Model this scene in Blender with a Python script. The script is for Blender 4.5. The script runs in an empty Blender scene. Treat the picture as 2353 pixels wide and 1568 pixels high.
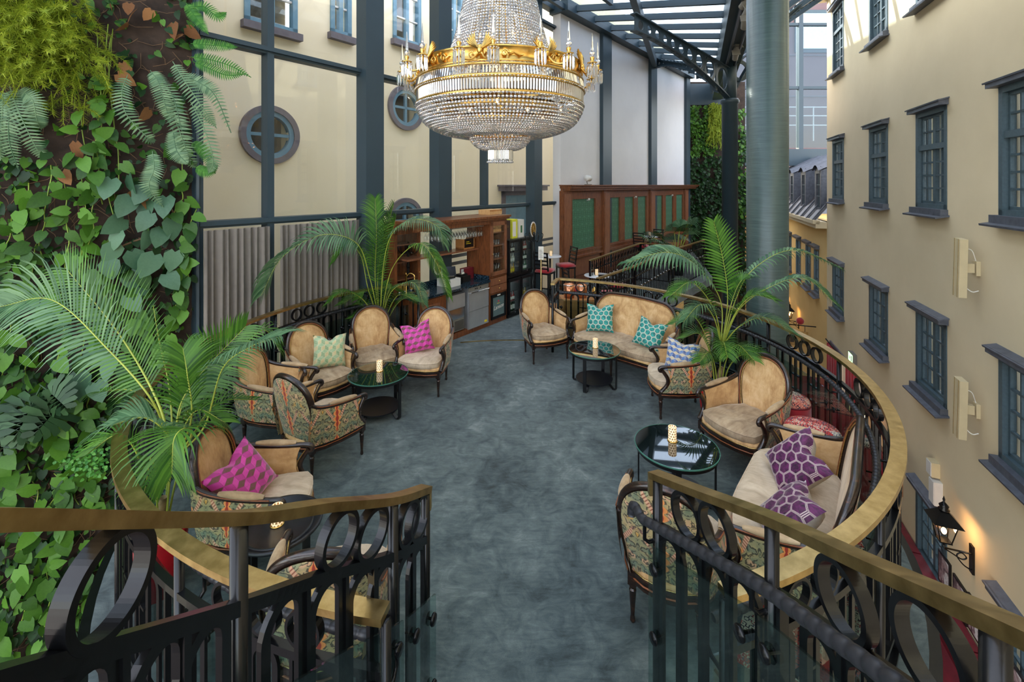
import bpy, math, random
from mathutils import Vector, Matrix
random.seed(7)
PI = math.pi
scene = bpy.context.scene
COL = scene.collection

# ------------------------------------------------------------------ camera
F, HZ, CH = 1046.0, 425.0, 2.8           # focal length in px, horizon row, eye height above the lounge floor
cam_d = bpy.data.cameras.new('camera')
cam_d.sensor_width = 36.0
cam_d.lens = 36.0 * F / 2353.0
cam_d.shift_y = -(784.0 - HZ) / 2353.0
cam_d.clip_start = 0.05
cam = bpy.data.objects.new('camera', cam_d)
cam.location = (0, 0, CH)
cam.rotation_euler = (PI / 2, 0, 0)
COL.objects.link(cam)
scene.camera = cam

# ------------------------------------------------------------------ sky, sun, exposure
world = bpy.data.worlds.new('sky')
scene.world = world
world.use_nodes = True
wn = world.node_tree
bg = wn.nodes['Background']
sky = wn.nodes.new('ShaderNodeTexSky')
sky.sky_type = 'NISHITA'
sky.sun_disc = False
sky.sun_elevation = math.radians(28)
sky.sun_rotation = math.radians(-40)
sky.air_density = 1.0
sky.dust_density = 2.5
sky.ozone_density = 1.0
haze = wn.nodes.new('ShaderNodeMix')          # thin bright overcast over the blue
haze.data_type = 'RGBA'
haze.inputs[0].default_value = 0.55
haze.inputs[7].default_value = (2.7, 2.5, 2.32, 1.0)
wn.links.new(sky.outputs[0], haze.inputs[6])
wn.links.new(haze.outputs[2], bg.inputs[0])
bg.inputs[1].default_value = 0.42
sun_d = bpy.data.lights.new('sun', 'SUN')
sun_d.energy = 3.2
sun_d.angle = math.radians(0.6)
sun_d.color = (1.0, 0.93, 0.82)
sun = bpy.data.objects.new('sun', sun_d)
sun.rotation_euler = Vector((0.64, -0.77, -0.50)).to_track_quat('-Z', 'Y').to_euler()
COL.objects.link(sun)
vs = scene.view_settings
scene.display_settings.display_device = 'sRGB'
vs.view_transform = 'Standard'
vs.look = 'None'
vs.gamma = 1.0
vs.exposure = 2.0
vs.use_curve_mapping = False

# ------------------------------------------------------------------ small maths
def at(px, py, d):
    """point at depth d seen at photo pixel (px, py)"""
    return Vector(((px - 1176.5) / F * d, d, CH - (py - HZ) / F * d))

def on(px, py, z):
    """point of the horizontal plane at height z seen at photo pixel"""
    return at(px, py, F * (CH - z) / (py - HZ))

def catmull(pts, n):
    pts = [Vector(p) for p in pts]
    if len(pts) == 2:
        return [pts[0].lerp(pts[1], i / n) for i in range(n + 1)]
    P = [pts[0] * 2 - pts[1]] + pts + [pts[-1] * 2 - pts[-2]]
    segs = len(pts) - 1
    out = []
    for i in range(n + 1):
        t = i / n * segs
        k = min(int(t), segs - 1)
        u = t - k
        a, b, c, d = P[k], P[k + 1], P[k + 2], P[k + 3]
        out.append(0.5 * ((2 * b) + (c - a) * u + (2 * a - 5 * b + 4 * c - d) * u * u + (3 * b - a - 3 * c + d) * u ** 3))
    return out

def lin(a, b, n):
    return [a + (b - a) * i / n for i in range(n + 1)]

# ------------------------------------------------------------------ mesh builder
class MB:
    def __init__(self, M=None):
        self.v, self.f, self.uv, self.M = [], [], [], M

    def add(self, vs_, fs, uvs=None):
        o = len(self.v)
        if self.M is not None:
            vs_ = [self.M @ Vector(p) for p in vs_]
        self.v.extend([tuple(p) for p in vs_])
        self.f.extend([tuple(i + o for i in f) for f in fs])
        self.uv.extend(uvs if uvs else [(0.0, 0.0)] * len(vs_))
        return self

    def box(self, c, s, rz=0.0, rot=None):
        R = rot if rot is not None else Matrix.Rotation(rz, 3, 'Z')
        c = Vector(c)
        hx, hy, hz = s[0] / 2, s[1] / 2, s[2] / 2
        vs_ = [c + R @ Vector((x, y, z)) for z in (-hz, hz) for x, y in ((-hx, -hy), (hx, -hy), (hx, hy), (-hx, hy))]
        return self.add(vs_, [(3, 2, 1, 0), (4, 5, 6, 7), (0, 1, 5, 4), (1, 2, 6, 5), (2, 3, 7, 6), (3, 0, 4, 7)])

    def bbox(self, x0, x1, y0, y1, z0, z1):
        return self.box(((x0 + x1) / 2, (y0 + y1) / 2, (z0 + z1) / 2), (x1 - x0, y1 - y0, z1 - z0))

    def tube(self, pts, r, n=8, closed=False, cap=True, flat=1.0):
        pts = [Vector(p) for p in pts]
        m = len(pts)
        rs = r if isinstance(r, (list, tuple)) else [r] * m
        vs_, fs = [], []
        prev = None
        for i, p in enumerate(pts):
            a = pts[(i - 1) % m] if (closed or i > 0) else p
            b = pts[(i + 1) % m] if (closed or i < m - 1) else p
            t = (b - a)
            t = t.normalized() if t.length > 1e-9 else Vector((0, 0, 1))
            if prev is None:
                ref = Vector((0, 0, 1)) if abs(t.z) < 0.9 else Vector((1, 0, 0))
                side = t.cross(ref).normalized()
            else:
                side = prev - t * prev.dot(t)
                side = side.normalized() if side.length > 1e-6 else t.orthogonal().normalized()
            prev = side
            up = side.cross(t)
            for k in range(n):
                an = 2 * PI * k / n
                vs_.append(p + side * (math.cos(an) * rs[i]) + up * (math.sin(an) * rs[i] * flat))
        for i in range(m if closed else m - 1):
            j = (i + 1) % m
            for k in range(n):
                l = (k + 1) % n
                fs.append((i * n + k, i * n + l, j * n + l, j * n + k))
        if cap and not closed:
            fs.append(tuple(range(n)))
            fs.append(tuple((m - 1) * n + k for k in reversed(range(n))))
        return self.add(vs_, fs)

    def sweep(self, pts, w, h, closed=False, up=None, twist=None):
        """rectangular bar, w across, h upwards, top-centred on the path"""
        pts = [Vector(p) for p in pts]
        m = len(pts)
        vs_, fs = [], []
        for i, p in enumerate(pts):
            a = pts[(i - 1) % m] if (closed or i > 0) else p
            b = pts[(i + 1) % m] if (closed or i < m - 1) else p
            t = (b - a).normalized()
            U = Vector(up) if up is not None else Vector((0, 0, 1))
            side = t.cross(U)
            side = side.normalized() if side.length > 1e-6 else Vector((1, 0, 0))
            u2 = side.cross(t).normalized()
            for sx, sy in ((-1, -1), (1, -1), (1, 1), (-1, 1)):
                vs_.append(p + side * (sx * w / 2) + u2 * (sy * h / 2))
        for i in range(m if closed else m - 1):
            j = (i + 1) % m
            for k in range(4):
                l = (k + 1) % 4
                fs.append((i * 4 + k, i * 4 + l, j * 4 + l, j * 4 + k))
        if not closed:
            fs.append((0, 1, 2, 3))
            fs.append(tuple((m - 1) * 4 + k for k in (3, 2, 1, 0)))
        return self.add(vs_, fs)

    def lathe(self, prof, n=16, c=(0, 0, 0), cap=True):
        c = Vector(c)
        vs_, fs = [], []
        for r, z in prof:
            for k in range(n):
                a = 2 * PI * k / n
                vs_.append(c + Vector((r * math.cos(a), r * math.sin(a), z)))
        for i in range(len(prof) - 1):
            for k in range(n):
                l = (k + 1) % n
                fs.append((i * n + k, i * n + l, (i + 1) * n + l, (i + 1) * n + k))
        if cap and prof[0][0] > 1e-5:
            fs.append(tuple(reversed(range(n))))
        if cap and prof[-1][0] > 1e-5:
            o = (len(prof) - 1) * n
            fs.append(tuple(o + k for k in range(n)))
        return self.add(vs_, fs)

    def loft(self, outline, layers, cx=0.0, cy=0.0):
        """closed plan outline lofted through (scale, z) layers, capped"""
        n = len(outline)
        vs_, fs = [], []
        for s, z in layers:
            for x, y in outline:
                vs_.append((cx + (x - cx) * s, cy + (y - cy) * s, z))
        for i in range(len(layers) - 1):
            for k in range(n):
                l = (k + 1) % n
                fs.append((i * n + k, i * n + l, (i + 1) * n + l, (i + 1) * n + k))
        fs.append(tuple(reversed(range(n))))
        o = (len(layers) - 1) * n
        fs.append(tuple(o + k for k in range(n)))
        return self.add(vs_, fs)

    def prism(self, poly, z0, z1):
        return self.loft(poly, [(1, z0), (1, z1)])

    def grid(self, rows, uvs=None):
        """rows: list of equally long point lists"""
        nr, nc = len(rows), len(rows[0])
        vs_ = [p for r in rows for p in r]
        fs = [(i * nc + j, i * nc + j + 1, (i + 1) * nc + j + 1, (i + 1) * nc + j) for i in range(nr - 1) for j in range(nc - 1)]
        return self.add(vs_, fs, [u for r in uvs for u in r] if uvs else None)

    def ball(self, c, r, n=10, m=6, sc=(1, 1, 1)):
        c = Vector(c)
        vs_, fs = [], []
        for i in range(m + 1):
            th = PI * i / m
            for k in range(n):
                a = 2 * PI * k / n
                vs_.append(c + Vector((r * sc[0] * math.sin(th) * math.cos(a), r * sc[1] * math.sin(th) * math.sin(a), r * sc[2] * math.cos(th))))
        for i in range(m):
            for k in range(n):
                l = (k + 1) % n
                fs.append((i * n + k, (i + 1) * n + k, (i + 1) * n + l, i * n + l))
        return self.add(vs_, fs)

    def mesh(self, name, mat, smooth=False):
        me = bpy.data.meshes.new(name)
        me.from_pydata(self.v, [], self.f)
        if any(u != (0.0, 0.0) for u in self.uv[:50]) or any(u != (0.0, 0.0) for u in self.uv[-50:]):
            lay = me.uv_layers.new(name='UVMap')
            vi = [0] * len(me.loops)
            me.loops.foreach_get('vertex_index', vi)
            flat = []
            for i in vi:
                flat.extend(self.uv[i])
            lay.data.foreach_set('uv', flat)
        me.materials.append(mat)
        if smooth:
            me.polygons.foreach_set('use_smooth', [True] * len(me.polygons))
        me.update()
        return me

    def obj(self, name, mat, parent=None, smooth=False, M=None):
        return ob(name, self.mesh(name, mat, smooth), parent, M)

def ob(name, mesh, parent=None, M=None):
    o = bpy.data.objects.new(name, mesh)
    COL.objects.link(o)
    if parent is not None:
        o.parent = parent
    if M is not None:
        o.matrix_basis = M
    return o

def tag(o, label, cat=None, group=None, kind=None):
    o['label'] = label
    if cat:
        o['category'] = cat
    if group:
        o['group'] = group
    if kind:
        o['kind'] = kind
    return o

def thing(name, label, cat, loc=(0, 0, 0), rz=0.0, group=None, kind=None):
    o = bpy.data.objects.new(name, None)
    o.empty_display_size = 0.1
    COL.objects.link(o)
    o.location = loc
    o.rotation_euler = (0, 0, rz)
    return tag(o, label, cat, group, kind)

def T(x, y, z, rz=0.0, s=1.0):
    return Matrix.Translation((x, y, z)) @ Matrix.Rotation(rz, 4, 'Z') @ Matrix.Scale(s, 4)

def frame(o, x, y, z):
    """matrix from three axes"""
    M = Matrix.Identity(4)
    for i, a in enumerate((x, y, z)):
        a = Vector(a)
        M[0][i], M[1][i], M[2][i] = a
    M[0][3], M[1][3], M[2][3] = Vector(o)
    return M

# ------------------------------------------------------------------ materials
class NT:
    def __init__(self, name):
        self.m = bpy.data.materials.new(name)
        self.m.use_nodes = True
        self.t = self.m.node_tree
        self.p = self.t.nodes['Principled BSDF']
        self.out = self.t.nodes['Material Output']

    def n(self, typ, ins=None, **props):
        nd = self.t.nodes.new('ShaderNode' + typ)
        for k, v in props.items():
            setattr(nd, k, v)
        for k, v in (ins or {}).items():
            self.set(nd.inputs[k], v)
        return nd

    def set(self, sock, v):
        if isinstance(v, bpy.types.NodeSocket):
            self.t.links.new(v, sock)
        elif isinstance(v, bpy.types.Node):
            self.t.links.new(v.outputs[0], sock)
        else:
            if sock.type == 'RGBA' and len(v) == 3:
                v = (*v, 1.0)
            sock.default_value = v

    def math(self, op, a, b=0.0, c=0.0, clamp=False):
        nd = self.n('Math', operation=op, use_clamp=clamp)
        self.set(nd.inputs[0], a)
        self.set(nd.inputs[1], b)
        self.set(nd.inputs[2], c)
        return nd.outputs[0]

    def mix(self, fac, a, b, blend='MIX'):
        nd = self.n('Mix', data_type='RGBA', blend_type=blend)
        self.set(nd.inputs[0], fac)
        self.set(nd.inputs[6], a)
        self.set(nd.inputs[7], b)
        return nd.outputs[2]

    def ramp(self, fac, stops, interp='LINEAR'):
        nd = self.n('ValToRGB')
        cr = nd.color_ramp
        cr.interpolation = interp
        while len(cr.elements) < len(stops):
            cr.elements.new(0.5)
        for e, (p, c) in zip(cr.elements, stops):
            e.position = p
            e.color = (*c, 1.0) if len(c) == 3 else c
        self.set(nd.inputs[0], fac)
        return nd.outputs[0]

    def step(self, x, e0, e1):
        nd = self.n('MapRange', interpolation_type='SMOOTHSTEP')
        self.set(nd.inputs[0], x)
        nd.inputs[1].default_value = e0
        nd.inputs[2].default_value = e1
        return nd.outputs[0]

    def coord(self, kind='Object'):
        return self.n('TexCoord').outputs[kind]

    def noise(self, vec, scale, detail=4.0, rough=0.55, dist=0.0):
        return self.n('TexNoise', {'Vector': vec, 'Scale': scale, 'Detail': detail, 'Roughness': rough, 'Distortion': dist}).outputs[0]

    def bump(self, h, strength=0.2, dist=0.01):
        b = self.n('Bump', {'Height': h, 'Strength': strength, 'Distance': dist})
        self.t.links.new(b.outputs[0], self.p.inputs['Normal'])

    def base(self, c, rough=0.5, metal=0.0, **kw):
        self.set(self.p.inputs['Base Color'], c)
        self.set(self.p.inputs['Roughness'], rough)
        self.set(self.p.inputs['Metallic'], metal)
        for k, v in kw.items():
            self.set(self.p.inputs[k.replace('_', ' ')], v)
        return self.m

def srgb(r, g, b):
    f = lambda c: (c / 255 / 12.92) if c / 255 <= 0.04045 else ((c / 255 + 0.055) / 1.055) ** 2.4
    return (f(r), f(g), f(b))

def plain(name, c, rough=0.5, metal=0.0, var=0.12, scale=8.0, bump=0.0, bscale=60.0, **kw):
    t = NT(name)
    co = t.coord()
    nz = t.noise(co, scale)
    a = tuple(x * (1 - var) for x in c)
    b = tuple(min(1, x * (1 + var)) for x in c)
    col = t.ramp(nz, [(0.3, a), (0.7, b)])
    m = t.base(col, rough, metal, **kw)
    if bump:
        t.bump(t.noise(co, bscale), bump)
    return m

def emit(name, c, s):
    t = NT(name)
    return t.base((0.02, 0.02, 0.02), 0.5, 0.0, Emission_Color=(*c, 1.0), Emission_Strength=s)

def glass(name, tint=(0.96, 0.98, 0.97), rough=0.0, ior=1.45, gloss=(1, 1, 1)):
    """thin clear pane: tinted see-through with an angle-dependent mirror reflection (Schlick)"""
    t = NT(name)
    f0 = ((ior - 1) / (ior + 1)) ** 2
    fc = t.n('LayerWeight', {'Blend': 0.5}).outputs['Facing']
    fr = t.math('ADD', t.math('MULTIPLY', t.math('POWER', fc, 5.0), 1 - f0), f0)
    tr = t.n('BsdfTransparent', {'Color': (*tint, 1.0)})
    gl = t.n('BsdfGlossy', {'Color': (*gloss, 1.0), 'Roughness': rough})
    mx = t.n('MixShader', {0: fr, 1: tr.outputs[0], 2: gl.outputs[0]})
    t.t.links.new(mx.outputs[0], t.out.inputs[0])
    return t.m

MAT = {}
def build_materials():
    M = MAT
    # carpet: trodden teal-grey pile
    t = NT('carpet')
    co = t.coord()
    big = t.noise(co, 1.3, 6, 0.62, 0.6)
    mid = t.noise(co, 5.5, 5, 0.65, 1.2)
    brush = t.noise(t.n('Mapping', {'Vector': co, 'Scale': (3, 14, 1), 'Rotation': (0, 0, 0.7)}).outputs[0], 2.2, 5, 0.7, 0.8)
    fac = t.math('ADD', t.math('MULTIPLY', big, 0.45), t.math('ADD', t.math('MULTIPLY', mid, 0.35), t.math('MULTIPLY', brush, 0.2)))
    c = t.ramp(fac, [(0.37, srgb(44, 54, 56)), (0.46, srgb(78, 91, 92)), (0.54, srgb(102, 114, 113)), (0.66, srgb(148, 156, 152))])
    fine = t.noise(co, 260, 2, 0.5)
    c = t.mix(0.35, c, t.ramp(fine, [(0.35, (0.02, 0.03, 0.033)), (0.65, (0.22, 0.28, 0.29))]), 'OVERLAY')
    M['carpet'] = t.base(c, 0.95, 0.0, Sheen_Weight=0.25, Sheen_Roughness=0.4)
    t.bump(t.math('ADD', fine, t.math('MULTIPLY', mid, 2.0)), 0.25, 0.004)
    # velvet
    for nm, a, b, cc in (('velvet', srgb(172, 130, 82), srgb(204, 164, 112), srgb(220, 186, 138)),
                         ('cushion_velvet', srgb(136, 112, 86), srgb(170, 146, 116), srgb(190, 168, 138)),
                         ('pad_velvet', srgb(150, 124, 92), srgb(178, 150, 114), srgb(200, 174, 138)),
                         ('pale_velvet', srgb(170, 150, 124), srgb(194, 174, 148), srgb(210, 192, 166))):
        t = NT(nm)
        co = t.coord()
        nz = t.noise(co, 5.5, 6, 0.6, 0.7)
        st = t.noise(t.n('Mapping', {'Vector': co, 'Scale': (4, 26, 9)}).outputs[0], 2.0, 4, 0.6)
        f = t.math('ADD', t.math('MULTIPLY', nz, 0.7), t.math('MULTIPLY', st, 0.3))
        c = t.ramp(f, [(0.36, a), (0.52, b), (0.66, cc)])
        M[nm] = t.base(c, 0.82, 0.0, Sheen_Weight=0.5, Sheen_Roughness=0.35, Sheen_Tint=(1, 0.9, 0.75, 1))
        t.bump(t.noise(co, 300, 2), 0.12, 0.002)
    M['tapestry'] = tapestry()
    # dark polished wood with worn warm edges
    t = NT('dark_wood')
    co = t.coord()
    nz = t.noise(t.n('Mapping', {'Vector': co, 'Scale': (6, 6, 30)}).outputs[0], 3.0, 5, 0.6)
    c = t.ramp(nz, [(0.38, srgb(22, 15, 13)), (0.6, srgb(44, 28, 21)), (0.72, srgb(96, 54, 32))])
    M['dark_wood'] = t.base(c, 0.28, 0.0, Coat_Weight=0.35, Coat_Roughness=0.12)
    M['worn_wood'] = plain('worn_wood', srgb(134, 76, 42), 0.38, var=0.3, scale=30)
    for nm, a, b in (('mahogany', srgb(82, 43, 22), srgb(140, 82, 44)), ('bar_wood', srgb(110, 64, 42), srgb(150, 98, 68)), ('oak', srgb(160, 104, 56), srgb(196, 140, 84)),
                     ('crate_wood', srgb(196, 146, 92), srgb(220, 176, 120))):
        t = NT(nm)
        co = t.coord()
        nz = t.noise(t.n('Mapping', {'Vector': co, 'Scale': (9, 9, 1.1)}).outputs[0], 5.0, 6, 0.62, 0.9)
        M[nm] = t.base(t.ramp(nz, [(0.32, a), (0.68, b)]), 0.38, 0.0, Coat_Weight=0.25, Coat_Roughness=0.2)
        t.bump(nz, 0.08, 0.003)
    t = NT('brass')
    co = t.coord()
    nz = t.noise(co, 14, 5, 0.6)
    M['brass'] = t.base(t.ramp(nz, [(0.35, (0.42, 0.29, 0.11)), (0.7, (0.62, 0.44, 0.19))]), t.math('ADD', t.math('MULTIPLY', nz, 0.25), 0.22), 1.0)
    M['gold'] = plain('gold', (0.72, 0.46, 0.13), 0.26, 1.0, var=0.1, scale=20)
    M['gold_nail'] = plain('gold_nail', (0.62, 0.44, 0.17), 0.35, 1.0, var=0.5, scale=160)
    M['copper'] = plain('copper', (0.62, 0.26, 0.13), 0.3, 1.0, var=0.3, scale=30)
    M['iron'] = plain('iron', srgb(14, 15, 17), 0.24, 0.0, var=0.2, scale=18, bump=0.03, bscale=40, Specular_IOR_Level=0.32)
    M['grip'] = plain('grip', srgb(36, 37, 41), 0.42, 0.0, var=0.2, scale=30)
    M['black'] = plain('black', srgb(16, 16, 18), 0.35, 0.0, var=0.2)
    M['black_top'] = plain('black_top', srgb(22, 24, 30), 0.32, 0.0, var=0.3, scale=25)
    M['steel_teal'] = plain('steel_teal', srgb(44, 61, 70), 0.45, 0.0, var=0.06, scale=2)
    t = NT('column_paint')
    co = t.coord()
    mp = t.n('Mapping', {'Vector': co, 'Scale': (1.5, 1.5, 30)}).outputs[0]
    nz = t.noise(mp, 2.0, 5, 0.65)
    M['column_paint'] = t.base(t.ramp(nz, [(0.3, srgb(50, 66, 66)), (0.7, srgb(70, 88, 86))]), 0.3, 0.0)
    t.bump(nz, 0.35, 0.01)
    M['stainless'] = plain('stainless', (0.62, 0.63, 0.64), 0.38, 0.75, var=0.08, scale=4)
    M['chrome'] = plain('chrome', (0.75, 0.76, 0.78), 0.12, 1.0, var=0.05)
    M['wall_yellow'] = plaster('wall_yellow', srgb(206, 189, 154), srgb(217, 200, 165))
    M['wall_yellow_low'] = plaster('wall_yellow_low', srgb(214, 178, 112), srgb(226, 192, 128))
    M['facade'] = plaster('facade', srgb(240, 226, 190), srgb(248, 236, 206))
    M['pink_facade'] = plaster('pink_facade', srgb(112, 90, 92), srgb(124, 102, 102))
    M['white_wall'] = plaster('white_wall', srgb(206, 204, 204), srgb(218, 216, 216))
    M['window_teal'] = plain('window_teal', srgb(66, 84, 91), 0.5, 0.0, var=0.15, scale=25)
    M['window_blue'] = plain('window_blue', srgb(100, 140, 160), 0.45, 0.0, var=0.1, scale=9)
    M['stone_trim'] = plain('stone_trim', srgb(108, 102, 108), 0.7, 0.0, var=0.15, scale=6)
    M['lead'] = plain('lead', srgb(84, 88, 97), 0.5, 0.2, var=0.25, scale=9, bump=0.2, bscale=14)
    M['roof_metal'] = plain('roof_metal', srgb(78, 74, 76), 0.45, 0.3, var=0.2, scale=4)
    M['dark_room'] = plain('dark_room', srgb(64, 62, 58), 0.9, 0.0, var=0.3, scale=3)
    M['sash_curtain'] = plain('sash_curtain', srgb(226, 218, 202), 0.9, 0.0, var=0.1, scale=20)
    M['glass'] = glass('glass', (0.985, 0.985, 0.975))
    M['pane'] = glass('pane', (0.86, 0.9, 0.92), ior=1.6)
    M['roof_glass'] = glass('roof_glass', (0.52, 0.60, 0.65))
    M['rail_glass'] = glass('rail_glass', (0.72, 0.82, 0.80), ior=1.5)
    M['table_glass'] = table_glass()
    t = NT('crystal')
    fc = t.n('LayerWeight', {'Blend': 0.5}).outputs['Facing']
    gl = t.n('BsdfGlossy', {'Color': (1, 1, 1, 1), 'Roughness': 0.03})
    rf = t.n('BsdfRefraction', {'Color': (0.96, 0.98, 1, 1), 'Roughness': 0.0, 'IOR': 1.5})
    df = t.n('BsdfTranslucent', {'Color': (0.88, 0.91, 0.97, 1)})
    m1 = t.n('MixShader', {0: 0.45, 1: rf.outputs[0], 2: df.outputs[0]})
    fac = t.math('ADD', t.math('MULTIPLY', t.math('POWER', fc, 2.5), 0.5), 0.40, clamp=True)
    m2 = t.n('MixShader', {0: fac, 1: m1.outputs[0], 2: gl.outputs[0]})
    t.t.links.new(m2.outputs[0], t.out.inputs[0])
    M['crystal'] = t.m
    # leaves
    for nm, a, b, rough in (('leaf_pothos', srgb(30, 66, 20), srgb(84, 130, 38), 0.5), ('leaf_deep', srgb(16, 40, 18), srgb(38, 74, 30), 0.5),
                     ('leaf_philo', srgb(52, 86, 62), srgb(92, 126, 96), 0.38), ('leaf_fern', srgb(74, 108, 78), srgb(126, 156, 116), 0.45),
                     ('leaf_sword', srgb(44, 108, 40), srgb(92, 152, 60), 0.45), ('leaf_asparagus', srgb(104, 130, 28), srgb(166, 178, 56), 0.6),
                     ('leaf_palm', srgb(36, 76, 26), srgb(84, 128, 44), 0.4), ('leaf_palm_blue', srgb(46, 86, 56), srgb(104, 138, 98), 0.4),
                     ('leaf_monstera', srgb(30, 56, 34), srgb(64, 96, 58), 0.4), ('leaf_dry', srgb(104, 68, 40), srgb(158, 112, 70), 0.8)):
        t = NT(nm)
        rnd = t.n('ObjectInfo').outputs['Random']
        gi = t.n('NewGeometry').outputs['Random Per Island']
        nz = t.noise(t.coord(), 9, 3)
        f = t.math('ADD', t.math('MULTIPLY', t.math('FRACT', t.math('ADD', rnd, gi)), 0.7), t.math('MULTIPLY', nz, 0.3))
        M[nm] = t.base(t.ramp(f, [(0.1, a), (0.85, b)]), rough, 0.0, Specular_IOR_Level=0.3)
        # thin leaf: some light passes through
        trl = t.n('BsdfTranslucent', {'Color': t.ramp(f, [(0.1, tuple(min(1, x * 1.4) for x in a)), (0.85, tuple(min(1, x * 1.3) for x in b))])})
        mx = t.n('MixShader', {0: 0.25, 1: t.p.outputs[0], 2: trl.outputs[0]})
        t.t.links.new(mx.outputs[0], t.out.inputs[0])
    M['stem_green'] = plain('stem_green', srgb(122, 146, 50), 0.5, var=0.25, scale=10)
    M['stem_brown'] = plain('stem_brown', srgb(104, 78, 52), 0.7, var=0.3, scale=15)
    M['palm_stem'] = plain('palm_stem', srgb(150, 160, 60), 0.45, var=0.25, scale=8)
    M['palm_trunk'] = plain('palm_trunk', srgb(140, 116, 80), 0.8, var=0.35, scale=22, bump=0.4, bscale=30)
    M['felt'] = plain('felt', srgb(50, 38, 30), 0.95, var=0.5, scale=6, bump=0.8, bscale=12)
    M['soil'] = plain('soil', srgb(40, 34, 32), 0.95, var=0.5, scale=40, bump=0.8, bscale=60)
    M['red_pot'] = plain('red_pot', srgb(170, 18, 30), 0.22, var=0.1)
    M['red_velvet'] = plain('red_velvet', srgb(168, 22, 34), 0.8, var=0.25, scale=6, Sheen_Weight=0.4)
    M['burgundy'] = plain('burgundy', srgb(110, 20, 32), 0.6, var=0.25, scale=5)
    M['curtain'] = plain('curtain', srgb(112, 105, 97), 0.85, var=0.06, scale=12)
    M['marble'] = plain('marble', srgb(206, 206, 208), 0.3, var=0.06, scale=5)
    M['linen'] = plain('linen', srgb(214, 214, 220), 0.8, var=0.05)
    M['cream_enamel'] = plain('cream_enamel', srgb(200, 184, 146), 0.45, var=0.05)
    M['candle'] = candle_mat()
    M['flame'] = emit('flame', (1.0, 0.55, 0.2), 4.0)
    M['bulb'] = emit('bulb', (1.0, 0.42, 0.12), 4.5)
    M['white_plastic'] = plain('white_plastic', srgb(214, 212, 206), 0.4, var=0.04)
    M['grey_plastic'] = plain('grey_plastic', srgb(120, 116, 108), 0.5, var=0.06)
    M['screen'] = plain('screen', srgb(30, 32, 36), 0.15, var=0.1)
    M['granite'] = granite()
    M['damask'] = damask()
    M['lower_floor'] = plain('lower_floor', srgb(56, 40, 32), 0.5, var=0.4, scale=2)
    M['kilim_a'] = kilim('kilim_a', 0.0)
    M['kilim_b'] = kilim('kilim_b', 3.7)
    M['exit_green'] = emit('exit_green', (0.35, 0.9, 0.3), 1.2)
    M['paper'] = plain('paper', srgb(228, 224, 214), 0.8, var=0.04)
    M['poster'] = poster()
    M['label_yellow'] = plain('label_yellow', srgb(232, 208, 30), 0.5, var=0.04)
    M['lime_box'] = plain('lime_box', srgb(214, 214, 60), 0.5, var=0.08)
    M['brown_box'] = plain('brown_box', srgb(66, 44, 38), 0.5, var=0.08)
    M['ink'] = plain('ink', srgb(48, 36, 26), 0.6, var=0.05)
    M['frost'] = plain('frost', srgb(96, 96, 94), 0.6, var=0.05)
    M['fridge_back'] = emit('fridge_back', (0.75, 0.85, 0.85), 0.8)
    M['fridge_door'] = glass('fridge_door', (0.85, 0.9, 0.9), ior=1.4)
    M['lanson_pane'] = plain('lanson_pane', srgb(96, 116, 116), 0.15, var=0.1, scale=3)
    for i, c in enumerate(((30, 46, 30), (40, 24, 18), (150, 60, 60), (190, 150, 60), (60, 110, 70), (180, 176, 160))):
        M['bottle%d' % i] = plain('bottle%d' % i, srgb(*c), 0.12, var=0.1)
    hexes()

def plaster(name, a, b):
    t = NT(name)
    co = t.coord()
    nz = t.noise(co, 0.6, 5, 0.6)
    c = t.ramp(nz, [(0.3, a), (0.7, b)])
    m = t.base(c, 0.9)
    t.bump(t.noise(co, 18, 4, 0.7), 0.1, 0.01)
    return m

def table_glass():
    t = NT('table_glass')
    return t.base(srgb(16, 24, 24), 0.03, 0.0, Specular_IOR_Level=0.9, Coat_Weight=1.0, Coat_Roughness=0.0)

def candle_mat():
    # gold scales on a lit cream glass
    t = NT('candle')
    co = t.coord()
    sx = t.n('SeparateXYZ', {0: co})
    an = t.math('ARCTAN2', sx.outputs[1], sx.outputs[0])
    u = t.math('MULTIPLY', an, 5.0 / PI)
    v = t.math('MULTIPLY', sx.outputs[2], 45.0)
    row = t.math('FLOOR', v)
    uu = t.math('FRACT', t.math('ADD', u, t.math('MULTIPLY', t.math('MODULO', row, 2.0), 0.5)))
    vv = t.math('FRACT', v)
    du = t.math('SUBTRACT', uu, 0.5)
    rr = t.math('ADD', t.math('MULTIPLY', t.math('MULTIPLY', du, du), 4.0), t.math('MULTIPLY', vv, vv))
    k = t.step(rr, 0.35, 0.5)
    c = t.mix(k, srgb(150, 112, 60), srgb(246, 226, 190))
    e = t.mix(k, (0.05, 0.02, 0.004), (1.0, 0.62, 0.3))
    return t.base(c, 0.4, 0.0, Emission_Color=e, Emission_Strength=0.14)

def granite():
    t = NT('granite')
    co = t.coord()
    v = t.n('TexVoronoi', {'Vector': co, 'Scale': 55.0}, feature='F1')
    c = t.ramp(t.noise(co, 60, 4, 0.7), [(0.42, srgb(10, 18, 26)), (0.56, srgb(26, 46, 60)), (0.66, srgb(110, 140, 156))])
    return t.base(c, 0.1)

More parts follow.
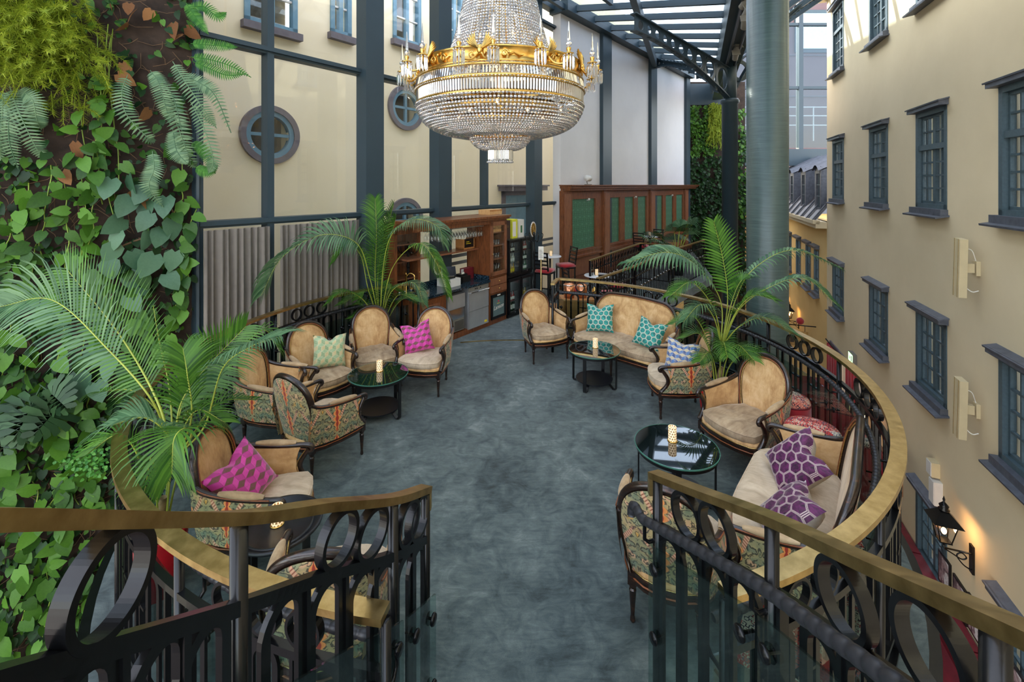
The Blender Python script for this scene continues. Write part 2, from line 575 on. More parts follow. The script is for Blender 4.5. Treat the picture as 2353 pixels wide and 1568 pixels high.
def damask():
    t = NT('damask')
    co = t.coord('UV')
    sx = t.n('SeparateXYZ', {0: co})
    u, v = sx.outputs[0], sx.outputs[1]
    half = t.math('MULTIPLY', t.math('FLOOR', t.math('DIVIDE', v, 0.21)), 0.0)
    a = t.math('COSINE', t.math('MULTIPLY', u, 2 * PI / 0.24))
    b = t.math('COSINE', t.math('MULTIPLY', v, 2 * PI / 0.42))
    ab = t.math('ADD', t.math('MULTIPLY', a, b), t.math('MULTIPLY', t.math('COSINE', t.math('MULTIPLY', v, 4 * PI / 0.42)), 0.25))
    wob = t.math('MULTIPLY', t.math('SINE', t.math('ADD', t.math('MULTIPLY', v, 60.0), t.math('MULTIPLY', t.math('ABSOLUTE', t.math('SINE', t.math('MULTIPLY', u, PI / 0.12))), 7.0))), 0.22)
    k = t.step(t.math('SINE', t.math('MULTIPLY', t.math('ADD', ab, wob), 7.5)), -0.15, 0.2)
    c = t.mix(k, srgb(52, 96, 72), srgb(84, 132, 106))
    return t.base(c, 0.35)

def poster():
    t = NT('poster')
    nz = t.noise(t.coord(), 7, 4, 0.6, 1.0)
    return t.base(t.ramp(nz, [(0.35, srgb(40, 36, 44)), (0.5, srgb(150, 120, 120)), (0.62, srgb(220, 214, 210))]), 0.3)

def kilim(name, off):
    t = NT(name)
    co = t.n('Mapping', {'Vector': t.coord(), 'Location': (off, off * 0.3, 0)}).outputs[0]
    cell = t.n('TexVoronoi', {'Vector': co, 'Scale': 6.0, 'Randomness': 0.9}, feature='F1', distance='CHEBYCHEV')
    base = t.ramp(t.math('FRACT', t.math('MULTIPLY', t.n('SeparateXYZ', {0: cell.outputs['Color']}).outputs[0], 1.0)),
                  [(0.0, srgb(190, 64, 58)), (0.28, srgb(214, 200, 178)), (0.55, srgb(206, 96, 84)), (0.8, srgb(222, 136, 112))], 'CONSTANT')
    w = t.n('TexVoronoi', {'Vector': co, 'Scale': 30.0, 'Randomness': 0.35}, feature='F1', distance='MANHATTAN')
    orn = t.ramp(t.math('FRACT', t.n('SeparateXYZ', {0: w.outputs['Color']}).outputs[1]), [(0.0, srgb(40, 34, 48)), (0.35, srgb(206, 190, 168)), (0.6, srgb(150, 40, 44)), (0.85, srgb(90, 96, 120))], 'CONSTANT')
    k = t.step(t.math('SINE', t.math('MULTIPLY', w.outputs[0], 9.0)), 0.15, 0.3)
    nz = t.step(t.noise(co, 5.0, 2), 0.36, 0.42)
    c = t.mix(t.math('MULTIPLY', k, nz), base, orn)
    return t.base(c, 0.9)

def tapestry():
    """floral scroll-work upholstery: sage ground, black scrolls, orange flame flowers on the axis"""
    t = NT('tapestry')
    uv = t.coord('UV')
    sx = t.n('SeparateXYZ', {0: uv})
    P = 0.30
    u = t.math('PINGPONG', t.math('ADD', sx.outputs[0], P * 20), P / 2)      # 0 on a flower axis
    v = t.math('ADD', sx.outputs[1], 5.0)
    q = t.n('CombineXYZ', {0: u, 1: v, 2: 0.0}).outputs[0]
    warp = t.n('TexNoise', {'Vector': q, 'Scale': 13.0, 'Detail': 3.0}).outputs[1]
    wq = t.n('VectorMath', {0: q, 1: t.n('VectorMath', {0: warp, 1: (0.13, 0.13, 0.0)}, operation='MULTIPLY').outputs[0]}, operation='ADD').outputs[0]
    vo = t.n('TexVoronoi', {'Vector': wq, 'Scale': 15.0, 'Randomness': 0.85}, feature='F1')
    dist = vo.outputs['Distance']
    # spiral scrolls: rings around cell centres, sheared by direction
    dv = t.n('VectorMath', {0: wq, 1: vo.outputs['Position']}, operation='SUBTRACT').outputs[0]
    ds = t.n('SeparateXYZ', {0: dv})
    ang = t.math('ARCTAN2', ds.outputs[1], ds.outputs[0])
    spiral = t.math('SINE', t.math('ADD', t.math('MULTIPLY', dist, 15.0), t.math('MULTIPLY', ang, 2.0)))
    line = t.step(spiral, 0.48, 0.72)
    vv = t.math('FRACT', t.math('MULTIPLY', v, 1.0 / 0.30))
    n1 = t.noise(wq, 7, 3)
    ground = t.ramp(n1, [(0.36, srgb(108, 118, 90)), (0.48, srgb(158, 148, 104)), (0.62, srgb(198, 168, 112))])
    leaf = t.ramp(t.n('SeparateXYZ', {0: vo.outputs['Color']}).outputs[0], [(0.0, srgb(98, 116, 98)), (0.26, srgb(146, 150, 112)), (0.46, srgb(214, 168, 130)), (0.60, srgb(200, 150, 62)), (0.72, srgb(112, 128, 104)), (0.84, srgb(206, 156, 116)), (0.965, srgb(96, 46, 58))], 'CONSTANT')
    c = t.mix(t.step(dist, 0.62, 0.30), ground, leaf)
    stripe = t.math('SINE', t.math('MULTIPLY', sx.outputs[0], 900.0))
    c = t.mix(t.math('MULTIPLY', t.math('ADD', stripe, 1.0), 0.06), c, (0.05, 0.05, 0.03))
    c = t.mix(t.math('MULTIPLY', line, 0.85), c, srgb(34, 36, 32))
    # flame flower: scalloped spindle on the axis
    sc = t.math('ABSOLUTE', t.math('SINE', t.math('MULTIPLY', vv, 17.0)))
    half = t.math('MULTIPLY', t.math('SINE', t.math('MULTIPLY', t.math('ADD', vv, 0.0), PI)), t.math('ADD', 0.020, t.math('MULTIPLY', sc, 0.030)))
    fl = t.step(t.math('SUBTRACT', half, u), 0.0, 0.004)
    flc = t.ramp(t.math('DIVIDE', u, t.math('MAXIMUM', half, 0.001)), [(0.0, srgb(160, 40, 24)), (0.28, srgb(150, 46, 26)), (0.36, srgb(222, 128, 60)), (0.8, srgb(226, 150, 84)), (0.95, srgb(110, 50, 30))])
    c = t.mix(fl, c, flc)
    # pale pink feather leaves leaning out from the flower
    dg = t.math('SUBTRACT', t.math('MULTIPLY', u, 1.5), t.math('MULTIPLY', t.math('SUBTRACT', vv, 0.30), 0.30))
    ft = t.math('MULTIPLY', t.step(t.math('ABSOLUTE', dg), 0.030, 0.018), t.math('MULTIPLY', t.step(u, 0.035, 0.045), t.step(u, 0.125, 0.11)))
    rib = t.math('SINE', t.math('MULTIPLY', t.math('ADD', u, v), 240.0))
    ftc = t.mix(t.step(rib, 0.1, 0.5), srgb(216, 166, 134), srgb(150, 84, 62))
    c = t.mix(t.math('MULTIPLY', ft, 0.9), c, ftc)
    m = t.base(c, 0.85, 0.0, Sheen_Weight=0.2)
    t.bump(t.math('ADD', line, t.math('MULTIPLY', stripe, 0.2)), 0.15, 0.003)
    return m

def hexgrid(t, uv, S):
    """returns (local vector from hexagon centre, hex distance 0..0.5, cell id vector)"""
    p = t.n('VectorMath', {0: uv, 1: (S, S, 0)}, operation='MULTIPLY').outputs[0]
    s = (1.0, 1.7320508, 1.0)
    h = (0.5, 0.8660254, 0.5)
    def cell(off):
        a = t.n('VectorMath', {0: p, 1: off}, operation='ADD').outputs[0]
        d = t.n('VectorMath', {0: a, 1: s}, operation='DIVIDE').outputs[0]
        fr = t.n('VectorMath', {0: d}, operation='FRACTION').outputs[0]
        m = t.n('VectorMath', {0: fr, 1: s}, operation='MULTIPLY').outputs[0]
        return t.n('VectorMath', {0: m, 1: h}, operation='SUBTRACT').outputs[0]
    a, b = cell((20.0, 20 * 1.7320508, 0)), cell((20.5, 20 * 1.7320508 + 0.8660254, 0))
    za = t.n('VectorMath', {0: a, 1: (1, 1, 0)}, operation='MULTIPLY').outputs[0]
    zb = t.n('VectorMath', {0: b, 1: (1, 1, 0)}, operation='MULTIPLY').outputs[0]
    la = t.n('VectorMath', {0: za}, operation='LENGTH').outputs[1]
    lb = t.n('VectorMath', {0: zb}, operation='LENGTH').outputs[1]
    k = t.math('LESS_THAN', la, lb)
    nd = t.n('Mix', data_type='VECTOR')
    t.set(nd.inputs[0], k)
    t.set(nd.inputs[4], zb)
    t.set(nd.inputs[5], za)
    loc = nd.outputs[1]
    ab = t.n('VectorMath', {0: loc}, operation='ABSOLUTE').outputs[0]
    x = t.n('SeparateXYZ', {0: ab}).outputs[0]
    dt = t.n('VectorMath', {0: ab, 1: (0.5, 0.8660254, 0)}, operation='DOT_PRODUCT').outputs[1]
    return loc, t.math('MAXIMUM', x, dt)

def hexes():
    def hexmat(name, dark, light, line, S=9.0, double=False):
        t = NT(name)
        uv = t.coord('UV')
        loc, hd = hexgrid(t, uv, S)
        nz = t.noise(uv, 12, 4, 0.6, 1.0)
        inner = t.ramp(nz, [(0.35, dark), (0.65, light)])
        if double:
            ln = t.math('MAXIMUM', t.math('MULTIPLY', t.step(hd, 0.482, 0.49), 1.0), t.math('MULTIPLY', t.step(hd, 0.428, 0.436), t.step(hd, 0.462, 0.454)))
        else:
            ln = t.step(hd, 0.40, 0.42)
        MAT[name] = t.base(t.mix(ln, inner, line), 0.6, 0.0, Sheen_Weight=0.6, Sheen_Roughness=0.3)
    hexmat('hex_teal', srgb(8, 84, 84), srgb(40, 164, 150), srgb(176, 186, 168), 5.2)
    hexmat('hex_purple', srgb(42, 10, 40), srgb(104, 26, 88), srgb(206, 188, 180), 4.7, True)
    def cube(name, c0, c1, c2, line, S=9.0):
        t = NT(name)
        uv = t.coord('UV')
        loc, hd = hexgrid(t, uv, S)
        sp = t.n('SeparateXYZ', {0: loc})
        a = t.math('FRACT', t.math('ADD', t.math('DIVIDE', t.math('ARCTAN2', sp.outputs[1], sp.outputs[0]), 2 * PI), 1.0 + 1.0 / 12))
        c = t.ramp(a, [(0.0, c0), (0.3333, c1), (0.6667, c2)], 'CONSTANT')
        nz = t.noise(uv, 14, 4, 0.6, 1.0)
        c = t.mix(t.math('MULTIPLY', t.step(nz, 0.4, 0.7), 0.35), c, line)
        e = t.math('PINGPONG', t.math('MULTIPLY', a, 3.0), 0.5)
        ln = t.math('MAXIMUM', t.step(hd, 0.47, 0.485), t.step(e, 0.035, 0.02))
        MAT[name] = t.base(t.mix(t.math('MULTIPLY', ln, 0.6), c, line), 0.55, 0.0, Sheen_Weight=0.5)
    cube('cube_green', srgb(128, 156, 112), srgb(196, 178, 128), srgb(152, 178, 134), srgb(208, 206, 168), 4.6)
    cube('cube_magenta', srgb(188, 40, 140), srgb(216, 60, 164), srgb(104, 62, 48), srgb(160, 30, 110), 4.6)
    cube('cube_blue', srgb(34, 74, 136), srgb(66, 116, 180), srgb(206, 190, 158), srgb(214, 204, 184), 5.2)
    for nm, c in (('back_grey', (176, 172, 162)), ('back_tealblue', (60, 96, 112)), ('back_magenta', (190, 48, 140)), ('back_sage', (170, 176, 132))):
        MAT[nm] = plain(nm, srgb(*c), 0.8, var=0.12, scale=40)

build_materials()
# ================================================================== SETTING
CX, CY, RR = -0.02, 4.95, 3.22            # centre and radius of the round lounge
LOW = -5.4                                # floor of the lower storey
def circ(th, r, z=0.0):
    return Vector((CX + r * math.cos(th), CY + r * math.sin(th), z))

# ---- floors
def build_floor():
    root = thing('floor', 'blotchy teal grey carpet of the round lounge and bar', 'floor', kind='structure')
    R2 = RR + 0.14
    disc = [tuple(circ(2 * PI * k / 96, R2)[:2]) for k in range(96)]
    MB().prism(disc, -0.22, 0.0).obj('carpet', MAT['carpet'], root)
    # bar floor, wrapped round the back of the disc
    a0, a1 = math.radians(143), math.radians(58)
    arc = [tuple(circ(a0 + (a1 - a0) * k / 30, R2 + 0.001)[:2]) for k in range(31)]
    far = [(2.05, 8.35), (2.75, 9.35), (4.3, 11.65), (6.1, 13.85), (7.9, 20.2), (1.2, 12.3), (-3.55, 6.05), (-3.2, 6.3)]
    MB().prism(list(reversed(arc + far)), -0.22, -0.002).obj('carpet', MAT['carpet'], root)
    # brass threshold strip in the opening
    pts = [circ(math.radians(106 - k * 26 / 24), RR + 0.02, 0.004) for k in range(25)]
    MB().sweep(pts, 0.03, 0.012).obj('threshold_strip', MAT['brass'], root)
    # dark edge beam of the disc
    MB().sweep([circ(2 * PI * k / 96, R2 + 0.03, -0.20) for k in range(96)], 0.06, 0.36, closed=True).obj('edge_beam', MAT['iron'], root)
    lw = MB().bbox(-14, 16, -8, 36, LOW - 0.2, LOW).obj('floor_lower', MAT['lower_floor'])
    tag(lw, 'dark floor of the storey below the lounge', 'floor', kind='structure')
build_floor()

# ---- wall frames: a wall is a plan line with origin, direction U and normal N (towards the room)
class Wall:
    def __init__(self, o, u, n):
        self.o, self.u, self.n = Vector((*o, 0)), Vector((*u, 0)).normalized(), Vector((*n, 0)).normalized()
    def p(self, s, z, off=0.0):
        q = self.o + self.u * s + self.n * off
        return Vector((q.x, q.y, z))
    def s_of(self, px, off=0.0):
        k = (px - 1176.5) / F
        o = self.o + self.n * off
        return (k * o.y - o.x) / (self.u.x - k * self.u.y)
    def M(self, s=0.0, z=0.0, off=0.0):
        """local x along the wall, y out of the wall (to the room), z up"""
        return frame(self.p(s, z, off), self.u, self.n, (0, 0, 1))

LG = Wall((-3.93, 5.64), (0.589, 0.808), (0.808, -0.589))         # left glass wall
FA = Wall((-3.93 - 0.808 * 2.5, 5.64 + 0.589 * 2.5), (0.589, 0.808), (0.808, -0.589))   # building behind the glass
WH = Wall((1.38, 12.41), (0.639, 0.769), (0.769, -0.639))         # white wall with the panelling
RW = Wall((3.753, -1.52), (0.3757, 0.9267), (-0.9267, 0.3757))    # yellow wall on the right
LV = Wall((-3.93, 5.64), (-0.84, -0.543), (0.543, -0.84))         # planted wall, running left towards the camera

def wall_with_holes(W, s0, s1, z0, z1, holes, mat, name, label, thick=0.3):
    """plaster wall whose openings are real holes; holes = (s0,s1,z0,z1)"""
    root = thing(name, label, 'wall', kind='structure')
    ss = sorted({s0, s1, *[h[0] for h in holes], *[h[1] for h in holes]})
    zs = sorted({z0, z1, *[h[2] for h in holes], *[h[3] for h in holes]})
    mb = MB()
    for i in range(len(ss) - 1):
        run = None
        for j in range(len(zs) - 1):
            cs, cz = (ss[i] + ss[i + 1]) / 2, (zs[j] + zs[j + 1]) / 2
            hole = any(h[0] < cs < h[1] and h[2] < cz < h[3] for h in holes)
            if not hole:
                run = (run[0], zs[j + 1]) if run else (zs[j], zs[j + 1])
            if (hole or j == len(zs) - 2) and run:
                mb.M = W.M()
                mb.bbox(ss[i], ss[i + 1], -thick, 0, run[0], run[1])
                run = None
    mb.obj('plaster', mat, root)
    return root

# ---- window of the yellow wall: hood, sill, frame, glazing bars, one object per pane
PANE_CACHE = {}
def sash_window(W, s0, s1, z0, z1, name, label, cols, rows, split, rec=0.10, small=False, frame_mat='window_teal', parts=True, curtain=False):
    root = thing(name, label, 'window', kind='structure')
    root.matrix_basis = W.M((s0 + s1) / 2, z0, 0)
    w, h = s1 - s0, z1 - z0
    fm = MAT[frame_mat]
    fr = 0.09
    mb = MB()
    mb.bbox(-w / 2, -w / 2 + fr, -0.14, 0.015, 0, h).bbox(w / 2 - fr, w / 2, -0.14, 0.015, 0, h)
    mb.bbox(-w / 2, w / 2, -0.14, 0.015, h - fr, h).bbox(-w / 2, w / 2, -0.14, 0.015, 0, fr)
    mb.obj('window_frame', fm, root)
    # hood and sill of sheet lead
    mb = MB()
    mb.box((0, 0.06, h + 0.05), (w + 0.10, 0.16, 0.10))
    mb.box((0, 0.07, h + 0.10), (w + 0.16, 0.19, 0.025), rot=Matrix.Rotation(-0.25, 3, 'X'))
    mb.obj('hood', MAT['lead'], root)
    mb = MB()
    mb.box((0, 0.05, -0.06), (w + 0.06, 0.12, 0.13))
    mb.box((0, 0.09, -0.12), (w + 0.16, 0.22, 0.03), rot=Matrix.Rotation(-0.2, 3, 'X'))
    mb.obj('sill', MAT['lead'], root)
    # sashes
    iw, x0 = w - 2 * fr, -w / 2 + fr
    zs = [fr] + [fr + (h - 2 * fr) * q for q in split] + [h - fr]
    nrow = 0
    for b in range(len(zs) - 1):
        za, zb = zs[b], zs[b + 1]
        r = rows[b]
        mb = MB()
        for k in range(cols // 2 if cols > 2 else 1):
            pass
        half = 2 if cols >= 4 else 1
        for hlf in range(half):
            xa, xb = x0 + iw * hlf / half, x0 + iw * (hlf + 1) / half
            e = 0.045
            mb.bbox(xa, xa + e, -0.11, -0.05, za, zb).bbox(xb - e, xb, -0.11, -0.05, za, zb)
            mb.bbox(xa, xb, -0.11, -0.05, za, za + e).bbox(xa, xb, -0.11, -0.05, zb - e, zb)
            cc = cols // half
            for k in range(1, cc):
                x = xa + e + (xb - xa - 2 * e) * k / cc
                mb.bbox(x - 0.016, x + 0.016, -0.10, -0.055, za + e, zb - e)
            for k in range(1, r):
                z = za + e + (zb - za - 2 * e) * k / r
                mb.bbox(xa + e, xb - e, -0.10, -0.055, z - 0.016, z + 0.016)
            pw, ph = (xb - xa - 2 * e) / cc, (zb - za - 2 * e) / r
            key = (round(pw, 3), round(ph, 3))
            if key not in PANE_CACHE:
                PANE_CACHE[key] = MB().box((0, 0, 0), (pw - 0.012, 0.006, ph - 0.012)).mesh('pane', MAT['pane'])
            if parts:
                for a in range(cc):
                    for bb in range(r):
                        ob('pane', PANE_CACHE[key], root, T(xa + e + pw * (a + 0.5), -0.085, za + e + ph * (bb + 0.5)))
            else:
                MB().bbox(xa + e, xb - e, -0.09, -0.084, za + e, zb - e).obj('pane', MAT['pane'], root)
        mb.obj('sash', fm, root)
        if b:
            MB().bbox(-w / 2 + fr, w / 2 - fr, -0.12, 0.0, za - 0.05, za + 0.05).obj('transom', fm, root)
    # room behind: dim recess with pale curtains at the sides
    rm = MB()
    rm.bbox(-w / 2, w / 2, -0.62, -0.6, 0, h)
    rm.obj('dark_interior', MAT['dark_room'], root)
    if curtain:
        for sg in (-1, 1):
            rows_ = []
            for zz in (0.05, h - 0.05):
                rows_.append([(sg * (w / 2 - fr - 0.02 - 0.26 * w * k / 10), -0.22 + 0.02 * (k % 2), zz) for k in range(11)])
            MB().grid(rows_).obj('curtain', MAT['sash_curtain'], root)
    return root

# ---- right wall
RWIN = []     # (s0, s1, z0, z1)
cols_s = {'a': (16.2, 17.4), 'b': (12.84, 14.05), 'c': (10.2, 11.4), 'd': (7.5, 8.72), 'e': (4.9, 6.1)}
NAMES = {'a': 'farthest tall window', 'b': 'window second along from the far end', 'c': 'window third along from the far end', 'd': 'window nearest the lounge front', 'e': 'window above the stairs'}
def build_right_wall():
    holes, specs = [], []
    for key, (s0, s1) in cols_s.items():
        for row, (z0, z1) in {'0': (6.32, 8.35), '1': (2.36, 4.2), '2': (-1.12, 0.36), '3': (-4.45, -3.1)}.items():
            if key == 'e' and row in '0123':
                continue
            if row == '3' and key in 'ab':
                continue
            holes.append((s0, s1, z0, z1))
            specs.append((key, row, s0, s1, z0, z1))
    far = [(19.15, 19.9), (20.4, 21.3), (22.2, 23.2), (24.2, 25.0)]
    for s0, s1 in far:
        holes.append((s0, s1, -1.12, 0.5))
    wall_with_holes(RW, -4.0, 18.1, LOW, 9.4, [h for h in holes if h[1] < 18.1] + [(14.6, 17.5, LOW, -2.3)], MAT['wall_yellow'], 'wall_right', 'tall pale yellow plaster wall with rows of dark windows')
    w2 = wall_with_holes(RW, 18.1, 34.0, LOW, 1.55, [h for h in holes if h[1] > 18.1], MAT['wall_yellow_low'], 'wall_right_low', 'lower ochre yellow wall under the dormer roof')
    rows_txt = {'0': 'top row', '1': 'second row', '2': 'third row', '3': 'bottom row'}
    for key, row, s0, s1, z0, z1 in specs:
        lab = 'dark teal many-paned %s in the %s of the yellow wall' % (NAMES[key], rows_txt[row])
        if row in '01':
            sash_window(RW, s0, s1, z0, z1, 'window_%s%s' % (row, key), lab, 4, (4, 2), (0.64,), curtain=True)
        else:
            sash_window(RW, s0, s1, z0, z1, 'window_%s%s' % (row, key), lab, 4, (4,), (), curtain=(row == '2'))
    for i, (s0, s1) in enumerate(far):
        sash_window(RW, s0, s1, -1.12, 0.5, 'window_far%d' % i, ('nearest', 'second', 'third', 'farthest')[i] + ' narrow window of the low ochre wall', 2, (4,), (), parts=False)
build_right_wall()

# ---- far low building: eave, mansard with three dormers, end wall, far glazing
def build_far_end():
    root = thing('dormer_roof', 'dark metal mansard roof with three dormers beyond the yellow wall', 'roof', kind='structure')
    root.matrix_basis = RW.M(18.1, 1.55, 0)
    mb = MB()
    mb.add([(0, 0.35, 0), (15, 0.35, 0), (15, -1.6, 2.6), (0, -1.6, 2.6)], [(0, 1, 2, 3)])
    mb.obj('mansard_slope', MAT['roof_metal'], root)
    MB().bbox(0, 15, -0.1, 0.32, -0.22, 0.0).bbox(0, 15, 0.2, 0.4, -0.08, 0.05).obj('eave', MAT['wall_yellow'], root)
    for k in range(16):
        x = 0.25 + k * 0.95
        MB().add([(x, 0.36, 0.0), (x + 0.05, 0.36, 0), (x + 0.05, -1.58, 2.64), (x, -1.58, 2.64), (x, 0.38, 0.06), (x + 0.05, 0.38, 0.06), (x + 0.05, -1.56, 2.7), (x, -1.56, 2.7)],
                 [(4, 5, 6, 7), (0, 1, 5, 4), (1, 2, 6, 5), (3, 0, 4, 7)]).obj('seam', MAT['lead'], root)
    for k in range(4):
        x = 0.55 + k * 2.4
        mb = MB()
        # cheeks, front and curved lid
        mb.add([(x, 0.05, 0.35), (x, 0.05, 1.75), (x, -1.5, 2.5), (x + 0.06, 0.05, 0.35), (x + 0.06, 0.05, 1.75), (x + 0.06, -1.5, 2.5)], [(0, 1, 2), (3, 5, 4), (0, 3, 4, 1)])
        mb.add([(x + 0.9, 0.05, 0.35), (x + 0.9, 0.05, 1.75), (x + 0.9, -1.5, 2.5), (x + 0.84, 0.05, 0.35), (x + 0.84, 0.05, 1.75), (x + 0.84, -1.5, 2.5)], [(0, 1, 2), (3, 5, 4), (0, 3, 4, 1)])
        rows = []
        for y in (0.14, -1.5):
            rows.append([(x - 0.05 + 1.0 * i / 8, y, 1.75 + 0.2 * math.sin(PI * i / 8) + (0.75 if y < 0 else 0)) for i in range(9)])
        mb.grid(rows)
        mb.bbox(x + 0.06, x + 0.2, 0.0, 0.05, 0.4, 1.8).bbox(x + 0.7, x + 0.84, 0, 0.05, 0.4, 1.8).bbox(x, x + 0.9, 0, 0.06, 0.3, 0.45).bbox(x + 0.1, x + 0.8, 0, 0.05, 1.65, 1.9)
        d = mb.obj('dormer', MAT['lead'], root)
        MB().bbox(x + 0.2, x + 0.7, 0.0, 0.012, 0.45, 1.65).obj('pane', MAT['pane'], d)
        mb = MB()
        for i in range(1, 3):
            mb.bbox(x + 0.2, x + 0.7, 0.01, 0.035, 0.45 + 0.4 * i - 0.015, 0.45 + 0.4 * i + 0.015)
        mb.bbox(x + 0.43, x + 0.46, 0.01, 0.035, 0.45, 1.65)
        mb.obj('glazing_bar', MAT['window_teal'], d)
    # end wall under the far glazing
    ew = MB()
    ew.bbox(7.2, 22, 27.0, 27.3, LOW, 1.2)
    tag(ew.obj('wall_far_end', MAT['wall_yellow_low']), 'ochre yellow wall closing the far end of the court', 'wall', kind='structure')
    gb = MB().bbox(7.2, 22, 26.7, 27.1, 1.1, 3.6)
    tag(gb.obj('wall_far_parapet', MAT['lead']), 'grey metal clad parapet above the far yellow wall', 'wall', kind='structure')
    # far glazing with mullions, its panes and the pink building behind it
    fz = thing('window_far_end', 'tall glazed end wall with dark mullions behind the thick column', 'window', kind='structure')
    D = 23.0
    MB().bbox(10.6, 17.8, D - 0.2, D + 0.3, 4.0, 4.6).bbox(10.6, 17.8, D - 0.5, D + 0.3, 3.75, 4.0).obj('sill_beam', MAT['steel_teal'], fz)
    for x in (11.0, 12.55, 14.55, 16.6, 17.6):
        MB().bbox(x - 0.11, x + 0.11, D - 0.1, D + 0.15, 4.0, 12.0).obj('mullion', MAT['steel_teal'], fz)
    for z in (7.7, 10.9):
        MB().bbox(11.0, 17.6, D - 0.08, D + 0.1, z - 0.07, z + 0.07).obj('transom', MAT['steel_teal'], fz)
    for xa, xb in ((11.0, 12.55), (12.55, 14.55), (14.55, 16.6), (16.6, 17.6)):
        for za, zb in ((4.6, 7.7), (7.7, 10.9)):
            MB().bbox(xa + 0.11, xb - 0.11, D, D + 0.02, za + 0.07, zb - 0.07).obj('pane', MAT['roof_glass'], fz)
    pk = thing('pink_building', 'pinkish grey building seen through the far glazing', 'building')
    MB().bbox(14.8, 24, 30, 30.4, 0, 16).obj('wall', MAT['pink_facade'], pk)
    w = MB().bbox(18.6, 21.2, 29.9, 30.0, 11.5, 14.3).obj('window', MAT['window_teal'], pk)
    MB().bbox(18.85, 20.95, 29.86, 29.9, 11.75, 14.05).obj('pane', MAT['chrome'], w)
    for z in (8.6, 11.3):
        MB().bbox(14.8, 24, 29.9, 30, z, z + 0.06).obj('cornice', MAT['stone_trim'], pk)
    MB().bbox(14.0, 16.9, 29.2, 29.8, 5.2, 6.9).obj('lift_house', MAT['pink_facade'], pk)
    rl = thing('roof_railing', 'pale metal roof railing in front of the pink building', 'railing')
    for z in (6.6, 7.2, 7.75):
        MB().tube([(12, 29, z), (23, 29, z)], 0.035, 6).obj('rail', MAT['white_plastic'], rl)
    for k in range(7):
        MB().tube([(12 + k * 1.8, 29, 5.6), (12 + k * 1.8, 29, 7.8)], 0.035, 6).obj('post', MAT['white_plastic'], rl)
build_far_end()

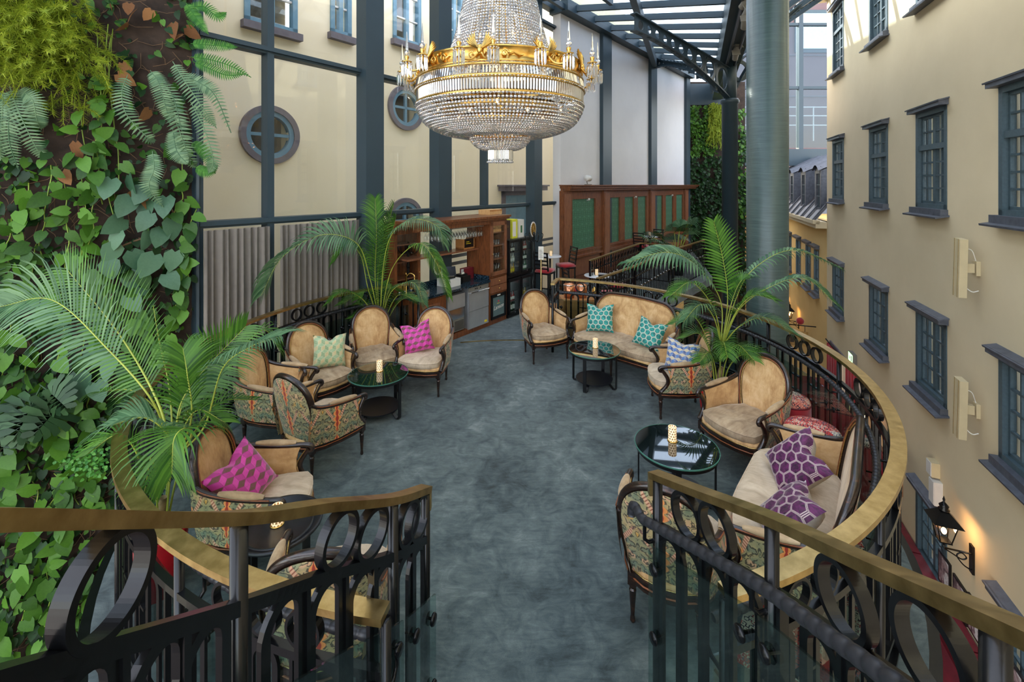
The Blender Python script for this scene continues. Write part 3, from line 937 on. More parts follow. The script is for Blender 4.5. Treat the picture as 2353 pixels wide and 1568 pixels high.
# ---- building behind the left glass wall
def build_facade():
    holes = []
    def so(px, off=0): return FA.s_of(px)
    wins = [(so(560), so(682), 5.85, 7.7, 'blue framed window above the first pane of the glass wall'),
            (so(758), so(806), 6.1, 7.9, 'blue framed window half hidden by the wide left column'),
            (so(902), so(966), 6.4, 8.2, 'blue framed window between the two left columns'),
            (so(1024), so(1062), 6.6, 8.4, 'blue framed window just left of the chandelier cone')]
    rounds = [(so(620), 3.77, 'large round window in the building behind the glass, left of the wide column'),
              (so(932), 4.75, 'round window behind the glass, beside the chandelier rim'),
              (so(930), 1.9, 'round window low behind the palm and the bar')]
    for s0, s1, z0, z1, _ in wins:
        holes.append((s0, s1, z0, z1))
    for s, z, _ in rounds:
        holes.append((s - 0.36, s + 0.36, z - 0.36, z + 0.36))
    d0, d1 = so(1152), so(1240)
    holes.append((d0, d1, -0.4, 2.6))
    wall_with_holes(FA, -8, 26, LOW, 11.5, holes, MAT['facade'], 'wall_outside', 'cream yellow facade of the building behind the glass wall')
    for i, (s0, s1, z0, z1, lab) in enumerate(wins):
        root = thing('window_outside_%d' % i, lab, 'window', kind='structure')
        root.matrix_basis = FA.M((s0 + s1) / 2, z0)
        w, h = s1 - s0, z1 - z0
        mb = MB()
        mb.bbox(-w / 2, -w / 2 + 0.1, -0.1, 0.04, 0, h).bbox(w / 2 - 0.1, w / 2, -0.1, 0.04, 0, h).bbox(-w / 2, w / 2, -0.1, 0.04, 0, 0.1).bbox(-w / 2, w / 2, -0.1, 0.04, h - 0.1, h)
        mb.bbox(-0.05, 0.05, -0.08, 0.03, 0, h)
        mb.obj('window_frame', MAT['window_blue'], root)
        mb = MB()
        for q in (0.34, 0.67):
            mb.bbox(-w / 2 + 0.1, w / 2 - 0.1, -0.07, 0.0, h * q - 0.02, h * q + 0.02)
        mb.obj('glazing_bar', MAT['white_plastic'], root)
        MB().bbox(-w / 2 - 0.06, w / 2 + 0.06, 0, 0.14, -0.14, 0.0).obj('sill', MAT['stone_trim'], root)
        for a in range(2):
            for b in range(3):
                x0 = -w / 2 + 0.1 if a == 0 else 0.05
                MB().bbox(x0, x0 + w / 2 - 0.15, -0.05, -0.04, 0.1 + (h - 0.2) * b / 3 + 0.02, 0.1 + (h - 0.2) * (b + 1) / 3 - 0.02).obj('pane', MAT['pane'], root)
        MB().bbox(-w / 2, w / 2, -0.5, -0.45, 0, h).obj('dark_interior', MAT['dark_room'], root)
    for i, (s, z, lab) in enumerate(rounds):
        root = thing('window_round_%d' % i, lab, 'window', kind='structure')
        root.matrix_basis = FA.M(s, z)
        def ringm(ro, ri, y0, y1, n=40):
            mb = MB()
            prof = [(ri, y0), (ri, y1), (ro, y1), (ro, y0)]
            vs_, fs = [], []
            for r, y in prof:
                for k in range(n):
                    a = 2 * PI * k / n
                    vs_.append((r * math.cos(a), y, r * math.sin(a)))
            for q in range(3):
                for k in range(n):
                    l = (k + 1) % n
                    fs.append((q * n + k, q * n + l, (q + 1) * n + l, (q + 1) * n + k))
            return mb.add(vs_, fs)
        ringm(0.57, 0.46, 0.0, 0.07).obj('surround', MAT['stone_trim'], root)
        ringm(0.47, 0.37, -0.08, 0.04).obj('window_frame', MAT['window_blue'], root)
        MB().bbox(-0.03, 0.03, -0.05, 0.02, -0.4, 0.4).bbox(-0.4, 0.4, -0.05, 0.02, -0.03, 0.03).obj('glazing_bar', MAT['window_blue'], root)
        disc = [(0.4 * math.cos(2 * PI * k / 32), 0.4 * math.sin(2 * PI * k / 32)) for k in range(32)]
        MB().add([(x, -0.03, y) for x, y in disc], [tuple(range(32))]).obj('pane', MAT['pane'], root)
        MB().add([(x * 1.2, -0.28, y * 1.2) for x, y in disc], [tuple(range(32))]).obj('dark_interior', MAT['dark_room'], root)
    dr = thing('door_outside', 'pale blue glazed door with a dark hood seen behind the glass above the coolers', 'door', kind='structure')
    dr.matrix_basis = FA.M((d0 + d1) / 2, 0)
    w = d1 - d0
    MB().bbox(-w / 2 - 0.15, w / 2 + 0.15, 0, 0.25, 2.6, 2.75).bbox(-w / 2 - 0.22, w / 2 + 0.22, 0, 0.3, 2.75, 2.8).obj('hood', MAT['stone_trim'], dr)
    MB().bbox(-w / 2, -w / 2 + 0.18, -0.1, 0.05, -0.4, 2.6).bbox(w / 2 - 0.18, w / 2, -0.1, 0.05, -0.4, 2.6).bbox(-w / 2, w / 2, -0.1, 0.05, 2.45, 2.6).obj('door_frame', MAT['stone_trim'], dr)
    MB().bbox(-w / 2 + 0.18, w / 2 - 0.18, -0.06, -0.02, -0.4, 2.45).obj('door_leaf', MAT['window_blue'], dr)
build_facade()

# ---- left glass wall: columns, mullions, transoms, panes, curtains
def build_glass_wall():
    root = thing('window_wall', 'tall glass wall with dark teal steel frame left of the lounge', 'window', kind='structure')
    TOP = 7.75
    for px, w in ((838, 0.35), (1000, 0.35), (1216, 0.36)):
        s = LG.s_of(px)
        MB(LG.M(s)).bbox(-w / 2, w / 2, 0.02, 0.28, -0.2, TOP).obj('column', MAT['steel_teal'], root)
    sm = [LG.s_of(p) for p in (448, 612, 1109, 1283)]
    for s in sm:
        MB(LG.M(s)).bbox(-0.045, 0.045, -0.05, 0.13, LOW, TOP).obj('mullion', MAT['steel_teal'], root)
    S1 = sm[-1]
    zs = (2.31, 4.65, 7.1)
    for z in zs:
        mb = MB(LG.M(0))
        mb.bbox(0, S1, -0.04, 0.12, z - 0.05, z + 0.04)
        mb.bbox(0, S1, 0.1, 0.16, z - 0.02, z + 0.04)
        mb.obj('transom', MAT['steel_teal'], root)
    MB(LG.M(0)).bbox(0, S1, -0.06, 0.16, TOP - 0.2, TOP).obj('head_beam', MAT['steel_teal'], root)
    MB(LG.M(0)).bbox(0, S1, -0.06, 0.16, -0.35, -0.02).obj('sill_beam', MAT['steel_teal'], root)
    ss = [0.0, sm[1], LG.s_of(838), LG.s_of(1000), sm[2], LG.s_of(1216), S1]
    lv = [-0.05, 2.27, 4.62, 7.07, TOP - 0.2]
    for i in range(len(ss) - 1):
        for j in range(len(lv) - 1):
            MB(LG.M(0)).bbox(ss[i] + 0.03, ss[i + 1] - 0.03, -0.006, 0.006, lv[j] + 0.05, lv[j + 1] - 0.03).obj('pane', MAT['glass'], root)
    # manifestation strips on the low panes near the bar
    for a, b in ((LG.s_of(1024), LG.s_of(1078)), (LG.s_of(1237), LG.s_of(1272))):
        for z in (1.33, 1.18):
            MB(LG.M(0)).bbox(a, b, 0.012, 0.016, z - 0.035, z + 0.035).obj('frosted_strip', MAT['frost'], root)
    # grey pleated curtains
    for n, (a, b, lab) in enumerate(((LG.s_of(450), LG.s_of(603), 'grey pleated curtain beside the planted wall'), (LG.s_of(624), LG.s_of(806), 'grey pleated curtain behind the palms, left of the wide column'))):
        N = 120
        rows = []
        for z in (-0.32, 0.6, 1.5, 2.2, 2.24):
            row = []
            for i in range(N + 1):
                x = a + (b - a) * i / N
                ph = i / N * (b - a) / 0.085 * 2 * PI
                amp = 0.028 if z < 2.2 else 0.02
                row.append((x + 0.008 * math.sin(ph * 0.5), 0.23 + amp * math.sin(ph) + 0.012 * math.sin(ph * 0.37 + z), z))
            rows.append(row)
        o = MB(LG.M(0)).grid(rows).obj('curtain', MAT['curtain'], None, True)
        tag(o, lab, 'curtain', 'grey curtains on the glass wall')
build_glass_wall()

# ---- white wall with dark strips
def build_white_wall():
    root = thing('wall_back', 'white wall with dark steel strips above the wooden panelling', 'wall', kind='structure')
    s1 = WH.s_of(1577)
    MB(WH.M(0)).bbox(-0.1, s1, -0.25, 0, -0.2, 7.6).obj('plaster', MAT['white_wall'], root)
    for a, b in ((1378, 1398), (1490, 1503), (1572, 1580)):
        MB(WH.M(0)).bbox(WH.s_of(a), WH.s_of(b), 0, 0.12, 0, 7.6).obj('steel_strip', MAT['steel_teal'], root)
    MB(WH.M(0)).bbox(-0.2, s1 + 0.2, -0.3, 0.3, 7.45, 7.75).obj('eave_beam', MAT['steel_teal'], root)
    # black plinth panel above the far planted wall
    D = 20.3
    x0, x1 = (1577 - 1176.5) / F * D, (1712 - 1176.5) / F * D
    wl = MB().bbox(x0, x1, D, D + 0.3, LOW, 7.4)
    tag(wl.obj('wall_far_green', MAT['felt']), 'dark felt backing of the far planted wall', 'wall', kind='structure')
    MB().bbox(x0 - 0.1, x1 - 1.0, D - 0.08, D, 6.35, 7.3).obj('dark_panel', MAT['steel_teal'], root)
build_white_wall()

# ---- girder, columns and brackets, glass roof
GD = Wall((0.95 * 0.9267, 0.95 * -0.3757), (0.3757, 0.9267), (-0.9267, 0.3757))
COLA = GD.p(GD.s_of(1763), 0)
COLB = GD.p(GD.s_of(1677), 0)
GZ = 6.55
def build_roof():
    root = thing('roof', 'sloping glass roof on dark teal steel beams above the court', 'roof', kind='structure')
    # girder (valley gutter)
    MB(GD.M(0)).bbox(-4, 22, -0.28, 0.28, GZ, GZ + 0.12).bbox(-4, 22, -0.30, -0.22, GZ, GZ + 0.8).bbox(-4, 22, 0.22, 0.30, GZ, GZ + 0.8).obj('valley_girder', MAT['steel_teal'], root)
    for off in (-0.12, 0.1):
        MB(GD.M(0)).tube([(-4, off, GZ - 0.1), (20, off, GZ - 0.1)], 0.035, 8).obj('conduit', MAT['black'], root)
    # left slope: from the wall line (z 7.6) down to the girder
    wall_pts = [LG.p(-6.0, 7.65), LG.p(LG.s_of(1283), 7.65), WH.p(WH.s_of(1577), 7.65)]
    def wall_hit(q, dirn):
        best = None
        for a, b in zip(wall_pts, wall_pts[1:]):
            e = b - a
            den = dirn.x * e.y - dirn.y * e.x
            if abs(den) < 1e-6:
                continue
            t = ((a.x - q.x) * e.y - (a.y - q.y) * e.x) / den
            u = ((a.x - q.x) * dirn.y - (a.y - q.y) * dirn.x) / den
            if t > 0 and -0.001 <= u <= 1.001:
                best = t if best is None else min(best, t)
        return best
    s = -3.0
    prev = None
    while s < 20.0:
        q = GD.p(s, GZ + 0.72, 0.25)
        t = wall_hit(q, GD.n)
        if t:
            e = q + GD.n * t
            e.z = 7.68
            MB().sweep([q, e], 0.09, 0.16).obj('rafter', MAT['steel_teal'], root)
            if prev:
                MB().add([prev[0], q, e, prev[1]], [(0, 1, 2, 3)]).obj('pane', MAT['roof_glass'], root)
            prev = (q.copy(), e.copy())
        else:
            prev = None
        s += 0.95
    # purlins following the wall, heavier beam in front of the white wall
    for off in (0.45, 1.6, 2.9):
        a, b = LG.p(-5, 7.55, off), LG.p(LG.s_of(1283), 7.55, off)
        MB().sweep([a, b], 0.10, 0.14).obj('purlin', MAT['steel_teal'], root)
    MB().sweep([at(1440, -60, 9.6), WH.p(WH.s_of(1492), 7.3, 0.2)], 0.16, 0.30).obj('tie_beam', MAT['steel_teal'], root)
    # right slope: from the girder up to the eave of the yellow wall
    s = -3.0
    prev = None
    while s < 18.3:
        q = GD.p(s, GZ + 0.72, -0.25)
        e = RW.p(s + 0.0, 9.0, 0.0)
        e = q + (-GD.n) * ((RW.p(0, 0) - Vector((q.x, q.y, 0))).dot(-GD.n))
        e.z = 9.15
        MB().sweep([q, e], 0.09, 0.16).obj('rafter', MAT['steel_teal'], root)
        if prev:
            MB().add([prev[0], q, e, prev[1]], [(0, 3, 2, 1)]).obj('pane', MAT['roof_glass'], root)
        prev = (q.copy(), e.copy())
        s += 1.1
    ev = MB(RW.M(0)).bbox(-4, 18.2, -0.3, 0.35, 9.1, 9.3).bbox(-4, 18.2, 0.0, 0.22, 8.95, 9.1).obj('eave', MAT['wall_yellow'], root)
build_roof()

def arm_bracket(root, base, tip, z_top_tip, sag, ringn):
    """curved cantilever: curved lower flange, straight upper flange, web of rings"""
    base, tip = Vector(base), Vector(tip)
    hor = Vector((tip.x - base.x, tip.y - base.y, 0))
    L = hor.length
    u = hor.normalized()
    side = Vector((-u.y, u.x, 0))
    zb, zt = base.z, tip.z
    n = 26
    low, top = [], []
    for i in range(n + 1):
        t = i / n
        # quarter-ellipse lower chord, gently rising upper chord
        low.append(base + u * (L * t) + Vector((0, 0, (zt - zb) * math.sin(t * PI / 2) ** 0.9)))
        top.append(base + u * (L * t) + Vector((0, 0, sag + (z_top_tip - zb - sag) * t)))
    a = thing_part('arched_bracket', root)
    MB().sweep(low, 0.17, 0.03).obj('lower_flange', MAT['steel_teal'], a)
    MB().sweep(top, 0.17, 0.03).obj('upper_flange', MAT['steel_teal'], a)
    # rings between the flanges
    t = 0.10
    for k in range(40):
        if t > 0.985:
            break
        i = t * n
        j = min(int(i), n - 1)
        f = i - j
        pl, pt = low[j].lerp(low[j + 1], f), top[j].lerp(top[j + 1], f)
        r = max(0.05, (pt.z - pl.z) / 2 - 0.02)
        c = (pl + pt) / 2
        pts = [c + u * (r * math.cos(2 * PI * q / 20)) + Vector((0, 0, r * math.sin(2 * PI * q / 20))) for q in range(20)]
        MB().sweep(pts, 0.11, 0.03, closed=True, up=side).obj('web_ring', MAT['steel_teal'], a)
        st = MB()
        st.sweep([pl + u * (r + 0.02), pt + u * (r + 0.02)], 0.09, 0.035, up=side)
        st.obj('web_post', MAT['steel_teal'], a)
        t += (2 * r + 0.05) / L
    return a

def thing_part(name, parent):
    o = bpy.data.objects.new(name, None)
    o.empty_display_size = 0.1
    COL.objects.link(o)
    o.parent = parent
    return o

def build_columns():
    a = thing('thick_column', 'thick round grey green painted column standing before the yellow wall', 'column', (COLA.x, COLA.y, 0), kind='structure')
    r = 43.0 * COLA.y / F
    MB().lathe([(r, LOW), (r, GZ)], 40).obj('shaft', MAT['column_paint'], a, True)
    b = thing('slim_column', 'slim dark steel column with arched brackets near the far planted wall', 'column', kind='structure')
    B = COLB
    r = 17.0 * B.y / F
    cz = CH + (HZ - 240) / F * B.y
    MB().lathe([(r, LOW), (r, cz), (r * 1.16, cz + 0.02), (r * 1.2, cz + 0.10), (r * 1.05, cz + 0.16)], 28, (B.x, B.y, 0)).obj('shaft', MAT['steel_teal'], b, True)
    MB().lathe([(r * 0.85, cz + 0.16), (r * 0.85, GZ)], 24, (B.x, B.y, 0)).obj('neck', MAT['steel_teal'], b, True)
    base = Vector((B.x, B.y, cz + 0.12))
    d1 = at(1455, 60, 10.6)
    arm_bracket(b, base, (d1.x, d1.y, d1.z - 0.1), d1.z + 0.30, 0.95, 9)
    d2 = at(1505, 150, 17.0)
    arm_bracket(b, base, (d2.x, d2.y, d2.z - 0.1), d2.z + 0.22, 0.95, 9)
    d3 = at(1893, -10, 14.6)
    arm_bracket(b, base, (d3.x, d3.y, d3.z - 0.1), d3.z + 0.30, 0.95, 9)
build_columns()
# ================================================================== BALUSTRADES
def flat_ring(rx, rz, w, t, n=28):
    """flat-bar ring standing in the local xz plane, bar width w along y, thickness t"""
    mb = MB()
    vs_, fs = [], []
    for k in range(n):
        a = 2 * PI * k / n
        for r, y in ((-t, -w / 2), (0, -w / 2), (0, w / 2), (-t, w / 2)):
            vs_.append(((rx + r) * math.cos(a), y, (rz + r) * math.sin(a)))
    for k in range(n):
        l = (k + 1) % n
        for q in range(4):
            p = (q + 1) % 4
            fs.append((k * 4 + q, l * 4 + q, l * 4 + p, k * 4 + p))
    return mb.add(vs_, fs)

def hoop(w, h, bw, bt):
    """inverted U in the xz plane, top at z=0, legs to -h"""
    r = w / 2
    pts = [(-r, 0, -h)] + [(-r, 0, -r - 0.02)] + [(r * math.cos(a), 0, -r + r * math.sin(a)) for a in lin(PI, 0, 12)] + [(r, 0, -r - 0.02), (r, 0, -h)]
    return MB().sweep(pts, bw, bt, up=(0, 1, 0))

def ribbed(pts, r, pitch=0.045):
    """gripped handrail: overlapping wrapped collars"""
    P = [Vector(p) for p in pts]
    L = sum((b - a).length for a, b in zip(P, P[1:]))
    m = max(3, int(L / pitch))
    cum = [0.0]
    for a, b in zip(P, P[1:]):
        cum.append(cum[-1] + (b - a).length)
    out, rad = [], []
    j = 0
    for k in range(m):
        for f0, rr_ in ((0.0, 0.80), (0.14, 1.0), (0.5, 1.07), (0.86, 1.0)):
            s = L * (k + f0) / m
            while j < len(P) - 2 and cum[j + 1] < s:
                j += 1
            f = (s - cum[j]) / max(1e-9, cum[j + 1] - cum[j])
            out.append(P[j].lerp(P[j + 1], f))
            rad.append(r * rr_)
    return MB().tube(out, rad, 14)

RING = flat_ring(0.082, 0.082, 0.035, 0.013).mesh('ring', MAT['iron'], False)
RINGLOW = flat_ring(0.075, 0.075, 0.03, 0.012).mesh('ring', MAT['iron'], False)
HOOP = hoop(0.13, 0.56, 0.03, 0.014).mesh('hoop_baluster', MAT['iron'])
POST = MB().lathe([(0.022, -0.35), (0.022, 1.115)], 14).mesh('post', MAT['iron'], True)
RUNG = MB().box((0, 0, 0), (0.12, 0.026, 0.014)).mesh('rung', MAT['iron'])
BALU = MB().box((0, 0, -0.28), (0.016, 0.026, 0.56)).mesh('baluster', MAT['iron'])
BOLT = MB(Matrix.Rotation(PI / 2, 4, 'X')).lathe([(0.006, -0.05), (0.006, 0), (0.026, 0.0), (0.028, 0.006), (0.024, 0.014), (0.0, 0.016)], 16).mesh('glass_fixing', MAT['iron'], True)

def balustrade(name, label, th0, th1, panels, start_return=None, end_return=None):
    root = thing(name, label, 'balustrade', (CX, CY, 0))
    def c(th, r, z):
        return Vector((r * math.cos(th), r * math.sin(th), z))
    N = 12 * panels
    ths = [th0 + (th1 - th0) * i / N for i in range(N + 1)]
    hr = [c(t, RR, 1.135) for t in ths]
    ext = []
    if end_return is not None:
        e = Vector((end_return[0] - CX, end_return[1] - CY, 1.135))
        ext = [hr[-1].lerp(e, 0.5), e]
    MB().sweep(hr, 0.082, 0.03).obj('handrail', MAT['brass'], root)
    if ext:
        MB().sweep([hr[-1] + Vector((0, 0, 0.0005)), e + Vector((0, 0, 0.0005))], 0.07, 0.03).obj('handrail_return', MAT['brass'], root)
    for z, h in ((0.905, 0.035), (0.29, 0.025), (0.085, 0.03)):
        MB().sweep([c(t, RR, z) for t in ths], 0.035, h).obj('rail_bar', MAT['iron'], root)
    if ext:
        for z in (0.905, 0.29, 0.085):
            MB().sweep([c(th1, RR, z), Vector((e.x, e.y, z))], 0.035, 0.03).obj('rail_bar', MAT['iron'], root)
        ob('post', POST, root, Matrix.Translation((e.x, e.y, 0)))
        m = hr[-1].lerp(e, 0.5)
        ob('baluster', BALU, root, T(m.x, m.y, 0.89))
    dth = (th1 - th0) / panels
    Lp = abs(dth) * RR
    for p in range(panels + 1):
        t = th0 + dth * p
        q = c(t, RR, 0)
        ob('post', POST, root, T(q.x, q.y, 0, t + PI / 2))
        # bracket of the inner grip rail
        a, b = c(t, RR, 0.80), c(t, RR - 0.11, 0.905)
        MB().tube([a, c(t, RR - 0.08, 0.80), c(t, RR - 0.11, 0.83), b], 0.009, 8).obj('rail_bracket', MAT['iron'], root, True)
        if p == panels:
            break
        def put(mesh, nm, s, z, off=0.0):
            tt = t + dth * (s / Lp)
            w = c(tt, RR + off, z)
            ob(nm, mesh, root, T(w.x, w.y, z, tt + PI / 2))
        for k in (-1, 0, 1):
            put(RING, 'ring', Lp / 2 + k * 0.205, 1.012)
            put(RINGLOW, 'lower_ring', Lp / 2 + k * 0.19, 0.19)
            put(HOOP, 'hoop_baluster', Lp / 2 + k * 0.30, 0.885)
        for k in (-0.45, -0.15, 0.15, 0.45):
            if abs(k) < 0.3:
                put(RUNG, 'rung', Lp / 2 + k, 0.66)
                put(RUNG, 'rung', Lp / 2 + k, 0.50)
            put(BALU, 'baluster', Lp / 2 + k, 0.885)
        # glass panel with its fixings on the inside
        g = []
        n = 10
        t0, t1 = t + dth * 0.012, t + dth * 0.988
        rows = [[c(t0 + (t1 - t0) * i / n, RR - 0.075, z) for i in range(n + 1)] for z in (0.03, 0.80)]
        rows2 = [[c(t0 + (t1 - t0) * i / n, RR - 0.085, z) for i in range(n + 1)] for z in (0.80, 0.03)]
        mb = MB()
        mb.grid([rows[0], rows[1], rows2[0], rows2[1], rows[0]])
        gp = mb.obj('glass_panel', MAT['rail_glass'], root)
        for s in (0.06, 0.94):
            for z in (0.66, 0.16):
                tt = t + dth * s
                w = c(tt, RR - 0.088, z)
                ob('glass_fixing', BOLT, root, T(w.x, w.y, z, tt - PI / 2 + PI))
    g0, g1 = th0 + dth * 0.03, th1 - dth * 0.03
    pts = [c(g0 + (g1 - g0) * i / (N * 3), RR - 0.11, 0.925) for i in range(N * 3 + 1)]
    ribbed(pts, 0.021).obj('grip_rail', MAT['grip'], root, True)
    return root

rad = math.radians
balustrade('curved_balustrade', 'black iron and brass balustrade with rings curving round the planted wall side', rad(261.6), rad(122.5), 7, end_return=(-1.50, 7.30))
balustrade('curved_balustrade', 'black iron and brass balustrade with rings curving round the yellow wall side', rad(-74), rad(75.0), 7, end_return=(0.68, 7.62))

def baked(mb, M):
    """apply a (possibly sheared) matrix to the builder's vertices"""
    mb.v = [tuple(M @ Vector(p)) for p in mb.v]
    return mb

def stair_rail(label, path, posts, rings, side, glass_drop, grip=False, hoops=(), end_hook=True):
    """rail descending with the stairs; side = +1 when the stairs lie towards +x of the rail"""
    root = thing('stair_balustrade', label, 'balustrade')
    P = catmull(path, 60)
    ys = [p.y for p in P]
    def pos(y):
        for a, b in zip(P, P[1:]):
            if (a.y - y) * (b.y - y) <= 0 and a.y != b.y:
                return a.lerp(b, (y - a.y) / (b.y - a.y))
        return P[0] if abs(y - P[0].y) < abs(y - P[-1].y) else P[-1]
    def tan(y):
        d = pos(y + 0.04) - pos(y - 0.04)
        return Vector((d.x, d.y, 0)).normalized()
    MB().sweep(P, 0.062, 0.03).obj('handrail', MAT['brass'], root)
    if end_hook:
        e = P[-1]
        MB().box((e.x, e.y, e.z - 0.05), (0.05, 0.03, 0.1)).obj('handrail_end', MAT['brass'], root)
    MB().sweep([p - Vector((0, 0, 0.245)) for p in P], 0.034, 0.036).obj('rail_bar', MAT['iron'], root)
    for y in posts:
        q = pos(y)
        MB().lathe([(0.023, -1.25), (0.023, -0.015)], 18).obj('post', MAT['iron'], root, True, T(q.x, q.y, q.z))
    slope = (P[-1].z - P[0].z) / (P[-1].y - P[0].y)
    def local(y, dz, shear=True):
        q, t = pos(y), tan(y)
        d = pos(y + 0.04) - pos(y - 0.04)
        t3 = d.normalized()
        nrm = Vector((-t.y, t.x, 0))
        sh = d.z / max(1e-6, math.hypot(d.x, d.y))
        # sheared frame: x follows the slope, z stays upright
        return frame((q.x, q.y, q.z + dz), Vector((t.x, t.y, sh if shear else 0.0)), nrm, (0, 0, 1))
    for y in rings:
        baked(flat_ring(0.097, 0.097, 0.036, 0.017, 64), local(y, -0.124, False)).obj('ring', MAT['iron'], root)
    for y in hoops:
        baked(hoop(0.15, 0.95, 0.036, 0.018), local(y, -0.27, False)).obj('hoop_baluster', MAT['iron'], root)
    for y0, y1 in zip(hoops, hoops[1:]):
        y = (y0 + y1) / 2
        baked(MB().box((0, 0, -0.5), (0.018, 0.032, 1.0)), local(y, -0.262)).obj('baluster', MAT['iron'], root)
        gap = math.hypot(pos(y0).x - pos(y1).x, y1 - y0) - 0.15
        for dz in (-0.55, -0.72):
            baked(MB().box((0, 0, 0), (max(0.02, abs(gap)), 0.03, 0.016)), local(y, dz)).obj('rung', MAT['iron'], root)
    # glass on the stair side
    cuts = sorted(posts)
    segs = [(cuts[i] + 0.015, cuts[i + 1] - 0.015) for i in range(len(cuts) - 1)]
    for y0, y1 in segs:
        n = 12
        top, bot, top2, bot2 = [], [], [], []
        for i in range(n + 1):
            y = y0 + (y1 - y0) * i / n
            q, t = pos(y), tan(y)
            nrm = Vector((t.y, -t.x, 0)) * (1 if side > 0 else -1)
            a, b = q + nrm * 0.055, q + nrm * 0.065
            top.append((a.x, a.y, q.z - glass_drop))
            bot.append((a.x, a.y, q.z - 1.15))
            top2.append((b.x, b.y, q.z - glass_drop))
            bot2.append((b.x, b.y, q.z - 1.15))
        mb = MB()
        mb.grid([bot, top, top2, bot2, bot])
        mb.add([bot[0], top[0], top2[0], bot2[0]], [(0, 1, 2, 3)])
        mb.add([bot[-1], top[-1], top2[-1], bot2[-1]], [(0, 1, 2, 3)])
        mb.obj('glass_panel', MAT['rail_glass'], root)
        for y in (y0 + 0.05, y1 - 0.05):
            for dz in (-glass_drop - 0.10, -glass_drop - 0.42):
                q, t = pos(y), tan(y)
                nrm = Vector((t.y, -t.x, 0)) * (1 if side > 0 else -1)
                w = q + nrm * 0.07
                ang = math.atan2(nrm.y, nrm.x) + PI / 2
                ob('glass_fixing', BOLT, root, T(w.x, w.y, q.z + dz, ang))
    if grip:
        g = []
        for i in range(61):
            y = P[0].y + (P[-1].y + 0.05 - P[0].y) * i / 60
            q, t = pos(y), tan(min(y, P[-1].y - 0.05))
            nrm = Vector((t.y, -t.x, 0)) * (1 if side > 0 else -1)
            w = q + nrm * 0.075
            g.append(Vector((w.x, y if y > P[-1].y else w.y, q.z - 0.20)))
        e = g[-1]
        g += [e + Vector((-0.012, 0.03, -0.012)), e + Vector((-0.014, 0.04, -0.035)), e + Vector((-0.014, 0.04, -0.075))]
        ribbed(g, 0.0215, 0.055).obj('grip_rail', MAT['grip'], root, True)
        for y in posts:
            q, t = pos(y), tan(y)
            nrm = Vector((t.y, -t.x, 0)) * (1 if side > 0 else -1)
            w = q + nrm * 0.075
            MB().tube([(q.x, q.y, q.z - 0.31), (w.x * 0.7 + q.x * 0.3, w.y * 0.7 + q.y * 0.3, q.z - 0.31), (w.x, w.y, q.z - 0.29), (w.x, w.y, q.z - 0.215)], 0.009, 8).obj('rail_bracket', MAT['iron'], root, True)
    return root

LSTAIR = [(-0.80, 0.36, 2.53), (-0.775, 0.68, 2.30), (-0.75, 1.25, 1.885), (-0.655, 1.60, 1.672), (-0.515, 1.97, 1.44), (-0.427, 2.27, 1.285)]
RSTAIR = [(0.86, 0.50, 2.16), (0.90, 0.80, 2.01), (0.906, 1.2, 1.815), (0.885, 1.55, 1.66), (0.80, 1.95, 1.485), (0.70, 2.25, 1.37)]
stair_rail('brass topped stair balustrade with large black rings beside the planted wall', LSTAIR, (0.40, 1.25, 1.97, 2.26), (0.865, 1.66, 1.83, 2.08, 2.18), +1, 0.50,
           hoops=(0.62, 0.80, 0.98, 1.12, 1.42, 1.60, 1.78, 1.9, 2.06, 2.17))
stair_rail('brass topped stair balustrade with a black ribbed grip rail, yellow wall side', RSTAIR, (0.55, 0.85, 1.55, 2.22), (0.98, 1.24, 1.84, 2.02), -1, 0.31, grip=True,
           hoops=(0.98, 1.16, 1.32, 1.68, 1.84, 2.0, 2.12))

# steps of the stair coming down from the viewer's landing
def build_steps():
    root = thing('staircase', 'carpeted steps coming down into the round lounge', 'stairs', kind='structure')
    n = 7
    for k in range(n):
        z = 1.19 - k * 0.17
        y0 = 0.35 + k * 0.27
        xl = -0.72 + max(0, y0 - 0.9) * 0.20
        xr = 0.86 - max(0, y0 - 0.9) * 0.13
        MB().bbox(xl, xr, y0 - 0.35, y0, z - 0.34, z).obj('step', MAT['carpet'], root)
    MB().bbox(-1.3, 1.5, -2.5, 0.12, 0.9, 1.19).obj('landing', MAT['carpet'], root)
build_steps()

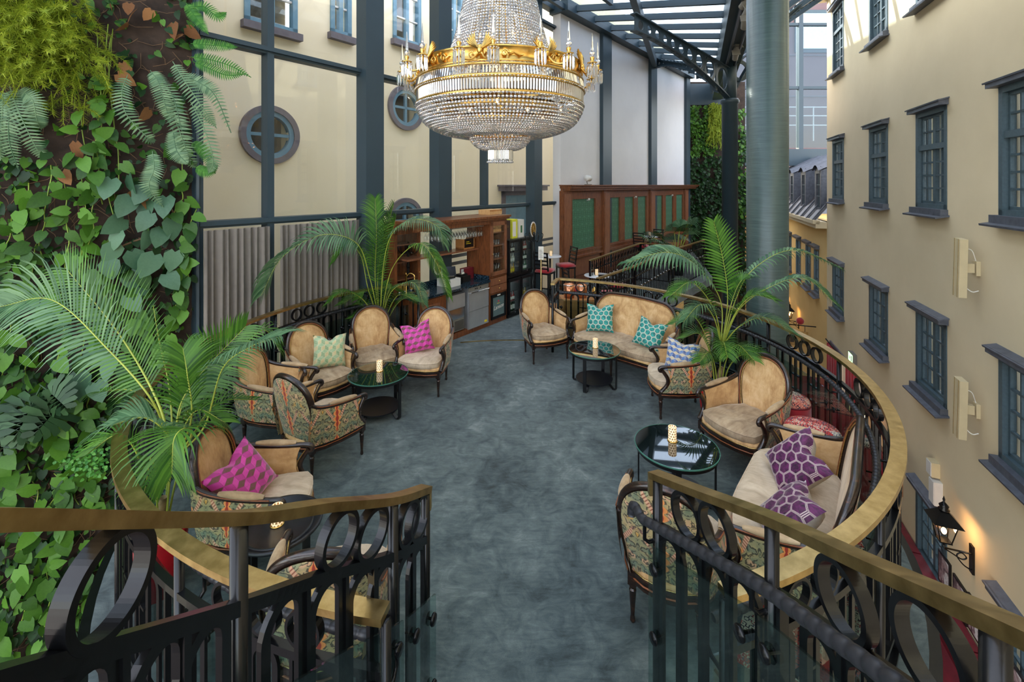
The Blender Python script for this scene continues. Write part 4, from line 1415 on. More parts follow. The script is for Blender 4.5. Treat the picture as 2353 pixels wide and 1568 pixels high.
# straight balustrades by the far stairs
def straight_balustrade(label, pts, h=1.1, spacing=0.12, z0=0.0):
    root = thing('straight_balustrade', label, 'balustrade')
    V = [Vector((x, y, z0)) for x, y in pts]
    up = lambda p, z: Vector((p.x, p.y, p.z + z))
    MB().sweep([up(p, h) for p in V], 0.06, 0.03).obj('handrail', MAT['brass'], root)
    for z in (0.08, 0.62, 0.88):
        MB().sweep([up(p, z) for p in V], 0.025, 0.025).obj('rail_bar', MAT['iron'], root)
    bal = MB().tube([(0, 0, 0.08), (0, 0, h)], 0.011, 6).mesh('baluster', MAT['iron'])
    knob = MB().ball((0, 0, 0), 0.022, 8, 5).mesh('baluster_knob', MAT['chrome'], True)
    scr = MB().tube([(-0.04, 0, 0.9), (-0.05, 0, 0.97), (0, 0, 1.03), (0.05, 0, 0.98), (0.03, 0, 0.93), (0.0, 0, 0.95)], 0.008, 6).mesh('scroll', MAT['iron'])
    for a, b in zip(V, V[1:]):
        L = (b - a).length
        n = max(1, int(L / spacing))
        an = math.atan2(b.y - a.y, b.x - a.x)
        for i in range(n + 1):
            q = a.lerp(b, i / n)
            ob('baluster', bal, root, T(q.x, q.y, q.z))
            if i % 2 == 0:
                ob('baluster_knob', knob, root, T(q.x, q.y, q.z + 0.62))
            elif L > 1:
                ob('scroll', scr, root, T(q.x, q.y, q.z, an))
    for p in V:
        MB().tube([up(p, 0), up(p, h)], 0.028, 10).obj('newel', MAT['iron'], root, True)
    return root
straight_balustrade('black balustrade with brass rail running along the panelled wall side of the far stairs', [(1.75, 10.2), (3.76, 13.3), (4.5, 12.7)])
straight_balustrade('black balustrade with brass rail receding behind the round lounge sofa', [(1.55, 8.25), (2.55, 9.5), (4.1, 11.8), (5.9, 14.0)])
# ================================================================== LOUNGE FURNITURE
def seat_kit(e):
    """meshes of an upholstered armchair (e=0) or of a settee widened by e each side; local +x is forwards"""
    K = []                                         # (name, mesh, sub-part-of or None)
    def Y(y):
        return y + (e if y > 1e-6 else -e if y < -1e-6 else 0)
    def full(half):
        a = [(x, Y(y)) for x, y in half]
        b = [(x, -Y(y)) for x, y in reversed(half) if abs(y) > 1e-6]
        return a + b
    half = [(-0.33, 0), (-0.31, 0.12), (-0.26, 0.215), (-0.16, 0.27), (0.0, 0.308), (0.16, 0.325), (0.255, 0.32), (0.305, 0.27), (0.345, 0.15), (0.36, 0)]
    rail = full(half)
    K.append(('seat_rail', MB().loft(rail, [(0.96, 0.255), (1.0, 0.262), (1.0, 0.285), (0.975, 0.29), (0.98, 0.305), (1.005, 0.31), (1.005, 0.335), (0.97, 0.34)]).mesh('seat_rail', MAT['dark_wood']), None))
    K.append(('rail_edge', MB().tube([(x * 1.007, y * 1.007, 0.298) for x, y in rail], 0.006, 6, closed=True).mesh('rail_edge', MAT['worn_wood'], True), None))
    K.append(('seat_base', MB().loft(rail, [(0.975, 0.338), (0.98, 0.352), (0.965, 0.372), (0.9, 0.374)]).mesh('seat_base', MAT['velvet'], True), None))
    K.append(('nailhead_trim', MB().tube([(x * 0.988, y * 0.988, 0.343) for x, y in rail], 0.0045, 5, closed=True).mesh('nailhead_trim', MAT['gold_nail'], True), None))
    ch = [(-0.285, 0), (-0.275, 0.1), (-0.24, 0.185), (-0.12, 0.242), (0.04, 0.272), (0.17, 0.288), (0.265, 0.286), (0.32, 0.22), (0.35, 0.12), (0.362, 0)]
    cu = full(ch)
    cu2 = []
    for (x0, y0), (x1, y1) in zip(cu, cu[1:] + cu[:1]):
        m = 3 if abs(y1 - y0) < 0.3 else 10
        for k in range(m):
            cu2.append((x0 + (x1 - x0) * k / m, y0 + (y1 - y0) * k / m))
    lay = [(0.955, 0.366), (0.985, 0.376), (1.0, 0.392), (1.004, 0.412), (0.998, 0.432), (0.975, 0.447), (0.92, 0.458), (0.8, 0.468), (0.62, 0.474), (0.4, 0.474), (0.15, 0.470)]
    mb = MB().loft(cu2, lay, 0.03, 0)
    rnd = random.Random(3)
    mb.v = [(x, y, z + (0.006 * math.sin(x * 31 + y * 17) + 0.005 * math.sin(y * 43 - x * 11)) * (1 if z > 0.45 else 0.2)) for x, y, z in mb.v]
    K.append(('seat_cushion', mb.mesh('seat_cushion', MAT['cushion_velvet'], True), None))
    K.append(('piping', MB().tube([(0.03 + (x - 0.03) * 0.994, y * 0.994, 0.441) for x, y in cu2], 0.006, 6, closed=True).mesh('piping', MAT['cushion_velvet'], True), 'seat_cushion'))
    # legs
    for x, y in ((0.265, 0.30), (0.265, -0.30), (-0.255, 0.20), (-0.255, -0.20)):
        mb = MB()
        mb.box((x, Y(y), 0.29), (0.052, 0.052, 0.085))
        mb.lathe([(0.012, 0.0), (0.017, 0.012), (0.015, 0.03), (0.012, 0.045), (0.017, 0.12), (0.023, 0.20), (0.024, 0.21), (0.017, 0.22), (0.026, 0.235), (0.026, 0.252)], 12, (x, Y(y), 0))
        K.append(('leg', mb.mesh('leg', MAT['dark_wood'], False), None))
    if e > 0:
        for x in (0.33, -0.29):
            mb = MB()
            mb.lathe([(0.012, 0.0), (0.017, 0.012), (0.015, 0.03), (0.012, 0.045), (0.017, 0.12), (0.023, 0.20), (0.026, 0.235), (0.026, 0.262)], 12, (x, 0, 0))
            K.append(('leg', mb.mesh('leg', MAT['dark_wood'], False), None))
    # sides
    for sg in (1, -1):
        plan = catmull([(-0.325, 0.272, 0.745), (-0.24, 0.292, 0.70), (-0.10, 0.312, 0.668), (0.06, 0.326, 0.648), (0.20, 0.338, 0.640)], 14)
        def sp(p, off, z):
            # outward normal is roughly +y
            back = max(0.0, -0.05 - p.x) / 0.27
            return (p.x - off * 0.3 + 0.05 * back * max(0.0, 0.74 - z), sg * (Y(abs(p.y) + off - 0.14 * back * max(0.0, 0.74 - z))), z)
        rows, uvs = [], []
        nz = 7
        arc = [0.0]
        for a, b in zip(plan, plan[1:]):
            arc.append(arc[-1] + (b - a).length)
        for j in range(nz + 1):
            t = j / nz
            row, uv = [], []
            for i, p in enumerate(plan):
                # the front edge of the panel follows the S of the arm post
                bow = 0.05 * math.sin(t * PI) * max(0, (i - 9) / 5)
                z = 0.335 + (p.z - 0.012 - 0.335) * t
                q = sp(p, 0.016 + 0.012 * math.sin(t * PI), z)
                fwd = (0.06 * (1 - t) ** 1.5) * max(0, (i - 8) / 6)
                row.append((q[0] + fwd - bow, q[1], z))
                uv.append((arc[i] - arc[-1] / 2 + 0.0001, z))
            rows.append(row)
            uvs.append(uv)
        K.append(('side_panel', MB().grid(rows, uvs).mesh('side_panel', MAT['tapestry'], True), None))
        rows = []
        for j in range(nz + 1):
            t = j / nz
            row = []
            for i, p in enumerate(plan):
                bow = 0.05 * math.sin(t * PI) * max(0, (i - 9) / 5)
                z = 0.34 + (p.z - 0.014 - 0.34) * t
                q = sp(p, -0.012 - 0.02 * math.sin(t * PI) * math.sin(PI * min(1, max(0, i / 14))), z)
                fwd = (0.06 * (1 - t) ** 1.5) * max(0, (i - 8) / 6)
                row.append((q[0] + fwd - bow - 0.008 * (i == 14), q[1], z))
            rows.append(row)
        K.append(('side_padding', MB().grid(rows).mesh('side_padding', MAT['velvet'], True), None))
        railp = [Vector((p.x, sg * Y(p.y), p.z)) for p in plan]
        yb = railp[-1].y
        sc = [Vector((0.235, yb, 0.638)), Vector((0.265, yb, 0.632)), Vector((0.285, yb, 0.612)), Vector((0.278, yb, 0.590)), Vector((0.258, yb, 0.585)), Vector((0.248, yb, 0.600)), Vector((0.258, yb, 0.612))]
        rp = railp + catmull(sc, 16)
        rr_ = [0.019] * len(railp) + [0.021] * 9 + [0.019, 0.018, 0.017, 0.016, 0.015, 0.014, 0.013, 0.012]
        K.append(('arm_rail', MB().tube(rp, rr_, 10).mesh('arm_rail', MAT['dark_wood'], True), None))
        K.append(('arm_edge', MB().tube([p + Vector((0, sg * 0.018, 0.008)) for p in railp[2:]], 0.005, 5).mesh('arm_edge', MAT['worn_wood'], True), None))
        post = catmull([(0.262, yb, 0.605), (0.235, yb, 0.57), (0.198, yb, 0.51), (0.19, yb * 0.998, 0.455), (0.215, yb * 0.99, 0.395), (0.262, yb * 0.97, 0.335)], 16)
        K.append(('arm_post', MB().tube(post, [0.02] * 12 + [0.022, 0.024, 0.026, 0.027, 0.028], 10).mesh('arm_post', MAT['dark_wood'], True), None))
        K.append(('nailhead_trim', MB().tube([Vector(p) + Vector((-0.024, -sg * 0.012, 0)) for p in post], 0.004, 5).mesh('nailhead_trim', MAT['gold_nail'], True), None))
        # arm pad
        pp = []
        rad_ = []
        seg = railp[6:14]
        for k in range(15):
            f = k / 14 * (len(seg) - 1)
            j = min(int(f), len(seg) - 2)
            q = seg[j].lerp(seg[j + 1], f - j)
            b = math.sin(PI * (0.06 + 0.88 * k / 14)) ** 0.45
            pp.append(q + Vector((0, 0, 0.016 + 0.012 * b)))
            rad_.append(0.031 * b)
        K.append(('arm_pad', MB().tube(pp, rad_, 12, flat=0.72).mesh('arm_pad', MAT['pad_velvet'], True), None))
    # back
    ZT, ZS = 0.99, 0.72
    def bx(y, z):
        return -0.272 - (z - 0.335) * 0.20 + 0.55 * min(abs(y), 0.3) ** 2
    def crown(yw):
        W = 0.262 + e
        return (0.05 * (1 - (yw / W) ** 2)) if e > 0 else 0.0
    def hw(z):
        if z <= ZS:
            t = (z - 0.335) / (ZS - 0.335)
            return 0.198 + 0.064 * math.sin(t * PI / 2)
        q = min(1.0, (z - ZS) / (ZT - ZS))
        return 0.262 * (1 - q ** 2.3) ** (1 / 2.1)
    zl = [0.335, 0.40, 0.47, 0.54, 0.61, 0.67, 0.72, 0.77, 0.82, 0.86, 0.895, 0.925, 0.95, 0.968, 0.981, 0.988]
    side = [(hw(z), z) for z in zl]
    top = [(side[-1][0] * k / 3, 0.988 + 0.002 * (1 - k / 3)) for k in (2, 1)]
    right = side + top
    def bpt(y, z, off=0.0, sgn=1):
        yw = Y(y) if y > 1e-6 else y
        g = max(0, (z - 0.6) / 0.39) if e > 0 else 0
        return Vector((bx(y, z) + off, sgn * yw, z + crown(yw) * g))
    mid = [bpt(0, 0.99)] if e == 0 else [Vector((bx(0, 0.99), e - 2 * e * k / 12, 0.99 + crown(e - 2 * e * k / 12))) for k in range(13)]
    loop = [bpt(y, z) for y, z in right] + mid + [bpt(y, z, 0, -1) for y, z in reversed(right)]
    loop = [p for i, p in enumerate(loop) if i == 0 or (p - loop[i - 1]).length > 1e-4]
    K.append(('back_frame', MB().tube([p + Vector((0.012, 0, 0)) for p in loop], 0.026, 10).mesh('back_frame', MAT['dark_wood'], True), None))
    cen = Vector((0, 0, 0.66))
    def inset(p, k, dx):
        d = Vector((0, cen.y - p.y, cen.z - p.z))
        d = d.normalized() * k if e == 0 else Vector((0, -math.copysign(min(abs(p.y), 1), p.y) * k * 1.2, -k if p.z > 0.85 else 0))
        return p + d + Vector((dx, 0, 0))
    K.append(('back_edge', MB().tube([inset(p, 0.014, 0.034) for p in loop], 0.0065, 6).mesh('back_edge', MAT['worn_wood'], True), None))
    K.append(('nailhead_trim', MB().tube([inset(p, 0.030, 0.030) for p in loop[1:-1]], 0.004, 5).mesh('nailhead_trim', MAT['gold_nail'], True), None))
    def back_grid(z0, off, puff, inset_w, uv):
        rows, uvs = [], []
        zz = [z0] + [z for z in zl if z > z0 + 0.02]
        nc = 10 if e == 0 else 18
        for z in zz:
            w = max(0.004, hw(z) - inset_w)
            row, ur = [], []
            for k in range(nc + 1):
                f = -1 + 2 * k / nc
                yw = f * (w + e)
                ye = max(0.0, abs(yw) - e)
                g = max(0, (z - 0.6) / 0.39) if e > 0 else 0
                edge = 1 - abs(f) ** 4
                zt = max(0, 1 - ((z - 0.68) / 0.33) ** 4)
                row.append((bx(ye, z) + off + puff * edge * zt, yw, z - 0.012 + crown(yw) * g))
                ur.append((yw + 0.0001, z))
            rows.append(row)
            uvs.append(ur)
        return MB().grid(rows, uvs if uv else None)
    K.append(('back_padding', back_grid(0.40, 0.012, 0.030, 0.016, False).mesh('back_padding', MAT['velvet'], True), None))
    K.append(('back_panel', back_grid(0.335, -0.016, -0.012, 0.006, True).mesh('back_panel', MAT['tapestry'], True), None))
    return K

KIT_CHAIR = seat_kit(0.0)
KIT_SOFA = seat_kit(0.44)
def seat(kit, name, label, cat, x, y, deg, group, cushion_mat=None):
    root = thing(name, label, cat, (x, y, 0.0), math.radians(deg), group)
    made = {}
    for nm, me, sub in kit:
        if cushion_mat and nm in ('seat_cushion', 'piping'):
            me = me.copy()
            me.materials[0] = MAT[cushion_mat]
        o = ob(nm, me, made[sub] if sub else root)
        made[nm] = o
    return root

AC = 'upholstered armchairs of the round lounge'
CH_ = {}
def chair(k, label, x, y, deg, cm=None):
    CH_[k] = (x, y, math.radians(deg))
    seat(KIT_CHAIR, 'armchair', label, 'armchair', x, y, deg, AC, cm)
chair('A', 'tan velvet armchair holding the pale green cushion', -2.42, 5.74, -38)
chair('B', 'tan velvet armchair with an empty seat before the tall rear palm', -1.93, 6.42, -63)
chair('C', 'tan velvet armchair with a magenta cushion, nearest the bar dishwasher', -1.20, 6.34, -104, 'pale_velvet')
chair('D', 'armchair with its back to the grey curtain, behind the floral backed armchair', -2.60, 5.06, -4, 'pale_velvet')
chair('E', 'armchair turned away showing its whole floral tapestry back, by the dark green table', -1.95, 4.64, 61, 'pale_velvet')
chair('F', 'armchair with a magenta cushion under the front palm, beside the round tray table', -1.90, 3.42, 8, 'pale_velvet')
chair('G', 'armchair seen from above behind the stair balustrade rings, below the tray table', -1.02, 2.62, 98, 'pale_velvet')
chair('H', 'tan velvet armchair with an empty seat beside the bottle coolers and wooden crates', 0.51, 7.46, -67)
chair('J', 'armchair seen from its floral side, holding the blue cube patterned cushion', 2.08, 5.70, 172, 'pale_velvet')
chair('K', 'tan velvet armchair with an empty seat between the red planter and the poufs', 2.36, 4.62, -152)
chair('M', 'armchair with floral tapestry back in front of the ribbed grip rail', 1.07, 3.05, 62, 'pale_velvet')
seat(KIT_SOFA, 'settee', 'tan velvet settee with two teal hexagon cushions', 'sofa', 1.68, 6.88, -135.5, 'velvet settees')
seat(KIT_SOFA, 'settee', 'cream velvet settee with two purple hexagon cushions beside the brass rail', 'sofa', 2.05, 3.34, 141, 'velvet settees', 'pale_velvet')

# ---- scatter cushions
def pillow(label, front, back, M, size=0.42, chop=0.35, thick=0.085):
    root = thing('scatter_cushion', label, 'cushion', group='scatter cushions')
    root.matrix_basis = M
    n = 16
    def face(sg):
        rows, uvs = [], []
        for j in range(n + 1):
            v = -1 + 2 * j / n
            row, ur = [], []
            for i in range(n + 1):
                u = -1 + 2 * i / n
                pin = 1 - 0.10 * (1 - abs(u) ** 3) * abs(v) ** 2
                pin2 = 1 - 0.10 * (1 - abs(v) ** 3) * abs(u) ** 2
                x = u * pin2 * size / 2
                y = v * pin * size / 2
                # dent pressed into the top edge
                dent = chop * math.exp(-(u / 0.28) ** 2) * max(0.0, v) ** 1.4
                y -= dent * size * 0.42
                z = thick * ((1 - u ** 4) * (1 - v ** 4)) ** 0.55 * (1 - 0.55 * dent)
                z += 0.006 * math.sin(u * 9 + v * 5) * (1 - u * u) * (1 - v * v)
                row.append((x, y, sg * z))
                ur.append(((u + 1) / 2 + 0.001, (v + 1) / 2 + 0.001))
            rows.append(row if sg > 0 else row[::-1])
            uvs.append(ur if sg > 0 else ur[::-1])
        return MB().grid(rows, uvs)
    face(1).obj('front_cover', MAT[front], root, True)
    face(-1).obj('back_cover', MAT[back], root, True)
    return root

def lean(x, y, z, face_deg, tilt, roll=0.0):
    """cushion standing on a seat: front turned to face_deg, leaning back by tilt, rolled in its plane"""
    return Matrix.Translation((x, y, z)) @ Matrix.Rotation(math.radians(face_deg), 4, 'Z') @ Matrix.Rotation(-tilt, 4, 'Y') @ \
        frame((0, 0, 0), (0, 1, 0), (0, 0, 1), (1, 0, 0)) @ Matrix.Rotation(roll, 4, 'Z')
def on_chair(k, f, l, up, turn, tilt, roll):
    x, y, a = CH_[k]
    return lean(x + f * math.cos(a) - l * math.sin(a), y + f * math.sin(a) + l * math.cos(a), up, math.degrees(a) + turn, tilt, roll)
pillow('pale green and gold cube patterned cushion on a tan armchair', 'cube_green', 'back_sage', on_chair('A', -0.02, 0.14, 0.66, -18, 0.35, -0.1), 0.42)
pillow('magenta cube patterned cushion on the armchair nearest the bar', 'cube_magenta', 'back_magenta', on_chair('C', -0.02, -0.14, 0.66, 20, 0.35, 0.22), 0.42)
pillow('magenta cube patterned cushion on the armchair under the front palm', 'cube_magenta', 'back_magenta', on_chair('F', -0.10, -0.05, 0.63, -28, 0.55, 0.3), 0.42, 0.25)
pillow('blue and cream cube patterned cushion on the side-on armchair', 'cube_blue', 'back_tealblue', on_chair('J', -0.03, 0.06, 0.66, 58, 0.25, -0.05), 0.42, 0.2)
def on_sofa(x, y, deg, f, l, up, turn, tilt, roll):
    a = math.radians(deg)
    return lean(x + f * math.cos(a) - l * math.sin(a), y + f * math.sin(a) + l * math.cos(a), up, deg + turn, tilt, roll)
pillow('teal hexagon cushion propped in the settee corner beside the empty armchair', 'hex_teal', 'back_grey', on_sofa(1.68, 6.88, -135.5, -0.06, -0.46, 0.68, 22, 0.35, 0.06), 0.44, 0.32)
pillow('teal hexagon cushion on the settee end near the blue cushion', 'hex_teal', 'back_grey', on_sofa(1.68, 6.88, -135.5, 0.0, 0.44, 0.65, 12, 0.5, -0.2), 0.42, 0.35)
pillow('dark purple hexagon cushion on the cream settee, farther from the stairs', 'hex_purple', 'back_grey', on_sofa(2.05, 3.34, 141, 0.0, -0.26, 0.63, 38, 0.7, -0.35), 0.46, 0.35)
pillow('plum hexagon cushion on the cream settee, nearer the stair rail', 'hex_purple', 'back_grey', on_sofa(2.05, 3.34, 141, -0.04, 0.43, 0.64, 10, 0.8, 0.25), 0.44, 0.2)

# ---- round side tables
def side_table(label, x, y, top_mat, tray=False, R=0.355, h=0.5, rot=0.0):
    t = thing('side_table', label, 'table', (x, y, 0), rot, 'round side tables')
    if tray:
        MB().lathe([(0.0, h - 0.012), (R - 0.04, h - 0.012), (R - 0.015, h + 0.012), (R, h + 0.012), (R, h - 0.005), (R - 0.03, h - 0.03), (0.0, h - 0.03)], 48).obj('tray_top', MAT['black_top'], t, True)
        MB().lathe([(R - 0.075, h - 0.011), (R - 0.07, h - 0.006), (R - 0.06, h - 0.006), (R - 0.055, h - 0.011)], 48, cap=False).obj('tray_groove', MAT['black'], t, True)
    else:
        MB().lathe([(0.0, h), (R - 0.004, h), (R, h - 0.004), (R, h - 0.010), (0.0, h - 0.010)], 56).obj('glass_top', MAT[top_mat], t)
        MB().lathe([(0.0, h - 0.011), (R - 0.012, h - 0.011), (R - 0.012, h - 0.045), (R - 0.02, h - 0.045), (R - 0.02, h - 0.02), (0.0, h - 0.02)], 48).obj('table_ring', MAT['black'], t)
        MB().lathe([(R - 0.0045, h - 0.0105), (R + 0.0012, h - 0.0105), (R + 0.0012, h + 0.0005), (R - 0.0045, h + 0.0005), (R - 0.0045, h - 0.0105)], 56, cap=False).obj('glass_edge', MAT['glass_edge'], t)
    for k in range(4):
        a = PI / 4 + k * PI / 2
        c, s = math.cos(a), math.sin(a)
        r = R - 0.035
        mb = MB()
        mb.box((r * c, r * s, (h - 0.03) / 2 + 0.012), (0.014, 0.045, h - 0.055), a)
        o = mb.obj('leg', MAT['black'], t)
        MB().sweep([(r * c, r * s, 0.016), ((r - 0.04) * c, (r - 0.04) * s, 0.01), ((r - 0.12) * c, (r - 0.12) * s, 0.085)], 0.045, 0.008).obj('foot_strut', MAT['black'], t)
    MB().lathe([(0.0, 0.10), (R - 0.10, 0.10), (R - 0.10, 0.088), (0.0, 0.088)], 40).obj('lower_shelf', MAT['black_top'], t)
    return t
te = NT('glass_edge')
MAT['glass_edge'] = te.base(srgb(70, 120, 104), 0.1)
tg = NT('table_glass_green')
MAT['table_glass_green'] = tg.base(srgb(14, 36, 28), 0.03, 0.0, Specular_IOR_Level=0.9, Coat_Weight=1.0, Coat_Roughness=0.0)
side_table('round dark green glass table among the five left armchairs', -1.63, 5.56, 'table_glass_green', rot=0.35)
side_table('round black glass table before the teal cushion settee', 1.15, 6.37, 'table_glass', rot=0.2)
side_table('round black glass table before the purple cushion settee', 1.45, 4.02, 'table_glass', rot=0.5)
side_table('round black tray table half hidden by the stair rail', -1.55, 3.03, None, True, 0.27, 0.545, 0.4)

CANDLE = MB().lathe([(0.036, 0.0), (0.038, 0.004), (0.036, 0.008), (0.036, 0.125), (0.034, 0.127), (0.032, 0.125), (0.032, 0.03)], 28).mesh('candle_glass', MAT['candle'], True)
CWAX = MB().lathe([(0.031, 0.008), (0.031, 0.06), (0.0, 0.06)], 20).mesh('wax', MAT['paper'])
CFLAME = MB().ball((0, 0, 0.078), 0.006, 8, 6, (1, 1, 2.0)).mesh('flame', MAT['flame'], True)
CBASE = MB().lathe([(0.044, 0.0), (0.044, 0.005), (0.036, 0.007)], 28).mesh('dish', MAT['gold'], True)
def candle(label, x, y, z, s=1.0):
    c = thing('candle_holder', label, 'candle holder', (x, y, z), group='gold patterned candle holders')
    for nm, me in (('dish', CBASE), ('candle_glass', CANDLE), ('wax', CWAX), ('flame', CFLAME)):
        ob(nm, me, c, Matrix.Scale(s, 4))
p = on(872, 853, 0.5); candle('gold scaled candle holder on the dark green glass table', p.x, p.y, 0.5)
p = on(1368, 799, 0.5); candle('gold scaled candle holder on the table before the teal cushions', p.x, p.y, 0.5)
p = on(1545, 1013, 0.5); candle('gold scaled candle holder on the table before the purple cushions', p.x, p.y, 0.5)
p = on(637, 1205, 0.533); candle('gold scaled candle holder on the black tray table', p.x, p.y, 0.533)

# ---- kilim poufs behind the purple cushion settee
def pouf(label, x, y, r, h, mat):
    o = thing('kilim_pouf', label, 'pouf', (x, y, 0), group='kilim poufs')
    MB().lathe([(0.0, 0.0), (r * 0.94, 0.0), (r, 0.05), (r * 1.02, h * 0.5), (r, h - 0.05), (r * 0.985, h - 0.03)], 40).obj('side', MAT['red_velvet'], o, True)
    MB().lathe([(r * 0.99, h - 0.035), (r * 0.98, h - 0.01), (r * 0.9, h + 0.015), (r * 0.6, h + 0.035), (0.0, h + 0.045)], 40).obj('top', MAT[mat], o, True)
    MB().tube([(r * 0.99 * math.cos(2 * PI * k / 40), r * 0.99 * math.sin(2 * PI * k / 40), h - 0.03) for k in range(40)], 0.008, 6, closed=True).obj('piping', MAT['burgundy'], o, True)
pouf('small red pouf with a patchwork kilim top behind the empty armchair', 2.93, 4.80, 0.19, 0.55, 'kilim_a')
pouf('large red pouf with a patchwork kilim top behind the purple cushion settee', 2.77, 4.20, 0.23, 0.55, 'kilim_b')
# kilim rug under the settee, trimmed to the curve of the balustrade
def build_rug():
    sx_, sy_, a = 2.05, 3.12, math.radians(143)
    f, l = Vector((math.cos(a), math.sin(a))), Vector((-math.sin(a), math.cos(a)))
    ring = []
    for k in range(64):
        t = 2 * PI * k / 64
        u, v = math.cos(t), math.sin(t)
        m = max(abs(u), abs(v))
        q = Vector((sx_, sy_)) + f * (u / m * 0.34) + l * (v / m * 0.80)
        d = q - Vector((CX, CY))
        if d.length > 3.09:
            q = Vector((CX, CY)) + d.normalized() * 3.09
        ring.append((q.x, q.y))
    o = MB().prism(ring, 0.001, 0.012).obj('kilim_rug', MAT['kilim_b'])
    tag(o, 'red patterned kilim rug under the purple cushion settee', 'rug')
build_rug()
# ================================================================== PLANTS
def leaf_heart(L=1.0, W=0.72, curl=0.18):
    """heart-shaped leaf, base at the origin, tip along +y, lying in xy; folded along the midrib"""
    mid = [(0, 0.0), (0, 0.28), (0, 0.55), (0, 0.8), (0, 1.0)]
    ed = [(0.18, -0.14), (0.5, 0.12), (0.47, 0.45), (0.26, 0.78), (0, 1.0)]
    vs_ = []
    for x, y in mid:
        vs_.append((0, y * L, -curl * y * y * L))
    for sg in (1, -1):
        for x, y in ed[:-1]:
            vs_.append((sg * x * W, y * L, 0.10 * x * W - curl * max(0, y) ** 2 * L))
    fs = []
    for sg in range(2):
        o = 5 + sg * 4
        q = [(0, o, o + 1, 1), (1, o + 1, o + 2, 2), (2, o + 2, o + 3, 3), (3, o + 3, 4)]
        fs += q if sg == 0 else [tuple(reversed(f)) for f in q]
    return vs_, fs

def leaf_mat(mb, M, L, W=None, curl=0.18):
    v, f = leaf_heart(1.0, 0.8 if W is None else W, curl)
    mb.add([M @ Vector((x * L, y * L, z * L)) for x, y, z in v], f)

HEART = {}
for nm in ('leaf_pothos', 'leaf_deep', 'leaf_philo', 'leaf_dry'):
    v, f = leaf_heart(1.0, 0.8 if nm != 'leaf_philo' else 0.86, 0.22)
    HEART[nm] = MB().add(v, f).mesh('leaf', MAT[nm], True)

def wall_leaf_M(W, s, z, off, down, yaw, tilt):
    """leaf hanging from a vertical wall: tip points along 'down' angle in the wall plane (0 = straight down), tilted out"""
    n, u = W.n, W.u
    d = (Vector((0, 0, -1)) * math.cos(down) + u * math.sin(down))
    y = (d * math.cos(tilt) + n * math.sin(tilt)).normalized()
    zf = (n * math.cos(tilt) - d * math.sin(tilt)).normalized()
    x = y.cross(zf).normalized()
    R = Matrix.Rotation(yaw, 4, 'Y')
    return frame(W.p(s, z, off), x, y, zf) @ R

